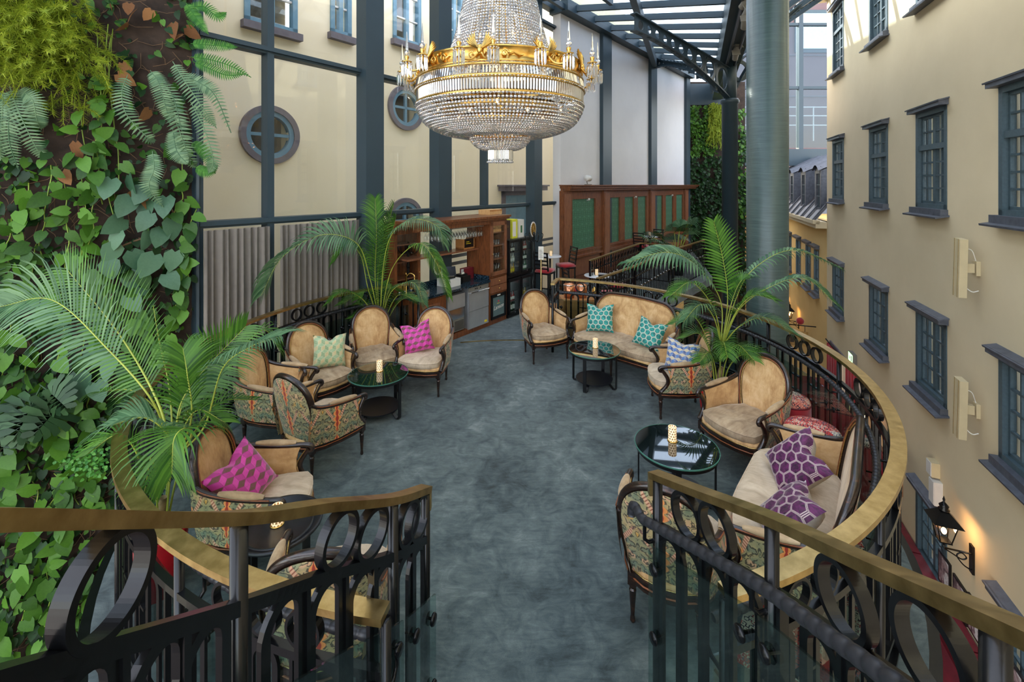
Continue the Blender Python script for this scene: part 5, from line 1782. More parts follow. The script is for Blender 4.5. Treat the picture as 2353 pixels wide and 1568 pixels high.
# ---- the left planted wall
def build_living_wall():
    rnd = random.Random(11)
    back = thing('wall_left', 'dark felt planting wall behind the plants, left of the glass', 'wall', kind='structure')
    nx, nz = 40, 100
    rows = []
    for j in range(nz + 1):
        z = LOW + (10.0 - LOW) * j / nz
        rows.append([LV.p(-0.02 + 5.6 * i / nx, z, 0.05 * abs(math.sin(z * 9.0 + 0.6 * math.sin(i * 1.3))) + 0.03 * rnd.random()) for i in range(nx + 1)])
    MB().grid(rows).obj('felt', MAT['felt'], back, True)
    MB(LV.M(0)).bbox(-0.06, 5.7, -0.25, -0.02, LOW, 10.0).obj('backing', MAT['felt'], back)
    MB(LV.M(0)).bbox(-0.05, -0.02, -0.05, 0.16, LOW, 10.0).obj('edge_strip', MAT['steel_teal'], back)
    def S(px):
        return LV.s_of(px, 0.1)
    def Z(px, py):
        s = S(px)
        return CH - (py - HZ) / F * LV.p(s, 0, 0.1).y
    # background mass of small leaves (nobody could count these)
    mb = MB()
    mbd = MB()
    for k in range(3600):
        px = rnd.uniform(-60, 448)
        py = rnd.uniform(-40, 1640)
        dens = 0.35 if py < 330 else 0.55 if py < 560 else 0.85 if py < 900 else 1.0
        # felt stays bare in patches
        if math.sin(px * 0.021 + 1.0) * math.sin(py * 0.013 + px * 0.004) > 0.45 and py < 900:
            dens *= 0.25
        if rnd.random() > dens:
            continue
        s, z = S(px), Z(px, py)
        L = rnd.uniform(0.05, 0.13)
        M = wall_leaf_M(LV, s, z, rnd.uniform(0.06, 0.22), rnd.gauss(0, 0.6), rnd.gauss(0, 0.5), rnd.uniform(0.15, 1.0))
        leaf_mat(mb if rnd.random() < 0.38 else mbd, M, L, rnd.uniform(0.7, 0.9))
    tag(mb.obj('pothos_foliage', MAT['leaf_pothos'], None, True), 'mass of small bright green pothos leaves covering the planted wall', 'foliage', kind='stuff')
    tag(mbd.obj('creeper_foliage', MAT['leaf_deep'], None, True), 'mass of small dark green creeper leaves covering the planted wall', 'foliage', kind='stuff')
    tw = MB()
    for k in range(420):
        px, py = rnd.uniform(0, 445), rnd.uniform(0, 1500)
        s, z = S(px), Z(px, py)
        a = rnd.uniform(-1.4, 1.4)
        L = rnd.uniform(0.1, 0.35)
        p0 = LV.p(s, z, 0.09)
        pts = [p0, p0 + LV.u * (L * 0.5 * math.sin(a)) - Vector((0, 0, L * 0.5 * math.cos(a))) + LV.n * rnd.uniform(0, 0.05), p0 + LV.u * (L * math.sin(a + 0.3)) - Vector((0, 0, L * math.cos(a + 0.3)))]
        tw.tube(pts, 0.0035, 4, cap=False)
    tag(tw.obj('dry_roots_foliage', MAT['stem_brown'], None, True), 'tangle of dry brown stems and roots on the planted wall', 'foliage', kind='stuff')

    # pothos vines: stem and individually built leaves
    vines = []
    spots = [(225, 80, 430), (238, 60, 470), (250, 90, 500), (262, 70, 420), (205, 250, 560), (190, 330, 640), (150, 420, 720), (110, 380, 620), (60, 420, 640), (30, 500, 700), (90, 560, 760),
             (140, 640, 840), (200, 560, 860), (240, 600, 800), (20, 740, 960), (70, 800, 1010), (120, 860, 1060), (30, 1020, 1200), (80, 1060, 1240), (130, 1080, 1180), (180, 1010, 1160), (230, 1050, 1170),
             (160, 930, 1080), (215, 900, 1040), (60, 1230, 1420), (110, 1290, 1480), (190, 1260, 1420), (250, 1290, 1450), (300, 1340, 1500), (20, 1400, 1560), (150, 1440, 1560), (420, 560, 760), (400, 640, 800), (435, 480, 640),
             (330, 620, 760), (360, 700, 840), (300, 760, 900), (410, 330, 520), (140, 1190, 1300), (260, 1180, 1290)]
    for k, (px, y0, y1) in enumerate(spots):
        root = thing('pothos_vine', 'hanging pothos vine', 'vine', group='pothos vines of the planted wall')
        n = 9
        pts = []
        for i in range(n + 1):
            t = i / n
            x = px + 14 * math.sin(t * 5 + k) + rnd.uniform(-5, 5)
            y = y0 + (y1 - y0) * t
            pts.append(LV.p(S(x), Z(px, y), 0.16 + 0.06 * math.sin(t * 4 + k)))
        st = catmull(pts, 24)
        MB().tube(st, 0.006, 5).obj('stem', MAT['stem_green'], root, True)
        m = 6 if y0 < 130 else 8
        for i in range(m):
            t = (0.35 + 0.6 * (i + rnd.random() * 0.6) / m) if y0 < 130 else (0.04 + 0.92 * (i + rnd.random() * 0.6) / m)
            q = st[min(24, int(t * 24))]
            s_, z_ = (q - LV.o).dot(LV.u), q.z
            M = wall_leaf_M(LV, s_ + rnd.uniform(-0.05, 0.05), z_, 0.22 + rnd.uniform(0, 0.07), rnd.gauss(0, 0.75), rnd.gauss(0, 0.45), rnd.uniform(0.1, 0.8))
            ob('leaf', HEART['leaf_pothos'], root, M @ Matrix.Scale(rnd.uniform(0.12, 0.19), 4))
        vines.append((root, px, y0, y1))
    where = ('high beside the yellow green asparagus fern', 'below the fern fronds beside the glass wall', 'over the dark felt at mid height', 'behind the front palm fronds', 'low beside the brass rail', 'under the stair rail at the bottom')
    zones = {}
    for root, px, y0, y1 in vines:
        w = 0 if y0 < 130 else 1 if px > 290 and y0 < 900 else 2 if y0 < 540 else 3 if y0 < 870 else 4 if y0 < 1185 else 5
        zones.setdefault(w, []).append((px, root))
    nth = ('first', 'second', 'third', 'fourth', 'fifth', 'sixth', 'seventh', 'eighth', 'ninth')
    for w, rows_ in zones.items():
        for i, (px, root) in enumerate(sorted(rows_, key=lambda q: q[0])):
            root['label'] = 'pothos vine %s, %s from the left' % (where[w], nth[i])

    # philodendron: large grey green hearts right of centre
    ph = [(262, 430, 0.21), (300, 420, 0.2), (305, 470, 0.22), (340, 480, 0.22), (288, 520, 0.22), (345, 545, 0.2), (268, 575, 0.2), (310, 590, 0.2), (360, 600, 0.24), (300, 640, 0.2), (325, 660, 0.2), (385, 640, 0.2), (280, 545, 0.18), (375, 540, 0.2), (405, 590, 0.2), (350, 505, 0.2),
          (340, 445, 0.2), (385, 470, 0.22), (395, 520, 0.22), (255, 610, 0.19), (300, 690, 0.2), (240, 805, 0.19), (265, 830, 0.2), (190, 870, 0.26), (230, 880, 0.19), (295, 825, 0.2)]
    for g, sel in (('large grey green philodendron with heart leaves beside the curtain top', ph[:19]), ('philodendron with broad green leaves behind the front palm', ph[19:])):
        root = thing('philodendron', g, 'plant', group='philodendrons of the planted wall')
        c = sel[0]
        st = catmull([LV.p(S(x), Z(x, y), 0.15) for x, y, _ in sorted(sel, key=lambda q: q[1])[::4]], 20)
        MB().tube(st, 0.012, 6).obj('stem', MAT['stem_brown'], root, True)
        for x, y, L in sel:
            M = wall_leaf_M(LV, S(x), Z(x, y) + L * 0.4, rnd.uniform(0.2, 0.32), rnd.gauss(0.2, 0.5), rnd.gauss(0, 0.35), rnd.uniform(0.15, 0.7))
            ob('leaf', HEART['leaf_philo'], root, M @ Matrix.Scale(L * 1.15, 4))
    # dry leaves
    root = thing('withered_plant', 'withered brown leaves near the top of the planted wall', 'plant')
    for x, y in ((300, 15), (315, 30), (296, 60), (430, 70), (285, 150), (275, 175), (400, 60), (420, 85), (150, 395), (330, 455), (310, 440), (345, 255), (180, 330), (260, 20), (350, 30)):
        M = wall_leaf_M(LV, S(x), Z(x, y), 0.2, rnd.gauss(0, 0.5), rnd.gauss(0, 0.8), rnd.uniform(-0.2, 0.5))
        ob('leaf', HEART['leaf_dry'], root, M @ Matrix.Scale(rnd.uniform(0.14, 0.2), 4))

    # asparagus fern: feathery yellow green sprays
    def spray(mb, p0, d, L, rn):
        pts = [p0]
        v = Vector(d)
        for i in range(7):
            v = (v + Vector((0, 0, -0.16))).normalized()
            pts.append(pts[-1] + v * (L / 7))
        c = catmull(pts, 18)
        mb.tube(c, 0.003, 3, cap=False)
        for i in range(2, 19):
            for q in range(5):
                a = rn.uniform(0, 2 * PI)
                t = (c[min(18, i + 1)] - c[max(0, i - 1)]).normalized()
                o = t.orthogonal()
                o.rotate(Matrix.Rotation(a, 3, t))
                tip = c[i] + (o * 0.8 + t * 0.6) * rn.uniform(0.03, 0.075)
                w = t.cross(o).normalized() * 0.0035
                mb.add([c[i] - w, c[i] + w, tip], [(0, 1, 2)])
    groups = [(40, 20, 130, 'yellow green asparagus fern in the upper corner of the planted wall'), (130, 60, 120, 'yellow green asparagus fern spilling over the dark felt, beside the hanging vines'), (170, 150, 70, 'lower tip of asparagus fern hanging below the corner mass'), (30, 110, 90, 'asparagus fern above the blue green fern fronds')]
    for gx, gy, ns, lab in groups:
        root = thing('asparagus_fern', lab, 'fern', group='asparagus ferns')
        for b in range(6):
            mb = MB()
            for k in range(ns // 6):
                x, y = gx + rnd.gauss(0, 42), gy + rnd.gauss(0, 36)
                x = min(225, x)
                p0 = LV.p(S(x), Z(x, y), rnd.uniform(0.1, 0.35))
                d = LV.u * rnd.gauss(0, 0.5) + LV.n * rnd.uniform(0.1, 0.6) + Vector((0, 0, rnd.uniform(-0.8, 0.4)))
                spray(mb, p0, d.normalized(), rnd.uniform(0.2, 0.42), rnd)
            mb.obj('spray', MAT['leaf_asparagus'], root)

    # fern fronds with broad pinnae
    def fern_frond(pts, n, wmax, mat, root):
        c = catmull(pts, n)
        mb = MB()
        mb.tube(c, 0.005, 4, cap=False)
        for i in range(2, n):
            t = (c[min(n, i + 1)] - c[max(0, i - 1)]).normalized()
            side = t.cross(LV.n).normalized()
            f = i / n
            w = wmax * math.sin(PI * min(1, f * 0.9 + 0.12)) ** 0.7
            for sg in (1, -1):
                b = c[i]
                tip = b + side * (sg * w) + t * (0.35 * w) + LV.n * (rnd.uniform(-0.15, 0.1) * w)
                h = t * (0.30 * wmax * 0.32)
                m = b.lerp(tip, 0.55) + LV.n * 0.01
                mb.add([b - h, b + h, m + h * 0.9, tip, m - h * 0.9], [(0, 1, 2, 3, 4)])
        mb.obj('frond', mat, root, True)
    def pt(x, y, off):
        return LV.p(S(x), Z(x, y), off)
    f1 = thing('blue_fern', 'blue green fern with drooping fronds, left of the hanging vines', 'fern', group='ferns of the planted wall')
    for a in (((35, 205), (60, 260), (90, 330), (110, 372)), ((20, 210), (25, 260), (20, 320), (10, 370)), ((40, 215), (40, 270), (38, 330), (50, 390)), ((50, 210), (90, 235), (98, 280), (102, 300)), ((15, 220), (0, 280), (-5, 330), (5, 370))):
        fern_frond([pt(x, y, 0.25 + 0.08 * math.sin(i * 1.3)) for i, (x, y) in enumerate(a)], 28, 0.105, MAT['leaf_fern'], f1)
    f2 = thing('blue_fern', 'blue green fern with long drooping fronds beside the glass wall', 'fern', group='ferns of the planted wall')
    for a in (((300, 180), (290, 220), (300, 270), (345, 320), (362, 325)), ((380, 190), (405, 240), (420, 300), (440, 370), (455, 385)), ((400, 150), (430, 200), (470, 260), (498, 300)), ((355, 350), (360, 390), (350, 430), (380, 475)), ((400, 300), (410, 350), (435, 380)),
              ((420, 180), (460, 200), (495, 230), (530, 310)), ((395, 215), (400, 260), (425, 330), (440, 380)), ((440, 240), (470, 300), (490, 370), (480, 400)), ((350, 170), (370, 200), (385, 250), (395, 290))):
        fern_frond([pt(x, y, 0.3 + 0.1 * math.sin(i * 0.9)) for i, (x, y) in enumerate(a)], 30, 0.105, MAT['leaf_fern'], f2)
    f3 = thing('sword_fern', 'bright green sword fern reaching out over the upper glass', 'fern', group='ferns of the planted wall')
    for a in (((440, 110), (470, 112), (510, 115), (545, 118)), ((440, 140), (480, 145), (530, 160), (575, 185)), ((445, 150), (480, 165), (520, 180), (560, 178)), ((435, 30), (470, 28), (500, 50), (520, 40)), ((430, 20), (450, 50), (480, 90)), ((440, 330), (470, 350), (495, 400)), ((450, 385), (475, 395), (500, 380))):
        fern_frond([pt(x, y, 0.3) for i, (x, y) in enumerate(a)], 28, 0.085, MAT['leaf_sword'], f3)
    # monstera
    def monstera(root, p, L, M0):
        mb = MB()
        lobes = 7
        mb.tube([(0, -0.3 * L, 0.05 * L), (0, 0, 0), (0, 0.9 * L, -0.1 * L)], 0.008, 4, cap=False)
        for sg in (1, -1):
            for k in range(lobes):
                a = math.radians(150 - k * 22)
                r = L * (0.62 + 0.1 * math.sin(k))
                b0, b1 = (0, L * (0.08 + 0.1 * k)), (0, L * (0.17 + 0.1 * k))
                tip = (sg * r * math.sin(a), L * 0.4 + r * math.cos(a))
                m = ((b0[0] + tip[0]) / 2, (b0[1] + tip[1]) / 2)
                w = 0.075 * L
                nx_, ny_ = -(tip[1] - b0[1]), (tip[0] - b0[0])
                q = math.hypot(nx_, ny_)
                nx_, ny_ = nx_ / q * w, ny_ / q * w
                mb.add([(b0[0], b0[1], 0), (m[0] + nx_, m[1] + ny_, 0.05 * L), (tip[0] * 0.93 + nx_, tip[1] * 0.95 + ny_, -0.05 * L), (tip[0], tip[1], -0.09 * L), (tip[0] * 0.93 - nx_, tip[1] * 0.95 - ny_, -0.05 * L), (m[0] - nx_, m[1] - ny_, 0.05 * L), (b1[0], b1[1], 0)],
                       [(0, 1, 2, 3, 4, 5, 6)])
        mb.obj('leaf', MAT['leaf_monstera'], root, True, M0)
    root = thing('monstera', 'dark green monstera with split leaves low on the planted wall', 'plant')
    for x, y, L, dn in ((95, 900, 0.42, 0.3), (160, 905, 0.4, 0.7), (60, 930, 0.36, -0.4), (5, 915, 0.4, 0.1), (0, 620, 0.34, 1.2), (25, 960, 0.3, -0.2), (125, 880, 0.34, -0.8)):
        monstera(root, None, L, wall_leaf_M(LV, S(x), Z(x, y), 0.32, dn, rnd.gauss(0, 0.2), 0.55))
    # stone-coloured small ledge of fine leaved fern low down
    mb = MB()
    for k in range(260):
        x, y = 205 + rnd.gauss(0, 28), 1040 + rnd.gauss(0, 18)
        leaf_mat(mb, wall_leaf_M(LV, S(x), Z(x, y), rnd.uniform(0.2, 0.34), rnd.uniform(-2, 2), 0, 0.6), 0.035, 0.9)
    f4 = thing('maidenhair_fern', 'dark fine leaved maidenhair fern on the planted wall beside the brass rail', 'fern', group='ferns of the planted wall')
    mb.obj('frond', MAT['leaf_sword'], f4)['kind'] = 'stuff'
build_living_wall()

# ---- the far planted wall
def build_far_green():
    rnd = random.Random(5)
    D = 20.3
    W = Wall(((1577 - 1176.5) / F * D, D), (1, 0), (0, -1))
    def put(mb, n, x0, x1, y0, y1, L0, L1):
        for k in range(n):
            px, py = rnd.uniform(x0, x1), rnd.uniform(y0, y1)
            if math.sin(px * 0.13) * math.sin(py * 0.06 + px * 0.05) > 0.6 and py < 420:
                continue
            s = (px - 1577) / F * D
            z = CH - (py - HZ) / F * D
            leaf_mat(mb, wall_leaf_M(W, s, z, rnd.uniform(0.06, 0.3), rnd.gauss(0, 0.8), rnd.gauss(0, 0.5), rnd.uniform(0.1, 1.0)), rnd.uniform(L0, L1))
    mb = MB()
    put(mb, 900, 1580, 1640, 245, 360, 0.08, 0.16)
    put(mb, 200, 1690, 1712, 250, 500, 0.1, 0.2)
    tag(mb.obj('climbing_foliage', MAT['leaf_pothos'], None, True), 'light green climbing leaves on the upper far planted wall', 'foliage', kind='stuff')
    mb = MB()
    put(mb, 2600, 1578, 1690, 360, 640, 0.08, 0.18)
    put(mb, 300, 1695, 1712, 300, 700, 0.1, 0.2)
    tag(mb.obj('ivy_foliage', MAT['leaf_deep'], None, True), 'dense dark green ivy covering the lower far planted wall', 'foliage', kind='stuff')
    root = thing('asparagus_fern', 'yellow green feathery fern hanging beside the slim column capital', 'fern', group='asparagus ferns')
    for b in range(4):
        mb = MB()
        for k in range(60):
            px = rnd.uniform(1625, 1662)
            py = rnd.uniform(238, 300)
            p0 = W.p((px - 1577) / F * D, CH - (py - HZ) / F * D, rnd.uniform(0.1, 0.4))
            L = rnd.uniform(0.4, 1.0)
            pts = [p0, p0 + Vector((rnd.gauss(0, 0.1), -0.15, -0.3 * L)), p0 + Vector((rnd.gauss(0, 0.12), -0.1, -L))]
            c = catmull(pts, 8)
            mb.tube(c, 0.012, 3, cap=False)
            for i in range(8):
                for q in range(4):
                    tip = c[i] + Vector((rnd.gauss(0, 0.08), rnd.gauss(0, 0.05), -rnd.uniform(0.02, 0.12)))
                    mb.add([c[i] + Vector((-0.012, 0, 0)), c[i] + Vector((0.012, 0, 0)), tip], [(0, 1, 2)])
        mb.obj('spray', MAT['leaf_asparagus'], root)
build_far_green()

# ---- palms
def frond(root, ctrl, n=34, L=0.30, w=0.016, mat='leaf_palm', start=0.25, vee=0.35, droop=0.35, sweep=0.55, side_hint=None, seed=0, stem_r=0.008):
    """pinnate palm frond on a rachis through ctrl points; leaflets taper, sweep forwards and droop"""
    rn = random.Random(seed)
    c = catmull(ctrl, 40)
    mb = MB()
    mbs = MB()
    mbs.tube(c, [stem_r * (1.0 - 0.85 * i / 40) for i in range(41)], 6)
    for k in range(n):
        f = start + (1 - start) * (k + 0.5) / n
        i = f * 40
        j = min(int(i), 39)
        b = c[j].lerp(c[j + 1], i - j)
        t = (c[min(40, j + 2)] - c[max(0, j - 1)]).normalized()
        if side_hint is not None:
            sd = Vector(side_hint)
            sd = (sd - t * sd.dot(t)).normalized()
        else:
            sd = t.cross(Vector((0, 0, 1)))
            sd = sd.normalized() if sd.length > 0.05 else Vector((1, 0, 0))
        up = sd.cross(t).normalized()
        if up.z < 0:
            up = -up
        g = (f - start) / (1 - start)
        ll = L * (math.sin(PI * (0.12 + 0.80 * g)) ** 0.6) * rn.uniform(0.9, 1.08)
        for sg in (1, -1):
            d = (sd * (sg * (1 - 0.35 * g)) + t * (sweep + 0.5 * g) + up * vee).normalized()
            p = b.copy()
            pts = [p.copy()]
            v = d.copy()
            for q in range(4):
                v = (v + Vector((0, 0, -droop * 0.28 * (q + 0.4)))).normalized()
                p = p + v * (ll / 4)
                pts.append(p.copy())
            wd = t if abs(t.dot(d)) < 0.9 else up
            wd = (wd - d * wd.dot(d)).normalized()
            ws = [w * 0.5, w, w * 0.95, w * 0.6, 0.0]
            vs_ = []
            for q in range(5):
                vs_ += [pts[q] - wd * ws[q] / 2, pts[q] + wd * ws[q] / 2]
            mb.add(vs_[:9], [(0, 1, 3, 2), (2, 3, 5, 4), (4, 5, 7, 6), (6, 7, 8)])
    o = mbs.obj('frond_stem', MAT['palm_stem'], root, True)
    mb.obj('leaflet_foliage', MAT[mat], o, True)['kind'] = 'stuff'
    return o

def planter(root, x, y, r, h, col='red_pot'):
    MB().lathe([(0.0, 0.0), (r * 0.8, 0.0), (r * 0.95, h * 0.5), (r, h - 0.01), (r * 0.97, h), (r * 0.88, h), (r * 0.86, h - 0.05)], 40, (x, y, 0), cap=False).obj('pot', MAT[col], root, True)
    MB().lathe([(r * 0.9, h - 0.04), (0.0, h - 0.03)], 32, (x, y, 0), cap=False).obj('soil', MAT['soil'], root, True)

def palm(label, base, pot_r, pot_h, fr, trunk=None, extra=0, seed=1, stems=3):
    root = thing('potted_palm', label, 'palm', group='potted palms of the lounge')
    x, y = base
    planter(root, x, y, pot_r, pot_h)
    rn = random.Random(seed)
    b = Vector((x, y, pot_h - 0.02))
    if trunk:
        MB().tube(catmull([b, b + Vector((0.01, 0, trunk * 0.5)), b + Vector((0.03, 0, trunk))], 8), [0.06, 0.055, 0.05, 0.045, 0.04, 0.035, 0.03, 0.028, 0.025], 10).obj('trunk', MAT['palm_trunk'], root, True)
    for i, (ctrl, kw) in enumerate(fr):
        frond(root, ctrl, seed=seed * 31 + i, **kw)
    for k in range(extra):
        a = rn.uniform(0, 2 * PI)
        h, rr_ = rn.uniform(0.5, 0.9), rn.uniform(0.25, 0.5)
        ctrl = [b + Vector((0.04 * math.cos(a), 0.04 * math.sin(a), 0)), b + Vector((0.3 * rr_ * math.cos(a), 0.3 * rr_ * math.sin(a), h * 0.6)), b + Vector((0.75 * rr_ * math.cos(a), 0.75 * rr_ * math.sin(a), h)), b + Vector((1.4 * rr_ * math.cos(a), 1.4 * rr_ * math.sin(a), h * 0.9))]
        frond(root, ctrl, n=24, L=0.24, w=0.013, start=0.4, seed=seed * 77 + k)
    return root

def path(*pts):
    return [at(x, y, d) for x, y, d in pts]

# front palm, against the planted wall side of the rail
d0 = 3.16
b0 = Vector(((365 - 1176.5) / F * d0, d0, 0))
palm('tall front palm in a red pot, its fronds over the brass rail and planted wall', (b0.x, b0.y), 0.17, 0.40, [
    (path((395, 1060, 3.15), (365, 930, 3.2), (275, 770, 3.4), (150, 615, 3.6)), dict(n=44, L=0.46, w=0.015, mat='leaf_palm', start=0.42, droop=0.30, vee=0.1, sweep=0.5, stem_r=0.011, side_hint=(0.75, 0.2, 0.55))),
    (path((392, 1050, 3.15), (355, 930, 3.0), (245, 800, 3.0), (120, 690, 3.05), (0, 705, 3.1)), dict(n=40, L=0.42, w=0.017, mat='leaf_palm_blue', start=0.45, droop=0.5, side_hint=(0.35, 0.3, 0.85))),
    (path((400, 1050, 3.2), (415, 930, 3.3), (470, 850, 3.4), (565, 750, 3.5)), dict(n=38, L=0.36, w=0.016, mat='leaf_palm', start=0.3, droop=0.35, side_hint=(0.6, 0.2, -0.6))),
    (path((405, 1050, 3.2), (470, 980, 3.2), (510, 850, 3.2), (570, 800, 3.15), (640, 775, 3.1)), dict(n=36, L=0.36, w=0.015, mat='leaf_palm_blue', start=0.42, droop=0.5)),
    (path((398, 1050, 3.2), (390, 900, 3.3), (365, 780, 3.4), (352, 702, 3.45)), dict(n=3, L=0.03, w=0.01, start=0.9, stem_r=0.007)),
    (path((405, 1060, 3.1), (440, 1000, 2.9), (425, 985, 2.75), (400, 1010, 2.65), (395, 1090, 2.6)), dict(n=30, L=0.34, w=0.014, mat='leaf_palm', start=0.35, droop=0.5)),
    (path((395, 1060, 3.1), (385, 1000, 2.9), (330, 960, 2.8), (250, 980, 2.75)), dict(n=30, L=0.33, w=0.014, mat='leaf_palm_blue', start=0.3, droop=0.5)),
    (path((395, 1050, 3.25), (380, 970, 3.45), (310, 900, 3.7), (230, 900, 3.8)), dict(n=28, L=0.32, w=0.014, mat='leaf_palm', start=0.35, droop=0.5)),
    (path((405, 1050, 3.2), (470, 960, 3.5), (520, 850, 3.7), (600, 760, 3.8), (640, 800, 3.85)), dict(n=28, L=0.26, w=0.013, mat='leaf_palm', start=0.5, droop=0.7)),
    (path((405, 1060, 3.2), (440, 960, 3.2), (430, 860, 3.2), (420, 800, 3.25)), dict(n=26, L=0.28, w=0.014, mat='leaf_palm', start=0.4)),
], trunk=0.25, extra=6, seed=3)

# rear palm behind the second armchair
d1 = 7.02
b1 = Vector(((872 - 1176.5) / F * d1, d1, 0))
palm('tall rear palm with arching fronds between the curtain and the bar', (b1.x, b1.y), 0.17, 0.36, [
    (path((872, 740, 7.0), (862, 640, 6.9), (865, 540, 6.8), (862, 455, 6.8)), dict(n=40, L=0.34, w=0.02, mat='leaf_palm', start=0.3, droop=0.3, side_hint=(1, 0, 0))),
    (path((872, 740, 7.0), (850, 640, 6.7), (820, 560, 6.4), (740, 540, 6.1), (650, 590, 5.9), (600, 680, 5.8)), dict(n=54, L=0.46, w=0.022, mat='leaf_palm_blue', start=0.38, droop=0.6, sweep=0.4, side_hint=(0.3, 0.85, 0.3))),
    (path((874, 740, 7.0), (880, 620, 6.8), (900, 540, 6.6), (950, 505, 6.4), (1005, 520, 6.2), (1020, 560, 6.1)), dict(n=44, L=0.34, w=0.018, mat='leaf_palm_blue', start=0.4, droop=0.8, side_hint=(0.2, 0.9, 0.2))),
    (path((874, 740, 7.0), (900, 620, 6.7), (960, 560, 6.3), (1000, 600, 6.1), (1030, 680, 6.0)), dict(n=40, L=0.30, w=0.018, mat='leaf_palm', start=0.45, droop=0.8)),
    (path((872, 740, 7.0), (880, 640, 7.0), (895, 560, 7.0), (910, 500, 7.0)), dict(n=34, L=0.36, w=0.018, mat='leaf_palm', start=0.3, droop=0.4)),
    (path((870, 740, 7.0), (845, 660, 6.8), (830, 590, 6.7), (800, 560, 6.6), (770, 600, 6.5)), dict(n=36, L=0.4, w=0.018, mat='leaf_palm', start=0.4, droop=0.6)),
    (path((874, 745, 7.0), (900, 670, 6.9), (950, 650, 6.7), (975, 700, 6.6)), dict(n=26, L=0.24, w=0.014, mat='leaf_palm_blue', start=0.4, droop=0.6)),
    (path((872, 740, 7.0), (868, 640, 6.95), (880, 560, 6.9), (905, 470, 6.9)), dict(n=30, L=0.34, w=0.018, mat='leaf_palm', start=0.35, droop=0.35)),
    (path((870, 745, 7.0), (835, 690, 6.7), (790, 670, 6.5), (750, 700, 6.4)), dict(n=28, L=0.3, w=0.015, mat='leaf_palm', start=0.4, droop=0.6)),
], trunk=0.3, extra=8, seed=5)

# right palm behind the blue cushion armchair
d2 = 5.35
b2 = Vector(((1652 - 1176.5) / F * d2, d2, 0))
palm('palm in a red planter with one upright frond before the thick column', (b2.x, b2.y), 0.22, 0.40, [
    (path((1660, 790, 5.35), (1672, 690, 5.35), (1662, 600, 5.35), (1640, 508, 5.35)), dict(n=25, L=0.27, w=0.026, mat='leaf_palm', start=0.38, droop=0.22, vee=0.0, sweep=0.45, side_hint=(1, 0, 0.0))),
    (path((1658, 790, 5.35), (1655, 690, 5.4), (1600, 610, 5.3), (1530, 580, 5.2), (1440, 605, 5.1)), dict(n=27, L=0.34, w=0.034, mat='leaf_palm_blue', start=0.35, droop=0.8, side_hint=(0.15, 0.9, 0.3))),
    (path((1662, 790, 5.35), (1690, 690, 5.4), (1730, 620, 5.4), (1820, 575, 5.4), (1930, 615, 5.4)), dict(n=30, L=0.22, w=0.028, mat='leaf_palm_blue', start=0.42, droop=0.8, side_hint=(0.1, 0.95, 0.2))),
    (path((1662, 790, 5.35), (1700, 710, 5.2), (1770, 660, 5.1), (1850, 640, 5.0), (1922, 700, 4.95)), dict(n=28, L=0.26, w=0.026, mat='leaf_palm_blue', start=0.42, droop=0.7)),
    (path((1658, 790, 5.35), (1640, 710, 5.2), (1590, 650, 5.1), (1540, 680, 5.0)), dict(n=30, L=0.28, w=0.016, mat='leaf_palm', start=0.35, droop=0.6)),
    (path((1660, 790, 5.3), (1690, 720, 5.1), (1730, 680, 5.0), (1780, 690, 4.9)), dict(n=30, L=0.30, w=0.016, mat='leaf_palm', start=0.3, droop=0.5)),
    (path((1660, 795, 5.3), (1700, 750, 5.1), (1760, 730, 4.95), (1830, 770, 4.8)), dict(n=28, L=0.28, w=0.014, mat='leaf_palm_blue', start=0.35, droop=0.6)),
    (path((1658, 795, 5.3), (1640, 730, 5.2), (1610, 700, 5.1), (1570, 740, 5.0)), dict(n=26, L=0.26, w=0.014, mat='leaf_palm_blue', start=0.35, droop=0.6)),
    (path((1660, 790, 5.3), (1680, 700, 5.3), (1700, 650, 5.3), (1720, 640, 5.3)), dict(n=26, L=0.26, w=0.015, mat='leaf_palm', start=0.35, droop=0.4)),
], trunk=0.28, extra=8, seed=9)

# far palm by the panelling
d3 = 14.2
b3 = at(1555, 620, d3)
root = thing('potted_palm', 'fan palm standing far back beside the wooden panelling', 'palm', group='potted palms of the lounge')
planter(root, b3.x, b3.y, 0.25, 0.45, 'black')
rn = random.Random(21)
for k in range(16):
    a = rn.uniform(0, 2 * PI)
    e_ = rn.uniform(0.2, 1.3)
    R_ = rn.uniform(0.5, 0.95)
    c0 = Vector((b3.x, b3.y, 0.45))
    tip = c0 + Vector((R_ * math.cos(a) * math.cos(e_), R_ * math.sin(a) * math.cos(e_), 0.35 + R_ * math.sin(e_)))
    mbs = MB().tube([c0, c0.lerp(tip, 0.6) + Vector((0, 0, 0.06)), tip], 0.01, 5)
    st = mbs.obj('frond_stem', MAT['palm_stem'], root, True)
    mb = MB()
    dr = (tip - c0).normalized()
    sd = dr.cross(Vector((0, 0, 1))).normalized()
    up = sd.cross(dr).normalized()
    for q in range(17):
        an = -1.5 + 3.0 * q / 16
        v = (dr * math.cos(an) + sd * math.sin(an)).normalized()
        l = 0.42
        e1, e2 = tip + v * l * 0.6, tip + v * l + Vector((0, 0, -0.14))
        wv = v.cross(up).normalized() * 0.018
        mb.add([tip, e1 - wv, e2, e1 + wv], [(0, 1, 2, 3)])
    mb.obj('leaflet_foliage', MAT['leaf_deep' if k % 2 else 'leaf_palm_blue'], st)['kind'] = 'stuff'
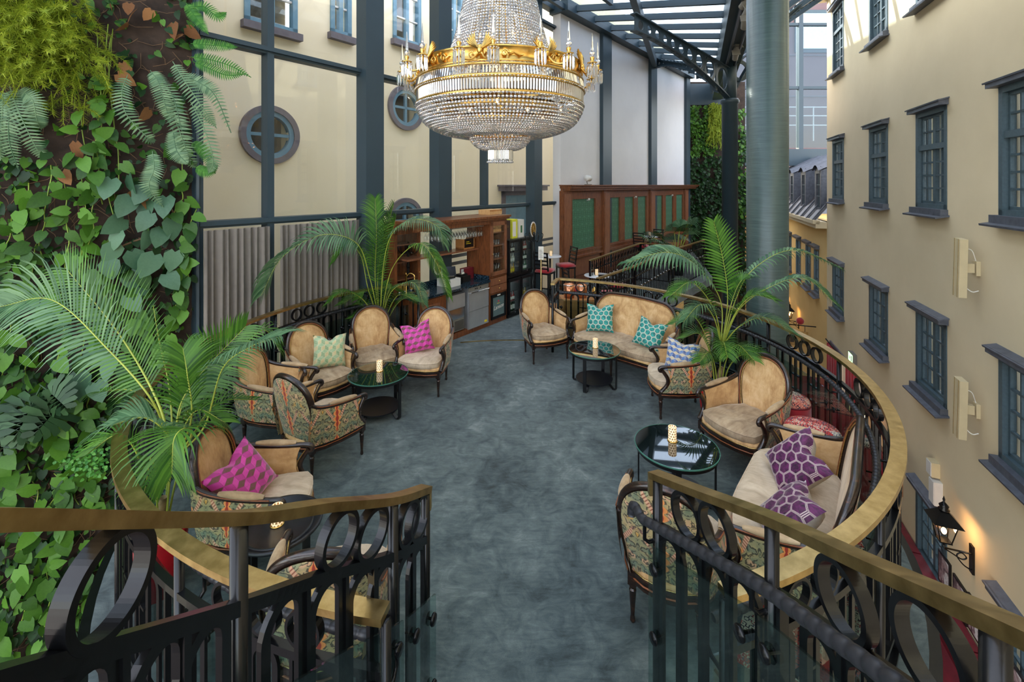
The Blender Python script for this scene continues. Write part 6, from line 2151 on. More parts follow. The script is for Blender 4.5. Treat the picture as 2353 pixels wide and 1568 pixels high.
# ================================================================== CHANDELIER
def build_chandelier():
    X, Yc = -0.13, 5.0
    root = thing('crystal_chandelier', 'huge gilt chandelier with crystal bead strands hanging over the lounge', 'chandelier', (X, Yc, 0))
    cr, go = MAT['crystal'], MAT['gold']
    rnd = random.Random(2)
    def bead(mb, p, r, squash=1.0):
        p = Vector(p)
        a0 = rnd.uniform(0, 1)
        n = 6
        vs_ = [p + Vector((0, 0, r * squash))]
        for k in range(n):
            a = 2 * PI * k / n + a0
            vs_.append(p + Vector((r * math.cos(a), r * math.sin(a), 0.35 * r)))
        for k in range(n):
            a = 2 * PI * (k + 0.5) / n + a0
            vs_.append(p + Vector((r * math.cos(a), r * math.sin(a), -0.35 * r)))
        vs_.append(p + Vector((0, 0, -r * squash)))
        fs = []
        for k in range(n):
            l = (k + 1) % n
            fs += [(0, 1 + k, 1 + l), (1 + k, 7 + k, 1 + l), (1 + l, 7 + k, 7 + l), (13, 7 + l, 7 + k)]
        mb.add(vs_, fs)
    def strand(name, prof, n, r0, r1, count, wires=True, lay=root):
        """one strand of beads following prof (list of (r, z)), copied round the axis"""
        c = catmull([(r, 0, z) for r, z in prof], 200)
        L = [0.0]
        for a, b in zip(c, c[1:]):
            L.append(L[-1] + (b - a).length)
        mb = MB()
        s = 0.0
        while s < L[-1]:
            f = s / L[-1]
            r = r0 + (r1 - r0) * f
            j = next((i for i in range(200) if L[i + 1] >= s), 199)
            q = c[j].lerp(c[j + 1], (s - L[j]) / max(1e-9, L[j + 1] - L[j]))
            bead(mb, q, r)
            s += 2 * r + 0.004
        me = mb.mesh(name, cr)
        for k in range(count):
            ob(name, me, root, Matrix.Rotation(2 * PI * k / count + 0.01, 4, 'Z'))
    # upper cone of strands
    strand('bead_strand', [(0.60, 4.12), (0.52, 4.30), (0.45, 4.55), (0.39, 4.83), (0.345, 5.15), (0.31, 5.5)], 0, 0.0165, 0.0120, 98)
    MB().lathe([(0.30, 5.48), (0.33, 5.5), (0.34, 5.58), (0.31, 5.62), (0.30, 5.6)], 40, cap=False).obj('crown', go, root, True)
    MB().tube([(0, 0, 3.4), (0, 0, 6.6)], 0.018, 10).obj('central_rod', go, root, True)
    ch = MB()
    for k in range(14):
        pts = [(0.03 * math.cos(2 * PI * i / 10) * (1 if k % 2 else 0), 0.03 * math.cos(2 * PI * i / 10) * (0 if k % 2 else 1), 6.55 + k * 0.07 + 0.045 * math.sin(2 * PI * i / 10)) for i in range(10)]
        ch.tube(pts, 0.008, 5, closed=True)
    ch.obj('chain', go, root, True)
    for k in range(16):
        a = 2 * PI * (k + 0.4) / 16
        c, s = math.cos(a), math.sin(a)
        MB().tube(catmull([(0.60 * c, 0.60 * s, 4.1), (0.40 * c, 0.40 * s, 4.3), (0.24 * c, 0.24 * s, 4.7), (0.2 * c, 0.2 * s, 5.4)], 14), 0.008, 6).obj('frame_arm', go, root, True)
    # gilt band
    R = 0.88
    MB().lathe([(R - 0.012, 3.93), (R + 0.01, 3.925), (R + 0.012, 3.94), (R, 3.95), (R, 4.055), (R + 0.012, 4.06), (R + 0.012, 4.075), (R - 0.012, 4.075), (R - 0.012, 3.93)], 96, cap=False).obj('gilt_band', go, root, True)
    MB().lathe([(0.60, 4.07), (0.6, 4.075), (R, 4.072), (R, 4.066), (0.6, 4.066)], 64, cap=False).obj('band_ledge', go, root, True)
    # relief on the band: paired scrolls between the candle arms
    # one motif mesh, eight copies
    rel = MB()
    for sg in (1, -1):
        c = []
        for i in range(22):
            t = i / 21
            sp = 0.036 * (1 - 0.75 * t)
            c.append(Vector((sg * (0.065 + sp * math.cos(2.6 * PI * t)), R + 0.008, 3.995 + sp * math.sin(2.6 * PI * t))))
        rel.tube(c, [0.009 * (1 - 0.5 * i / 21) for i in range(22)], 6)
        rel.tube([(sg * 0.1, R + 0.003, 3.985), (sg * 0.15, R - 0.003, 4.005), (sg * 0.2, R - 0.014, 3.98), (sg * 0.24, R - 0.028, 3.99)], [0.011, 0.009, 0.008, 0.003], 6)
    rel.ball((0, R + 0.012, 4.03), 0.014, 8, 6)
    me = rel.mesh('band_relief', go, True)
    for q in range(9):
        ob('band_relief', me, root, Matrix.Rotation(2 * PI * (q + 0.5) / 9, 4, 'Z'))
    # winged mask + two candle arms, nine times
    mask = MB()
    mask.ball((0, R + 0.03, 4.02), 0.03, 10, 8, (0.9, 0.7, 1.2))
    for sg in (1, -1):
        for i in range(5):
            a = 0.5 + 0.24 * i
            mask.tube([(sg * 0.02, R + 0.025, 4.04), (sg * (0.05 + 0.055 * math.cos(a)), R + 0.02, 4.05 + 0.07 * math.sin(a)), (sg * (0.045 + 0.10 * math.cos(a)), R + 0.0, 4.06 + 0.13 * math.sin(a))], [0.014, 0.013, 0.003], 6)
        mask.tube(catmull([(sg * 0.02, R + 0.03, 3.99), (sg * 0.06, R + 0.07, 3.93), (sg * 0.12, R + 0.12, 3.92), (sg * 0.155, R + 0.155, 3.96), (sg * 0.155, R + 0.16, 4.0)], 16), 0.011, 8)
        mask.tube(catmull([(sg * 0.07, R + 0.07, 3.94), (sg * 0.09, R + 0.06, 3.98), (sg * 0.06, R + 0.06, 4.0), (sg * 0.05, R + 0.06, 3.97)], 10), 0.007, 6)
    mm = mask.mesh('winged_mask', go, True)
    cup = MB().lathe([(0.0, -0.01), (0.03, -0.005), (0.048, 0.0), (0.05, 0.006), (0.02, 0.01), (0.016, 0.03), (0.022, 0.045), (0.022, 0.06), (0.016, 0.065), (0.0, 0.066)], 16).mesh('candle_cup', go, True)
    orn = MB()
    for k in range(10):
        a = 2 * PI * k / 10
        x, y = 0.047 * math.cos(a), 0.047 * math.sin(a)
        bead(orn, (x, y, -0.012), 0.009)
        w = 0.009
        orn.add([(x, y, -0.02), (x - w, y, -0.035), (x, y - w, -0.035), (x + w, y, -0.035), (x, y + w, -0.035), (x - w * 0.8, y, -0.12), (x, y - w * 0.8, -0.12), (x + w * 0.8, y, -0.12), (x, y + w * 0.8, -0.12), (x, y, -0.14)],
                [(0, 1, 2), (0, 2, 3), (0, 3, 4), (0, 4, 1), (1, 5, 6, 2), (2, 6, 7, 3), (3, 7, 8, 4), (4, 8, 5, 1), (9, 6, 5), (9, 7, 6), (9, 8, 7), (9, 5, 8)])
    prisms = orn.mesh('prism_ring', cr)
    spike = MB()
    bead(spike, (0, 0, 0.095), 0.028)
    spike.lathe([(0.013, 0.12), (0.015, 0.13), (0.002, 0.30)], 6)
    sp = spike.mesh('crystal_spike', cr)
    for q in range(9):
        A = 2 * PI * q / 9 + 0.17
        ob('winged_mask', mm, root, Matrix.Rotation(A, 4, 'Z'))
        for sg in (1, -1):
            M = Matrix.Rotation(A, 4, 'Z') @ Matrix.Translation((sg * 0.155, R + 0.16, 4.0))
            c = ob('candle_cup', cup, root, M)
            ob('crystal_spike', sp, c)
            ob('prism_ring', prisms, c)
    # fringes of hanging prisms (too fine to pick apart)
    def fringe(r, z0, z1, n, name, slope=0.0, w=0.011):
        mb = MB()
        for k in range(n):
            a = 2 * PI * k / n
            u = Vector((math.cos(a), math.sin(a), 0))
            t = Vector((-u.y, u.x, 0)) * w
            b, e = u * r + Vector((0, 0, z0)), u * (r + slope) + Vector((0, 0, z1))
            m = b.lerp(e, 0.85)
            d = u * w * 0.7
            mb.add([b - t, b + d, b + t, b - d, m - t, m + d, m + t, m - d, e], [(0, 1, 5, 4), (1, 2, 6, 5), (2, 3, 7, 6), (3, 0, 4, 7), (4, 5, 8), (5, 6, 8), (6, 7, 8), (7, 4, 8), (3, 2, 1, 0)])
        o = mb.obj(name, cr, root)
        o['kind'] = 'stuff'
    fringe(0.895, 3.90, 3.80, 190, 'prism_fringe', 0.02)
    fringe(0.90, 3.78, 3.66, 190, 'prism_fringe', -0.005)
    fringe(0.34, 3.46, 3.38, 84, 'prism_fringe', 0.0, 0.010)
    fringe(0.135, 3.19, 3.06, 44, 'prism_fringe', 0.0, 0.010)
    fringe(0.09, 3.18, 3.05, 28, 'prism_fringe', 0.0, 0.010)
    for r, z in ((0.90, 3.905), (0.915, 3.80), (0.91, 3.79), (0.345, 3.47), (0.345, 3.365), (0.135, 3.195), (0.905, 3.655)):
        MB().lathe([(r - 0.008, z - 0.012), (r + 0.008, z - 0.012), (r + 0.008, z + 0.01), (r - 0.008, z + 0.01), (r - 0.008, z - 0.012)], 72, cap=False).obj('gilt_ring', go, root, True)
    # bead rows under the rings
    for r, z, n, br in ((0.915, 3.79, 170, 0.013), (0.905, 3.64, 170, 0.014), (0.35, 3.36, 80, 0.012), (0.885, 3.915, 170, 0.012), (0.14, 3.05, 40, 0.011)):
        mb = MB()
        for k in range(n):
            a = 2 * PI * k / n
            bead(mb, (r * math.cos(a), r * math.sin(a), z), br)
        mb.obj('bead_row', cr, root)['kind'] = 'stuff'
    # bowl, small bowl
    strand('bead_strand', [(0.90, 3.64), (0.875, 3.56), (0.80, 3.45), (0.66, 3.375), (0.5, 3.335), (0.35, 3.33)], 0, 0.0165, 0.013, 148)
    strand('bead_strand', [(0.345, 3.36), (0.325, 3.29), (0.27, 3.225), (0.2, 3.19), (0.14, 3.185)], 0, 0.013, 0.011, 54)
    # inside: gilt stem cluster, tiers and little lamps
    for z, r in ((3.62, 0.62), (3.50, 0.42)):
        MB().lathe([(r - 0.01, z - 0.05), (r + 0.01, z - 0.05), (r + 0.01, z + 0.05), (r - 0.01, z + 0.05), (r - 0.01, z - 0.05)], 48, cap=False).obj('inner_band', go, root, True)
    MB().lathe([(0.03, 3.42), (0.05, 3.5), (0.03, 3.6), (0.06, 3.75), (0.04, 3.95)], 16).obj('stem', go, root, True)
    for k in range(8):
        a = 2 * PI * k / 8
        c, s = math.cos(a), math.sin(a)
        MB().tube([(0.04 * c, 0.04 * s, 3.5), (0.3 * c, 0.3 * s, 3.56), (0.62 * c, 0.62 * s, 3.62)], 0.007, 6).obj('frame_arm', go, root, True)
        MB().tube([(0.62 * c, 0.62 * s, 3.62), (0.88 * c, 0.88 * s, 3.78)], 0.007, 6).obj('frame_arm', go, root, True)
    lamp = MB().ball((0, 0, 0), 0.013, 8, 6, (1, 1, 1.7)).mesh('lamp_bulb', MAT['bulb'], True)
    for k in range(10):
        a = 2 * PI * k / 10 + 0.3
        for r, z in ((0.5, 3.56), (0.68, 3.6)):
            if (k + (r > 0.6)) % 2 == 0:
                ob('lamp_bulb', lamp, root, Matrix.Translation((r * math.cos(a), r * math.sin(a), z)))
    for k in range(5):
        a = 2 * PI * k / 5
        ob('lamp_bulb', lamp, root, Matrix.Translation((0.18 * math.cos(a), 0.18 * math.sin(a), 3.42)))
    for k in range(4):
        a = 2 * PI * k / 4 + 0.6
        ob('lamp_bulb', lamp, root, Matrix.Translation((0.25 * math.cos(a), 0.25 * math.sin(a), 4.4)))
build_chandelier()
# ================================================================== BAR, PANELLING, CAFE CORNER
BR = Wall((-0.82, 8.49), (0.589, 0.808), (0.808, -0.589))     # front line of the bar; local +y comes out to the room
def boxes(mat, parent, name, *bs):
    mb = MB()
    for b in bs:
        mb.bbox(*b)
    return mb.obj(name, MAT[mat], parent)

def text_obj(name, body, size, mat, parent, M, extrude=0.0008, shear=0.0):
    cu = bpy.data.curves.new(name, 'FONT')
    cu.body = body
    cu.size = size
    cu.align_x = 'CENTER'
    cu.align_y = 'CENTER'
    cu.extrude = extrude
    cu.shear = shear
    tmp = bpy.data.objects.new(name + '_outline', cu)
    COL.objects.link(tmp)
    me = bpy.data.meshes.new_from_object(tmp.evaluated_get(bpy.context.evaluated_depsgraph_get()))
    bpy.data.objects.remove(tmp)
    me.materials.clear()
    me.materials.append(MAT[mat])
    for v in me.vertices:
        v.co = M @ v.co
    return ob(name, me, parent)

UPRIGHT = frame((0, 0, 0), (1, 0, 0), (0, 0, 1), (0, 1, 0))      # text facing +y of a wall frame
def bottle(kind_mat, cap_mat, h, r, label_mat=None):
    mb = MB().lathe([(r * 0.9, 0), (r, 0.005), (r, h * 0.58), (r * 0.4, h * 0.74), (r * 0.36, h * 0.96), (r * 0.4, h)], 10)
    return mb

def build_bar():
    def unit(name, label, cat, s, z=0.0, dep=0.0):
        o = thing(name, label, cat)
        o.matrix_basis = BR.M(s, z, -dep)
        return o
    # plinth
    pl = unit('bar_plinth', 'mahogany plinth under the bar cabinets', 'plinth', 0)
    boxes('mahogany', pl, 'plinth_board', (-1.28, 1.24, -0.6, -0.03, 0.0, 0.10))
    # worktop
    wt = unit('bar_worktop', 'dark speckled granite worktop of the bar', 'worktop', 0)
    boxes('granite', wt, 'slab', (-1.28, 0.63, -0.62, 0.03, 0.88, 0.92))
    boxes('granite', wt, 'upstand', (-1.28, 0.63, -0.62, -0.60, 0.92, 1.0), (0.61, 0.63, -0.60, 0.0, 0.92, 1.0))
    MB().lathe([(0.0, 0.905), (0.13, 0.91), (0.165, 0.925), (0.175, 0.925), (0.175, 0.921), (0.16, 0.918)], 28, (-0.98, -0.28, 0), cap=False).obj('sink_bowl', MAT['gold'], wt, True)
    tp = unit('bar_tap', 'gold tap beside the round sink', 'tap', -1.12, 0.92, 0.42)
    MB().tube([(0, 0, 0), (0, 0, 0.34)], 0.018, 10).obj('tap_body', MAT['gold'], tp, True)
    MB().tube(catmull([(0, 0, 0.3), (0.03, 0.06, 0.36), (0.06, 0.13, 0.33), (0.06, 0.14, 0.25)], 10), 0.011, 8).obj('spout', MAT['gold'], tp, True)
    MB().tube([(0, 0, 0.34), (-0.02, 0.0, 0.40)], 0.008, 8).obj('lever', MAT['gold'], tp, True)
    # wooden cabinet left
    c1 = unit('bar_cabinet', 'mahogany cabinet with a panelled door under the sink', 'cabinet', -1.26)
    boxes('mahogany', c1, 'carcass', (0.0, 0.70, -0.58, -0.02, 0.10, 0.88))
    d = boxes('mahogany', c1, 'door', (0.03, 0.60, -0.02, 0.0, 0.13, 0.85))
    boxes('bar_wood', d, 'raised_panel', (0.11, 0.52, 0.0, 0.012, 0.22, 0.76))
    # ice machine
    im = unit('ice_machine', 'small stainless ice machine with a louvred base', 'ice machine', -0.52)
    boxes('stainless', im, 'body', (0.0, 0.46, -0.55, -0.05, 0.12, 0.80))
    boxes('stainless', im, 'lid', (0.0, 0.46, -0.05, -0.02, 0.55, 0.80))
    boxes('chrome', im, 'lower_door', (0.01, 0.45, -0.05, -0.03, 0.36, 0.54))
    g = boxes('grey_plastic', im, 'grille', (0.01, 0.45, -0.05, -0.035, 0.13, 0.34))
    for k in range(8):
        boxes('black', g, 'slat', (0.20, 0.44, -0.035, -0.031, 0.15 + k * 0.022, 0.158 + k * 0.022))
    # dishwasher
    dw = unit('dishwasher', 'stainless dishwasher with a yellow sticker in the bar', 'dishwasher', 0.02)
    boxes('stainless', dw, 'body', (0.0, 0.59, -0.58, -0.02, 0.08, 0.87))
    boxes('stainless', dw, 'door', (0.005, 0.585, -0.02, 0.005, 0.42, 0.76))
    boxes('stainless', dw, 'lower_panel', (0.005, 0.585, -0.02, 0.0, 0.09, 0.41))
    boxes('grey_plastic', dw, 'control_strip', (0.005, 0.585, -0.02, 0.003, 0.79, 0.865))
    for x in (0.17, 0.22, 0.32):
        boxes('screen', dw, 'button', (x, x + 0.03, 0.003, 0.006, 0.815, 0.835))
    MB().tube([(0.03, 0.035, 0.77), (0.56, 0.035, 0.77)], 0.012, 8).obj('handle', MAT['chrome'], dw, True)
    boxes('label_yellow', dw, 'sticker', (0.46, 0.54, 0.0, 0.002, 0.12, 0.16))
    # tall cabinet right
    tc = unit('tall_bar_cabinet', 'tall mahogany cabinet with glazed door and two drawers beside the coolers', 'cabinet', 0.64)
    boxes('mahogany', tc, 'carcass', (0.0, 0.03, -0.60, 0.0, 0.10, 2.10), (0.53, 0.56, -0.60, 0.0, 0.10, 2.10), (0.0, 0.56, -0.60, -0.57, 0.6, 2.10), (0.0, 0.56, -0.6, 0.0, 2.05, 2.1), (0.0, 0.56, -0.58, 0.0, 0.60, 0.63), (0.0, 0.56, -0.58, -0.02, 0.93, 0.96))
    for z in (1.28, 1.55, 1.82):
        boxes('bar_wood', tc, 'shelf', (0.03, 0.53, -0.55, -0.04, z, z + 0.02))
    d = boxes('bar_wood', tc, 'glazed_door', (0.02, 0.09, 0.0, 0.025, 0.98, 2.06), (0.47, 0.54, 0.0, 0.025, 0.98, 2.06), (0.02, 0.54, 0.0, 0.025, 0.98, 1.06), (0.02, 0.54, 0.0, 0.025, 1.98, 2.06))
    boxes('glass', d, 'pane', (0.09, 0.47, 0.008, 0.013, 1.06, 1.98))
    MB().ball((0.055, 0.035, 1.42), 0.012, 8, 6).obj('knob', MAT['gold'], d, True)
    for z in (0.64, 0.79):
        dr = boxes('bar_wood', tc, 'drawer', (0.02, 0.54, 0.0, 0.02, z, z + 0.14))
        MB().ball((0.28, 0.032, z + 0.07), 0.014, 8, 6).obj('knob', MAT['gold'], dr, True)
    co = unit('bar_cornice', 'moulded mahogany cornice and shelf over the bar back', 'cornice', 0)
    boxes('mahogany', co, 'cornice', (-1.30, 1.24, -0.62, 0.05, 2.10, 2.14), (-1.32, 1.26, -0.63, 0.08, 2.14, 2.18), (-1.30, 0.64, -0.05, 0.0, 2.02, 2.10))
    boxes('bar_wood', co, 'glass_shelf_board', (-1.20, 0.64, -0.60, -0.28, 1.50, 1.53))
    # glass rack and hanging wine glasses
    rk = unit('glass_rack', 'chrome glass rack under the bar cornice', 'rack', 0)
    for k in range(6):
        MB().tube([(-0.95, -0.10 - k * 0.085, 1.99), (0.58, -0.10 - k * 0.085, 1.99)], 0.005, 6).obj('rail', MAT['chrome'], rk, True)
    wg = MB().lathe([(0.034, 0.0), (0.034, -0.003), (0.004, -0.008), (0.004, -0.085), (0.02, -0.10), (0.036, -0.14), (0.034, -0.19), (0.030, -0.205)], 12, cap=False).mesh('wine_glass', MAT['wine_glass'], True)
    for i in range(16):
        for j in range(3):
            o = ob('wine_glass', wg, None, BR.M(-0.62 + i * 0.078, 1.99, 0) @ Matrix.Translation((0, -0.14 - j * 0.17, 0)))
            tag(o, 'upside-down wine glass hanging from the rack over the bar', 'wine glass', 'wine glasses in the hanging rack')
    # glasses inside the cabinet
    tb = MB().lathe([(0.026, 0.0), (0.032, 0.11), (0.030, 0.11), (0.024, 0.005)], 10, cap=False).mesh('tumbler', MAT['wine_glass'], True)
    for z in (1.30, 1.06, 1.57):
        for i in range(5):
            for j in range(2):
                if z > 1.5 and j:
                    continue
                o = ob('tumbler', tb, None, BR.M(0.64, z, 0) @ T(0.10 + i * 0.085, -0.12 - j * 0.12, 0.0, 0, 1.15 if z < 1.2 else 0.95))
                tag(o, 'clear tumbler standing on a shelf of the tall bar cabinet', 'glass', 'tumblers in the tall bar cabinet')
    wb = unit('wine_crate', 'pale wooden wine box with script lettering behind the cabinet glass', 'box', 0.64, 1.84)
    boxes('crate_wood', wb, 'box', (0.10, 0.46, -0.40, -0.06, 0.0, 0.17))
    text_obj('lettering', 'Andr\u00e9 Clouet', 0.07, 'ink', wb, Matrix.Translation((0.28, -0.058, 0.075)) @ UPRIGHT, shear=0.3)
    w2 = unit('wooden_box', 'plain wooden box on top of the bar cornice', 'box', 0.95, 2.18, 0.35)
    boxes('crate_wood', w2, 'box', (0, 0.42, -0.2, 0.1, 0.0, 0.10))
    boxes('oak', w2, 'lid_edge', (0, 0.42, 0.1, 0.104, 0.07, 0.10))
    # small cooler with script logo
    lf = unit('small_cooler', 'small black cooler with white script logo on its glass', 'cooler', 0.67)
    boxes('black', lf, 'housing', (0.0, 0.50, -0.50, -0.02, 0.11, 0.60))
    d = boxes('black', lf, 'door', (0.0, 0.06, -0.02, 0.015, 0.11, 0.60), (0.44, 0.50, -0.02, 0.015, 0.11, 0.60), (0, 0.5, -0.02, 0.015, 0.11, 0.16), (0, 0.5, -0.02, 0.015, 0.54, 0.60))
    boxes('lanson_pane', d, 'pane', (0.06, 0.44, -0.01, 0.005, 0.16, 0.54))
    text_obj('logo_text', 'Lanson', 0.115, 'paper', d, Matrix.Translation((0.25, 0.007, 0.33)) @ UPRIGHT @ Matrix.Rotation(0.08, 4, 'Z'), shear=0.35)
    boxes('label_yellow', d, 'logo_line', (0.20, 0.30, 0.005, 0.007, 0.400, 0.408))
    MB().add([(0.225, 0.007, 0.44), (0.25, 0.007, 0.425), (0.275, 0.007, 0.44), (0.275, 0.007, 0.465), (0.225, 0.007, 0.465)], [(4, 3, 2, 1, 0)]).obj('logo_crest', MAT['red_velvet'], d)
    boxes('paper', d, 'badge', (0.20, 0.30, 0.015, 0.017, 0.56, 0.585))
    # two stacked double coolers
    for lvl, (z0, z1) in enumerate(((0.02, 0.82), (0.84, 1.64))):
        ck = unit('bottle_cooler', ('lower' if lvl == 0 else 'upper') + ' black double door bottle cooler beside the tall cabinet', 'cooler', 1.23, z0)
        h = z1 - z0
        boxes('black', ck, 'housing', (0.0, 0.03, -0.52, 0.0, 0, h), (0.90, 0.93, -0.52, 0.0, 0, h), (0, 0.93, -0.52, 0, 0, 0.06), (0, 0.93, -0.52, 0, h - 0.05, h), (0.45, 0.48, -0.52, 0, 0, h))
        boxes('fridge_back', ck, 'back_panel', (0.03, 0.90, -0.52, -0.50, 0.06, h - 0.05))
        for xa in (0.02, 0.475):
            d = boxes('black', ck, 'door', (xa, xa + 0.045, 0.0, 0.03, 0.06, h - 0.01), (xa + 0.39, xa + 0.435, 0, 0.03, 0.06, h - 0.01), (xa, xa + 0.435, 0, 0.03, 0.06, 0.11), (xa, xa + 0.435, 0, 0.035, h - 0.06, h - 0.01))
            boxes('fridge_door', d, 'pane', (xa + 0.045, xa + 0.39, 0.012, 0.018, 0.11, h - 0.06))
            MB().lathe([(0.012, 0), (0.012, 0.004)], 10).obj('lock', MAT['chrome'], d, False, Matrix.Translation((xa + 0.22, 0.031, 0.085)) @ Matrix.Rotation(-PI / 2, 4, 'X'))
        for z in (0.08, 0.30, 0.52):
            boxes('chrome', ck, 'shelf', (0.03, 0.90, -0.46, -0.05, z - 0.012, z - 0.004))
        rnd = random.Random(lvl)
        for col, xa in enumerate((0.09, 0.545)):
            for r, z in enumerate((0.08, 0.30, 0.52)):
                if lvl == 0 and r == 2:
                    continue
                tall = lvl == 0
                hh = 0.30 if tall and r == 0 else 0.19
                kind = (r * 2 + col + lvl * 3) % 6
                key = ('btl', kind, hh)
                if key not in PANE_CACHE:
                    rr_ = 0.034 if hh > 0.25 else 0.029
                    PANE_CACHE[key] = (bottle(None, None, hh, rr_).mesh('bottle_glass', MAT['bottle%d' % kind], True), MB().lathe([(rr_ * 1.03, hh * 0.14), (rr_ * 1.03, hh * 0.46)], 10, cap=False).mesh('bottle_label', MAT['paper' if kind != 3 else 'label_yellow'], True))
                for i in range(4):
                    b = thing('bottle', 'bottle on the %s shelf, %s side of the %s cooler' % (('bottom', 'middle', 'top')[r], ('tall cabinet', 'coat stand')[col], ('lower', 'upper')[lvl]), 'bottle', group='bottles in the coolers')
                    b.matrix_basis = BR.M(1.23, z0, 0) @ Matrix.Translation((xa + i * 0.085, -0.10, z))
                    ob('bottle_glass', PANE_CACHE[key][0], b)
                    ob('bottle_label', PANE_CACHE[key][1], b)
    # gift boxes on the coolers
    for nm, lab, mt, x0, h in (('gift_box', 'tall dark brown bottle box on the cooler', 'brown_box', 0.06, 0.40), ('gift_box', 'tall lime yellow and white bottle box on the cooler', 'lime_box', 0.33, 0.41), ('gift_box', 'tall white bottle box on the cooler', 'white_plastic', 0.58, 0.39)):
        g = unit(nm, lab, 'box', 1.23 + x0, 1.64)
        boxes(mt, g, 'carton', (0, 0.20, -0.32, -0.12, 0, h))
        if mt == 'lime_box':
            boxes('paper', g, 'side_label', (0.02, 0.14, -0.12, -0.118, 0.04, h - 0.05))
        if mt == 'brown_box':
            text_obj('lettering', 'N.D.', 0.06, 'brass', g, Matrix.Translation((0.10, -0.118, 0.27)) @ UPRIGHT)
        if mt == 'white_plastic':
            boxes('bottle4', g, 'printed_mark', (0.07, 0.13, -0.12, -0.118, 0.10, 0.26))
    # point of sale
    ps = unit('cash_register', 'white point of sale terminal with a black screen on the bar', 'till', -0.18, 0.92, 0.30)
    boxes('white_plastic', ps, 'drawer_base', (-0.17, 0.13, -0.16, 0.16, 0.0, 0.14))
    boxes('black', ps, 'stand_foot', (-0.10, 0.05, -0.06, 0.10, 0.14, 0.165))
    MB().box((-0.05, 0.00, 0.255), (0.24, 0.03, 0.17), rot=Matrix.Rotation(0.6, 3, 'Z') @ Matrix.Rotation(0.5, 3, 'X')).obj('display_back', MAT['white_plastic'], ps)
    MB().box((-0.035, 0.022, 0.268), (0.25, 0.014, 0.18), rot=Matrix.Rotation(0.6, 3, 'Z') @ Matrix.Rotation(0.5, 3, 'X')).obj('display', MAT['screen'], ps)
    pr = unit('receipt_printer', 'black receipt printer beside the till', 'printer', 0.12, 0.92, 0.34)
    boxes('black', pr, 'case', (-0.02, 0.20, -0.1, 0.12, 0, 0.12), (0.0, 0.18, -0.08, 0.06, 0.12, 0.15))
    boxes('paper', pr, 'paper_slip', (0.05, 0.13, 0.02, 0.024, 0.15, 0.18))
    bd = unit('binder', 'burgundy menu binder standing on the bar', 'binder', 0.36, 0.92, 0.40)
    boxes('burgundy', bd, 'cover', (-0.04, 0.24, -0.10, -0.08, 0, 0.22), (-0.04, 0.24, 0.0, 0.02, 0, 0.22), (0.22, 0.24, -0.1, 0.02, 0, 0.22))
    boxes('paper', bd, 'pages', (-0.03, 0.22, -0.08, 0.0, 0.01, 0.20))
    # books and box on the hanging shelf
    bk = unit('display_box', 'red framed black box with yellow lettering on the bar shelf', 'box', 0.28, 1.53, 0.40)
    boxes('oak', bk, 'frame', (-0.02, 0.30, -0.16, 0.06, 0, 0.03), (-0.02, 0.0, -0.16, 0.06, 0, 0.2), (0.28, 0.30, -0.16, 0.06, 0, 0.2))
    boxes('black', bk, 'panel', (0.0, 0.28, 0.02, 0.05, 0.03, 0.20))
    for k in range(2):
        boxes('label_yellow', bk, 'printed_line', (0.06, 0.20 - 0.05 * k, 0.05, 0.052, 0.10 + 0.035 * k, 0.112 + 0.035 * k))
    # tall glazed cabinet left of the column
    LC0 = BR.s_of(904, -0.45)
    LCW = BR.s_of(964, -0.45) - LC0
    KX = LCW / 0.74
    lc = unit('tall_display_cabinet', 'tall mahogany display cabinet with jars behind the rear palm', 'cabinet', LC0, 0.0, 0.45)
    W_ = LCW
    boxes('mahogany', lc, 'carcass', (0, 0.03, -0.36, 0, 0, 2.05), (W_ - 0.03, W_, -0.36, 0, 0, 2.05), (0, W_, -0.36, -0.34, 0, 2.05), (0, W_, -0.36, 0.03, 2.05, 2.15), (0, W_, -0.36, 0, 0, 0.1))
    for z in (0.45, 0.80, 1.15, 1.45, 1.75):
        boxes('bar_wood', lc, 'shelf', (0.03, W_ - 0.03, -0.34, -0.03, z, z + 0.02))
    d = boxes('mahogany', lc, 'glazed_door', (0.0, 0.06, 0, 0.025, 0.1, 2.05), (W_ - 0.06, W_, 0, 0.025, 0.1, 2.05), (0, W_, 0, 0.025, 0.1, 0.2), (0, W_, 0, 0.025, 1.95, 2.05))
    boxes('glass', d, 'pane', (0.06, W_ - 0.06, 0.008, 0.013, 0.2, 1.95))
    MB().ball((W_ - 0.03, 0.035, 1.25), 0.012, 8, 6).obj('knob', MAT['gold'], d, True)
    jar = MB().lathe([(0.045, 0), (0.05, 0.01), (0.05, 0.09), (0.04, 0.1)], 12).mesh('jar_glass', MAT['bottle3'], True)
    lid = MB().lathe([(0.044, 0.1), (0.044, 0.125), (0.0, 0.126)], 12).mesh('lid', MAT['chrome'], True)
    for z in (0.82, 0.945):
        for i in range(4):
            j = thing('jar', 'glass jar stacked in the display cabinet behind the rear palm', 'jar', group='jars in the display cabinet')
            j.matrix_basis = BR.M(LC0, z, -0.45) @ Matrix.Translation((0.10 + i * (LCW - 0.2) / 3, -0.12, 0))
            ob('jar_glass', jar, j)
            ob('lid', lid, j)
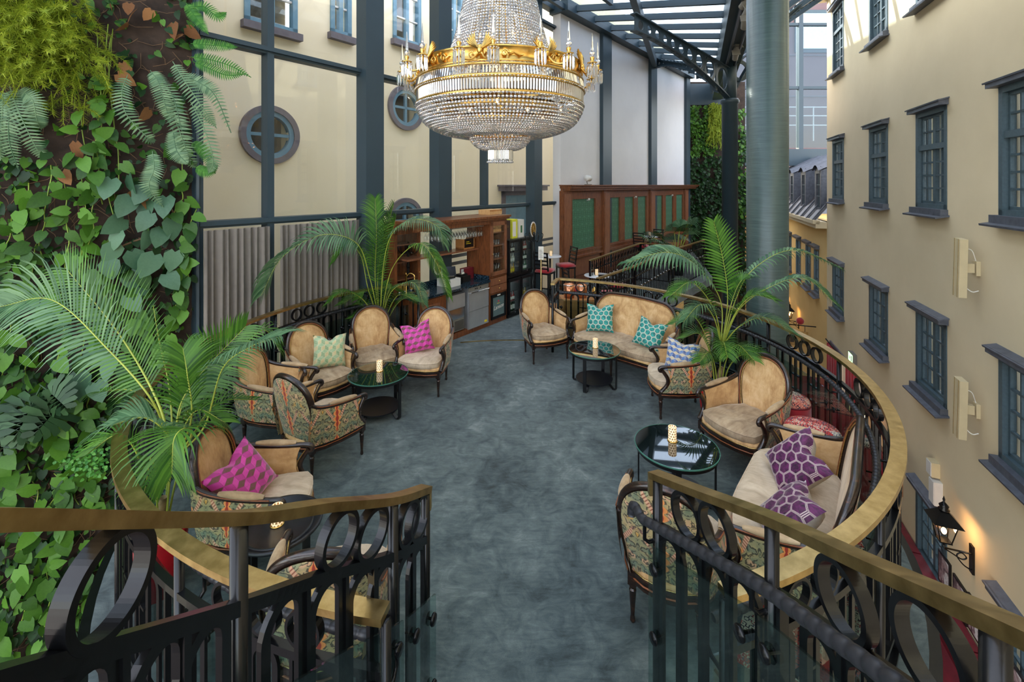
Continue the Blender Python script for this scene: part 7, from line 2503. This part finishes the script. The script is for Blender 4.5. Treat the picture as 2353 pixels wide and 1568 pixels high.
    # oval gilt medallions on the steel columns
    for px, z, lab in ((1008, 1.28, 'oval gilt medallion on the steel column behind the bar'), (1226, 1.70, 'oval gilt medallion on the steel column beside the coolers')):
        s = LG.s_of(px, 0.3)
        m = thing('medallion', lab, 'plaque', group='gilt medallions on the steel columns')
        m.matrix_basis = LG.M(s, z, 0.285)
        def oval(rx, rz, y0, y1):
            n = 28
            vs_ = [(rx * math.cos(2 * PI * k / n), y, rz * math.sin(2 * PI * k / n)) for y in (y0, y1) for k in range(n)]
            return MB().add(vs_, [tuple(range(n)), tuple(reversed(range(n, 2 * n)))] + [(k, (k + 1) % n, n + (k + 1) % n, n + k) for k in range(n)])
        oval(0.125, 0.19, 0, 0.012).obj('rim', MAT['paper'], m)
        oval(0.10, 0.155, 0.012, 0.018).obj('field', MAT['gold'], m)
        for k in range(20):
            a = 2 * PI * k / 20
            MB().ball((0.113 * math.cos(a), 0.016, 0.173 * math.sin(a)), 0.006, 6, 4).obj('bead', MAT['burgundy'], m)
        MB().tube([(0.05 * math.cos(t * 0.5) * (1 - t / 30), 0.02, 0.09 * math.sin(t * 0.5) * (1 - t / 30)) for t in range(26)], 0.007, 5).obj('relief', MAT['brass'], m)
wgm = glass('wine_glass', (0.93, 0.95, 0.95), ior=1.8)
MAT['wine_glass'] = wgm
build_bar()

# ---- coat stands
def coat_stand(label, p):
    r = thing('coat_stand', label, 'coat stand', (p.x, p.y, 0), group='black iron coat stands')
    prof = [(0.02, 0.0), (0.03, 0.05), (0.018, 0.1), (0.028, 0.5), (0.02, 0.6), (0.035, 0.72), (0.018, 0.8), (0.022, 1.3), (0.035, 1.36), (0.018, 1.45), (0.018, 1.72), (0.03, 1.76), (0.0, 1.8)]
    MB().lathe(prof, 12).obj('pole', MAT['iron'], r, True)
    for k in range(6):
        a = 2 * PI * k / 6
        c, s = math.cos(a), math.sin(a)
        MB().tube(catmull([(0.02 * c, 0.02 * s, 1.62), (0.1 * c, 0.1 * s, 1.58), (0.17 * c, 0.17 * s, 1.64), (0.19 * c, 0.19 * s, 1.74), (0.16 * c, 0.16 * s, 1.77)], 14), 0.008, 6).obj('hook', MAT['iron'], r, True)
    for k in range(4):
        a = 2 * PI * k / 4 + 0.4
        c, s = math.cos(a), math.sin(a)
        MB().tube(catmull([(0.02 * c, 0.02 * s, 0.45), (0.12 * c, 0.12 * s, 0.55), (0.2 * c, 0.2 * s, 0.42), (0.13 * c, 0.13 * s, 0.3), (0.1 * c, 0.1 * s, 0.38), (0.17 * c, 0.17 * s, 0.3), (0.24 * c, 0.24 * s, 0.05), (0.28 * c, 0.28 * s, 0.0)], 30), 0.011, 6).obj('scroll_leg', MAT['iron'], r, True)
    MB().lathe([(0.16, 0.42), (0.17, 0.42), (0.17, 0.435), (0.16, 0.435), (0.16, 0.42)], 24, cap=False).obj('ring', MAT['iron'], r, True)
coat_stand('black iron coat stand between the rear palm and the sink', at(938, 560, 8.05))
coat_stand('black iron coat stand between the coolers and the bar stools', at(1227, 560, 9.75))

# ---- cafe tables, stools and chairs
def cafe_table(label, x, y, h, r):
    t = thing('cafe_table', label, 'table', (x, y, 0), group='round marble cafe tables')
    MB().lathe([(0.0, h), (r - 0.008, h), (r, h - 0.008), (r, h - 0.025), (0, h - 0.03)], 36).obj('marble_top', MAT['marble'], t, True)
    MB().lathe([(0.022, 0.05), (0.022, h - 0.03)], 12).obj('column', MAT['black'], t, True)
    MB().lathe([(0.2, 0.0), (0.2, 0.015), (0.05, 0.04), (0.025, 0.07)], 24).obj('foot', MAT['black'], t, True)
def cafe_chair(label, x, y, deg, seat_h=0.46, w=0.40, group='black chairs with red seats'):
    t = thing('cafe_chair' if seat_h < 0.6 else 'bar_stool', label, 'chair' if seat_h < 0.6 else 'stool', (x, y, 0), math.radians(deg), group)
    h = w / 2
    MB().loft([(-h, -h), (h, -h), (h, h), (-h, h)], [(0.95, seat_h - 0.03), (1, seat_h - 0.01), (1, seat_h + 0.02), (0.92, seat_h + 0.045), (0.6, seat_h + 0.055)]).obj('seat', MAT['red_velvet'], t, True)
    boxes('black', t, 'seat_frame', (-h, h, -h, h, seat_h - 0.06, seat_h - 0.025))
    top = seat_h + 0.46
    for sx, sy in ((1, 1), (1, -1)):
        MB().box((sx * (h - 0.02), sy * (h - 0.02), (seat_h - 0.04) / 2), (0.03, 0.03, seat_h - 0.04)).obj('leg', MAT['black'], t)
    for sy in (1, -1):
        MB().sweep([(-h + 0.02, sy * (h - 0.02), 0), (-h + 0.02, sy * (h - 0.02), seat_h), (-h - 0.05, sy * (h - 0.02), top)], 0.03, 0.03, up=(1, 0, 0)).obj('leg', MAT['black'], t)
    for k in range(5):
        f = 0.18 + 0.8 * k / 4
        z = seat_h + (top - seat_h) * f
        boxes('black', t, 'back_slat', (-h - 0.05 * f + 0.005, -h - 0.05 * f + 0.02, -h, h, z - 0.022, z + 0.012))
    boxes('black', t, 'stretcher', (-h + 0.01, h - 0.01, h - 0.03, h - 0.012, 0.2, 0.225), (-h + 0.01, h - 0.01, -h + 0.012, -h + 0.03, 0.2, 0.225), (h - 0.03, h - 0.01, -h, h, 0.28, 0.305))
t1 = on(1264, 588, 1.05)
cafe_table('tall round marble table beside the coolers with two bar stools', t1.x, t1.y, 1.05, 0.28)
candle('small gold candle holder on the tall marble table', t1.x + 0.02, t1.y, 1.05, 0.9)
cafe_chair('black bar stool with red seat, in front of the tall marble table', t1.x - 0.16, t1.y - 0.42, 60, 0.76, 0.38, 'bar stools with red seats')
cafe_chair('black bar stool with red seat, beside the wooden panelling', t1.x + 0.42, t1.y + 0.30, 200, 0.76, 0.38, 'bar stools with red seats')
t2 = on(1373, 632, 0.75)
cafe_table('round marble table behind the balustrade and copper buckets', t2.x, t2.y, 0.75, 0.30)
candle('small gold candle holder on the marble table behind the balustrade', t2.x - 0.02, t2.y, 0.75, 1.0)
cafe_chair('black slatted chair left of the marble table behind the balustrade', t2.x - 0.52, t2.y - 0.1, 15)
cafe_chair('black slatted chair behind the marble table, against the far balustrade', t2.x + 0.48, t2.y + 0.25, 200)
cafe_chair('black slatted chair turned away in front of the marble table', t2.x + 0.05, t2.y - 0.60, 92)
t3 = at(1493, 543, 15.6)
cafe_table('round marble table far back by the panelling and fan palm', t3.x, t3.y, 1.04, 0.27)
candle('small gold candle holder on the far marble table', t3.x, t3.y, 1.04, 1.1)
cafe_chair('black bar stool at the far marble table, nearer the bar', t3.x - 0.42, t3.y - 0.45, 50, 0.76, 0.38, 'bar stools with red seats')
cafe_chair('black bar stool at the far marble table, nearer the planted wall', t3.x + 0.34, t3.y + 0.40, 230, 0.76, 0.38, 'bar stools with red seats')
# sign stand
p = on(1243, 690, 0.0); p = at(1243, 560, 9.6)
sg = thing('sign_stand', 'brass stand with a printed white card beside the bar stools', 'sign', (p.x, p.y, 0))
MB().lathe([(0.14, 0), (0.14, 0.012), (0.02, 0.03), (0.014, 0.05), (0.014, 1.25)], 16).obj('pole', MAT['brass'], sg, True)
boxes('paper', sg, 'card', (-0.055, 0.055, -0.012, 0.0, 1.22, 1.50))
for k in range(6):
    boxes('ink', sg, 'print_line', (-0.04, 0.04 - 0.012 * (k % 3), -0.0135, -0.012, 1.27 + k * 0.03, 1.277 + k * 0.03))

# wooden service boxes and copper buckets behind the balustrade
def crate(label, x, y, sx, sy, h, rz):
    c = thing('wooden_crate', label, 'crate', (x, y, 0), rz, 'wooden crates behind the balustrade')
    n = 4
    for k in range(n):
        z0, z1 = h * k / n + 0.003, h * (k + 1) / n - 0.003
        boxes('oak', c, 'board', (-sx / 2, sx / 2, -sy / 2, -sy / 2 + 0.02, z0, z1))
        boxes('oak', c, 'board', (-sx / 2, sx / 2, sy / 2 - 0.02, sy / 2, z0, z1))
        boxes('oak', c, 'board', (-sx / 2, -sx / 2 + 0.02, -sy / 2, sy / 2, z0, z1))
        boxes('oak', c, 'board', (sx / 2 - 0.02, sx / 2, -sy / 2, sy / 2, z0, z1))
    boxes('oak', c, 'lid', (-sx / 2, sx / 2, -sy / 2, sy / 2, h - 0.002, h + 0.018))
    boxes('black', c, 'handle', (-0.06, 0.06, -sy / 2 - 0.012, -sy / 2, h * 0.6, h * 0.66))
crate('low wooden crate beside the empty armchair and the coolers', 0.78, 8.55, 0.55, 0.40, 0.50, 0.25)
crate('tall wooden crate carrying the copper buckets', 1.30, 8.60, 0.75, 0.45, 0.66, 0.1)
for k, (dx, rr_, hh, mt, lab) in enumerate(((-0.22, 0.11, 0.24, 'copper', 'copper wine bucket on the wooden crate, nearer the bar'), (0.02, 0.10, 0.23, 'copper', 'copper wine bucket on the wooden crate, between bucket and lamp'), (0.27, 0.06, 0.22, 'gold', 'ribbed golden lamp on the wooden crate'))):
    b = thing('wine_bucket' if mt == 'copper' else 'table_lamp', lab, 'bucket' if mt == 'copper' else 'lamp', (1.30 + dx, 8.58, 0.678))
    if mt == 'copper':
        MB().lathe([(0.0, 0.0), (rr_ * 0.85, 0), (rr_, hh), (rr_ * 0.96, hh), (rr_ * 0.8, 0.01)], 26, cap=False).obj('body', MAT['copper'], b, True)
        MB().lathe([(rr_ * 1.0, hh - 0.01), (rr_ * 1.05, hh), (rr_ * 1.0, hh + 0.01)], 26, cap=False).obj('rim', MAT['chrome'], b, True)
    else:
        MB().lathe([(0.03, 0), (0.05, 0.02), (0.065, 0.09), (0.06, 0.16), (0.02, 0.2), (0.0, 0.22)], 18).obj('body', MAT['gold'], b, True)
        for q in range(12):
            a = 2 * PI * q / 12
            MB().tube([(0.052 * math.cos(a), 0.052 * math.sin(a), 0.02), (0.067 * math.cos(a), 0.067 * math.sin(a), 0.09), (0.061 * math.cos(a), 0.061 * math.sin(a), 0.16)], 0.004, 4).obj('rib', MAT['brass'], b)

# ---- mahogany panelling with green damask glass
def build_panelling():
    r = thing('wall_panelling', 'mahogany panelling with green damask panels under the white wall', 'panelling', kind='structure')
    r.matrix_basis = WH.M(0)
    e = WH.s_of(1604)
    H = 2.80
    S = lambda px: WH.s_of(px, 0.2)
    boxes('mahogany', r, 'backing', (-0.05, e - 1.2, 0.0, 0.08, 0.0, H - 0.1))
    boxes('mahogany', r, 'cornice', (-0.10, e, 0.0, 0.30, H - 0.16, H - 0.10), (-0.14, e, 0.0, 0.36, H - 0.10, H - 0.03), (-0.18, e + 0.05, 0.0, 0.42, H - 0.03, H))
    boxes('mahogany', r, 'skirting', (-0.05, e - 1.2, 0.08, 0.16, 0.0, 0.22))
    for a, b in ((1294, 1314), (1388, 1402), (1495, 1506), (1574, 1582)):
        boxes('mahogany', r, 'pilaster', (S(a), S(b), 0.08, 0.20, 0.0, H - 0.16))
        boxes('bar_wood', r, 'pilaster_fillet', (S(a) + 0.05, S(b) - 0.05, 0.20, 0.215, 0.3, H - 0.25))
    bays = [(1314, 1388, [(1319, 1372)]), (1402, 1495, [(1404, 1428), (1439, 1460), (1469, 1489)]), (1506, 1574, [(1508, 1526), (1533, 1550), (1557, 1572)])]
    for a, b, pans in bays:
        sa, sb = S(a), S(b)
        boxes('mahogany', r, 'rail_board', (sa, sb, 0.08, 0.14, 2.40, H - 0.16), (sa, sb, 0.08, 0.14, 0.80, 0.98))
        boxes('bar_wood', r, 'wainscot_panel', (sa + 0.1, sb - 0.1, 0.08, 0.11, 0.26, 0.74))
        boxes('mahogany', r, 'dado_moulding', (sa, sb, 0.08, 0.18, 0.76, 0.82), (sa, sb, 0.08, 0.16, 0.90, 0.94))
        prev = sa
        for pa, pb in pans:
            ga, gb = S(pa), S(pb)
            boxes('mahogany', r, 'stile', (prev, ga, 0.08, 0.15, 0.98, 2.40))
            prev = gb
            mb = MB()
            n = 2
            mb.grid([[(ga + (gb - ga) * i / n, 0.10, z) for i in range(n + 1)] for z in (0.98, 2.40)], [[((gb - ga) * i / n + 0.001, z) for i in range(n + 1)] for z in (0.98, 2.40)])
            mb.obj('damask_panel', MAT['damask'], r)
        boxes('mahogany', r, 'stile', (prev, sb, 0.08, 0.15, 0.98, 2.40))
    # small white spot lamps over the panels
    for px in (1352, 1460, 1544):
        s = S(px)
        o = thing('panel_spot', 'small white spot lamp at the top of a %s green panel' % {1352: 'single wide', 1460: 'middle bay', 1544: 'far bay'}[px], 'spotlight', group='small spot lamps on the panelling')
        o.matrix_basis = WH.M(s, 2.36, 0.15)
        MB().tube([(0, 0, 0), (0, 0.07, 0)], 0.012, 8).obj('arm', MAT['white_plastic'], o, True)
        MB().lathe([(0.03, 0), (0.035, 0.05), (0.0, 0.06)], 12).obj('head', MAT['white_plastic'], o, True, Matrix.Translation((0, 0.07, 0)))
    # projector-like white lamp on the cornice
    s = WH.s_of(1336)
    o = thing('cornice_spotlight', 'white round spotlight standing on the panelling cornice', 'spotlight')
    o.matrix_basis = WH.M(s, 2.80, 0.2)
    boxes('grey_plastic', o, 'base', (-0.10, 0.18, -0.04, 0.04, 0, 0.02))
    MB().tube([(0.0, 0, 0.02), (-0.06, 0, 0.16)], 0.015, 8).obj('arm', MAT['grey_plastic'], o, True)
    MB().lathe([(0.085, 0), (0.09, 0.03), (0.09, 0.20), (0.07, 0.22)], 20).obj('head', MAT['white_plastic'], o, True, Matrix.Translation((-0.08, 0, 0.19)) @ Matrix.Rotation(PI / 2, 4, 'Y'))
build_panelling()
# ================================================================== COURT WALL FIXTURES AND LOWER STOREY
MAT['canopy'] = plain('canopy', srgb(104, 16, 28), 0.18, var=0.15, scale=3)
def speaker_panel(label, px, ytop, ybot):
    off = 0.22
    s = RW.s_of(px, off)
    d = RW.p(s, 0, off).y
    z1, z0 = CH - (ytop - HZ) / F * d, CH - (ybot - HZ) / F * d
    r = thing('wall_heater', label, 'heater', group='cream wall heaters')
    r.matrix_basis = RW.M(s, (z0 + z1) / 2, off)
    h = z1 - z0
    tilt = Matrix.Rotation(-0.05, 4, 'Y')
    MB(tilt).bbox(-0.10, 0.10, -0.05, 0.05, -h / 2, h / 2).obj('body', MAT['cream_enamel'], r)
    MB(tilt).bbox(-0.06, -0.055, 0.05, 0.054, -h / 2, h / 2).bbox(0.055, 0.06, 0.05, 0.054, -h / 2, h / 2).obj('seam', MAT['brass'], r)
    boxes('cream_enamel', r, 'bracket', (-0.04, 0.04, -0.16, -0.05, -0.07, 0.07))
    boxes('cream_enamel', r, 'wall_plate', (-0.06, 0.06, -0.22, -0.17, -0.11, 0.11))
    MB().tube(catmull([(-0.02, -0.05, -0.30), (-0.06, -0.12, -0.36), (-0.05, -0.20, -0.34)], 10), 0.008, 6).obj('cable', MAT['paper'], r, True)
    MB().tube(catmull([(-0.02, -0.05, 0.30), (-0.05, -0.12, 0.28), (-0.02, -0.18, 0.12)], 10), 0.006, 6).obj('cable', MAT['paper'], r, True)
speaker_panel('cream panel heater on the yellow wall, upper of the two', 2206, 548, 682)
speaker_panel('cream panel heater on the yellow wall, lower of the two', 2206, 870, 1005)

def lantern(label, s, z, out=0.36, light=True):
    r = thing('wall_lantern', label, 'lantern', group='black wall lanterns')
    r.matrix_basis = RW.M(s, z, 0)
    # scrolled bracket
    MB().bbox(-0.05, 0.05, 0, 0.03, -0.62, -0.18).obj('back_plate', MAT['iron'], r)
    MB().tube([(0, 0.02, -0.32), (0, out, -0.32)], 0.014, 8).obj('bracket_arm', MAT['iron'], r, True)
    MB().tube(catmull([(0, 0.02, -0.58), (0, 0.12, -0.52), (0, 0.2, -0.40), (0, 0.14, -0.34), (0, 0.08, -0.40), (0, 0.14, -0.44), (0, 0.26, -0.38), (0, out, -0.33)], 26), 0.010, 6).obj('bracket_scroll', MAT['iron'], r, True)
    MB().tube([(0, out, -0.32), (0, out, -0.20)], 0.02, 8).obj('stem', MAT['iron'], r, True)
    # tapered glazed body
    b0, b1 = 0.07, 0.13
    z0, z1 = -0.20, 0.12
    for k in range(4):
        sx, sy = ((1, 1), (-1, 1), (-1, -1), (1, -1))[k]
        MB().sweep([(sx * b0, out + sy * b0, z0), (sx * b1, out + sy * b1, z1)], 0.014, 0.014).obj('corner_bar', MAT['iron'], r)
        nx_ = ((1, 1), (-1, 1), (-1, -1), (1, -1))[(k + 1) % 4]
        MB().add([(sx * b0, out + sy * b0, z0), (nx_[0] * b0, out + nx_[1] * b0, z0), (nx_[0] * b1, out + nx_[1] * b1, z1), (sx * b1, out + sy * b1, z1)], [(0, 1, 2, 3)]).obj('pane', MAT['glass'], r)
    MB().box((0, out, z0), (0.16, 0.16, 0.02)).obj('floor_plate', MAT['iron'], r)
    q = 0.19
    mb = MB().add([(-q, out - q, z1), (q, out - q, z1), (q, out + q, z1), (-q, out + q, z1), (-0.06, out - 0.06, z1 + 0.15), (0.06, out - 0.06, z1 + 0.15), (0.06, out + 0.06, z1 + 0.15), (-0.06, out + 0.06, z1 + 0.15)],
                  [(0, 1, 5, 4), (1, 2, 6, 5), (2, 3, 7, 6), (3, 0, 4, 7), (4, 5, 6, 7), (3, 2, 1, 0)])
    mb.obj('hood', MAT['iron'], r)
    MB().lathe([(0.06, z1 + 0.15), (0.075, z1 + 0.18), (0.05, z1 + 0.2), (0.065, z1 + 0.24), (0.03, z1 + 0.28), (0.012, z1 + 0.3), (0.018, z1 + 0.34), (0.0, z1 + 0.40)], 14, (0, out, 0)).obj('finial', MAT['iron'], r, True)
    MB().ball((0, out, -0.05), 0.035, 10, 8, (1, 1, 1.5)).obj('bulb', MAT['bulb'], r, True)
    if light:
        l = bpy.data.lights.new('lantern_light', 'POINT')
        l.energy = 2.2
        l.color = (1.0, 0.55, 0.22)
        l.shadow_soft_size = 0.05
        o = bpy.data.objects.new('lantern_light', l)
        o.location = (0, out - 0.06, 0.02)
        o.parent = r
        COL.objects.link(o)
lantern('lit black wall lantern nearest the stair, on the yellow wall', 9.4, -2.72)
lantern('lit black wall lantern far along the yellow wall, nearer of the pair', 22.6, -2.72)
lantern('lit black wall lantern far along the yellow wall, farthest of the pair', 25.0, -2.72)
lantern('lit black wall lantern between the red curtains and the window', 13.6, -2.9)

def plate(parent, name, mat, s0, s1, z0, z1, o0=0.0, o1=0.02):
    return MB(RW.M(0)).bbox(s0, s1, o0, o1, z0, z1).obj(name, MAT[mat], parent)

# doorway with red curtains, exit sign, hanging toilet sign
dw = thing('door_recess', 'dark doorway behind the red curtains on the lower storey', 'door', kind='structure')
plate(dw, 'dark_interior', 'dark_room', 14.6, 17.5, LOW, -2.3, -1.2, -1.15)
plate(dw, 'lintel', 'stone_trim', 14.5, 17.6, -2.36, -2.26, -0.02, 0.04)
for a, b, lab in ((16.5, 17.5, 'red velvet curtain on the far side of the lower doorway'), (14.6, 15.5, 'red velvet curtain on the near side of the lower doorway')):
    rows = []
    for z in (LOW + 0.02, -4.0, -2.3):
        rows.append([RW.p(a + (b - a) * i / 40, z, 0.10 + 0.045 * math.sin(i * 1.15)) for i in range(41)])
    tag(MB().grid(rows).obj('red_curtain', MAT['red_velvet'], None, True), lab, 'curtain', 'red door curtains')
rod = MB().tube([RW.p(14.3, -2.28, 0.10), RW.p(17.8, -2.28, 0.10)], 0.018, 8).obj('curtain_rod', MAT['iron'], None, True)
tag(rod, 'black curtain rod over the lower doorway', 'curtain rod')
ex = thing('exit_sign', 'small green and white exit sign box beside the red curtains', 'sign')
ex.matrix_basis = RW.M(15.2, -1.98, 0)
boxes('grey_plastic', ex, 'housing', (-0.20, 0.20, 0.0, 0.10, -0.13, 0.13))
boxes('exit_green', ex, 'sign_face', (-0.18, 0.18, 0.10, 0.104, -0.11, 0.11))
boxes('paper', ex, 'running_figure', (0.03, 0.08, 0.104, 0.107, -0.05, 0.04), (0.0, 0.11, 0.104, 0.107, -0.01, 0.01), (0.02, 0.04, 0.104, 0.107, -0.09, -0.04), (0.08, 0.1, 0.104, 0.107, -0.08, -0.04))
boxes('paper', ex, 'door_symbol', (-0.13, -0.05, 0.104, 0.107, -0.08, 0.07))
ts = thing('toilet_sign', 'hanging brass sign with two dark figures and a red rose above', 'sign')
ts.matrix_basis = RW.M(19.6, -2.9, 0)
MB().tube([(0, 0, 0.5), (0, 1.0, 0.5)], 0.02, 6).obj('bracket', MAT['iron'], ts, True)
boxes('brass', ts, 'board', (-0.02, 0.02, 0.25, 0.95, -0.25, 0.28))
for y in (0.42, 0.76):
    MB(Matrix.Translation((-0.025, y, 0.0))).ball((0, 0, 0.14), 0.055, 8, 6, (0.2, 1, 1)).box((0, 0, -0.03), (0.012, 0.13, 0.22)).obj('figure', MAT['ink'], ts)
for y in (0.35, 0.85):
    MB().tube([(0, y, 0.5), (0, y, 0.28)], 0.01, 5).obj('hanger', MAT['iron'], ts)
ro = MB().ball((0, 0.5, 0.66), 0.13, 10, 8).obj('rose', MAT['red_velvet'], ts, True)

# framed pictures and small boxes on the wall under the lantern
for i, (s, z) in enumerate(((10.35, -4.0), (9.85, -4.05), (9.4, -4.0), (8.9, -4.0), (8.45, -4.05))):
    f = thing('framed_picture', ('farthest', 'second', 'middle', 'fourth', 'nearest')[i] + ' framed picture in the row under the wall lantern', 'picture', group='framed pictures on the lower wall')
    f.matrix_basis = RW.M(s - 0.1, z, 0)
    boxes('black', f, 'frame', (-0.2, 0.2, 0, 0.03, -0.28, 0.28))
    boxes('poster', f, 'print', (-0.16, 0.16, 0.03, 0.034, -0.24, 0.24))
for i, (s, z, hh, lab) in enumerate(((10.55, -2.35, 0.26, 'small cream junction box on the wall above the lantern'), (10.45, -2.72, 0.42, 'white plastic box on the wall beside the lantern top'))):
    f = thing('wall_box', lab, 'box')
    f.matrix_basis = RW.M(s, z, 0)
    boxes('cream_enamel' if i == 0 else 'white_plastic', f, 'housing', (-0.1, 0.1, 0, 0.12, -hh / 2, hh / 2))
    boxes('white_plastic', f, 'cover', (-0.09, 0.09, 0.12, 0.13, -hh / 2 + 0.01, hh / 2 - 0.01))

# banquette along the lower wall, tables with cloths, red chairs
bq = thing('banquette', 'long dark red banquette along the foot of the yellow wall', 'bench')
MB(RW.M(0)).bbox(2.0, 14.2, 0.05, 0.65, LOW, LOW + 0.45).obj('seat', MAT['burgundy'], bq)
for k in range(12):
    MB(RW.M(0)).bbox(2.02 + k * 1.015, 3.0 + k * 1.015, 0.02, 0.20, LOW + 0.45, LOW + 1.05).obj('back_cushion', MAT['burgundy'], bq)
def dining_table(label, x, y):
    t = thing('dining_table', label, 'table', (x, y, LOW), group='cloth covered tables of the lower storey')
    MB().lathe([(0.0, 0.75), (0.5, 0.75), (0.515, 0.74), (0.55, 0.45), (0.54, 0.40)], 32, cap=False).obj('tablecloth', MAT['linen'], t, True)
    MB().lathe([(0.05, 0.0), (0.05, 0.72)], 10).obj('column', MAT['black'], t)
def red_chair(label, x, y, deg):
    t = thing('red_chair', label, 'chair', (x, y, LOW), math.radians(deg), 'red chairs of the lower storey')
    boxes('red_velvet', t, 'seat', (-0.22, 0.22, -0.22, 0.22, 0.38, 0.48))
    boxes('red_velvet', t, 'backrest', (-0.26, -0.2, -0.22, 0.22, 0.5, 0.95))
    for sx in (-0.2, 0.2):
        for sy in (-0.2, 0.2):
            boxes('black', t, 'leg', (sx - 0.02, sx + 0.02, sy - 0.02, sy + 0.02, 0, 0.38))
for i, (s, o, lab) in enumerate(((6.6, 1.25, 'nearest'), (8.2, 1.3, 'second'), (9.9, 1.3, 'third'), (11.7, 1.3, 'farthest'))):
    q = RW.p(s, 0, o)
    dining_table(lab + ' white cloth table beside the red banquette', q.x, q.y)
    q = RW.p(s, 0, o + 0.85)
    red_chair(lab + ' red chair facing the banquette tables', q.x, q.y, math.degrees(math.atan2(-RW.n.y, -RW.n.x)))

# burgundy canopy of the bar below, between the lounge and the yellow wall
cn = thing('canopy', 'glossy burgundy canopy of the lower bar seen through the balustrade glass', 'canopy')
for k in range(9):
    MB(RW.M(0)).bbox(10.6 + k * 0.5, 11.085 + k * 0.5, 0.55, 2.7, -2.75, -2.62).obj('roof_panel', MAT['canopy'], cn)
MB(RW.M(0)).bbox(10.55, 15.1, 2.66, 2.74, -3.0, -2.6).bbox(10.55, 15.1, 0.5, 0.56, -3.0, -2.6).obj('fascia', MAT['mahogany'], cn)
for s_, o_ in ((10.7, 0.65), (10.7, 2.6), (14.9, 0.65), (14.9, 2.6)):
    MB(RW.M(0)).bbox(s_ - 0.05, s_ + 0.05, o_ - 0.05, o_ + 0.05, LOW, -2.75).obj('post', MAT['mahogany'], cn)

# spotlights under the valley girder
def spot_cluster(label, px, py, d):
    c = at(px, py, d)
    r = thing('spotlight', label, 'spotlight', c, group='grey spotlights under the girder')
    for k in range(3):
        M = Matrix.Translation((0.03 * (k % 2), 0, -0.20 * k)) @ Matrix.Rotation(0.5 - 0.4 * k, 4, 'Z') @ Matrix.Rotation(0.9, 4, 'X')
        MB(M).lathe([(0.05, -0.12), (0.07, -0.1), (0.075, 0.05), (0.085, 0.12), (0.07, 0.12), (0.06, 0.04)], 14, cap=False).obj('lamp_head', MAT['grey_plastic'], r, True)
        MB(M).box((0, 0, 0.12), (0.2, 0.2, 0.015)).obj('barn_door', MAT['grey_plastic'], r)
    MB().tube([(0, 0, -0.45), (0, 0, 0.25)], 0.02, 8).obj('pole', MAT['grey_plastic'], r, True)
spot_cluster('cluster of grey spotlights beside the slim column top', 1690, 95, 12.2)
spot_cluster('cluster of grey spotlights beside the thick column top', 1712, 8, 9.0)
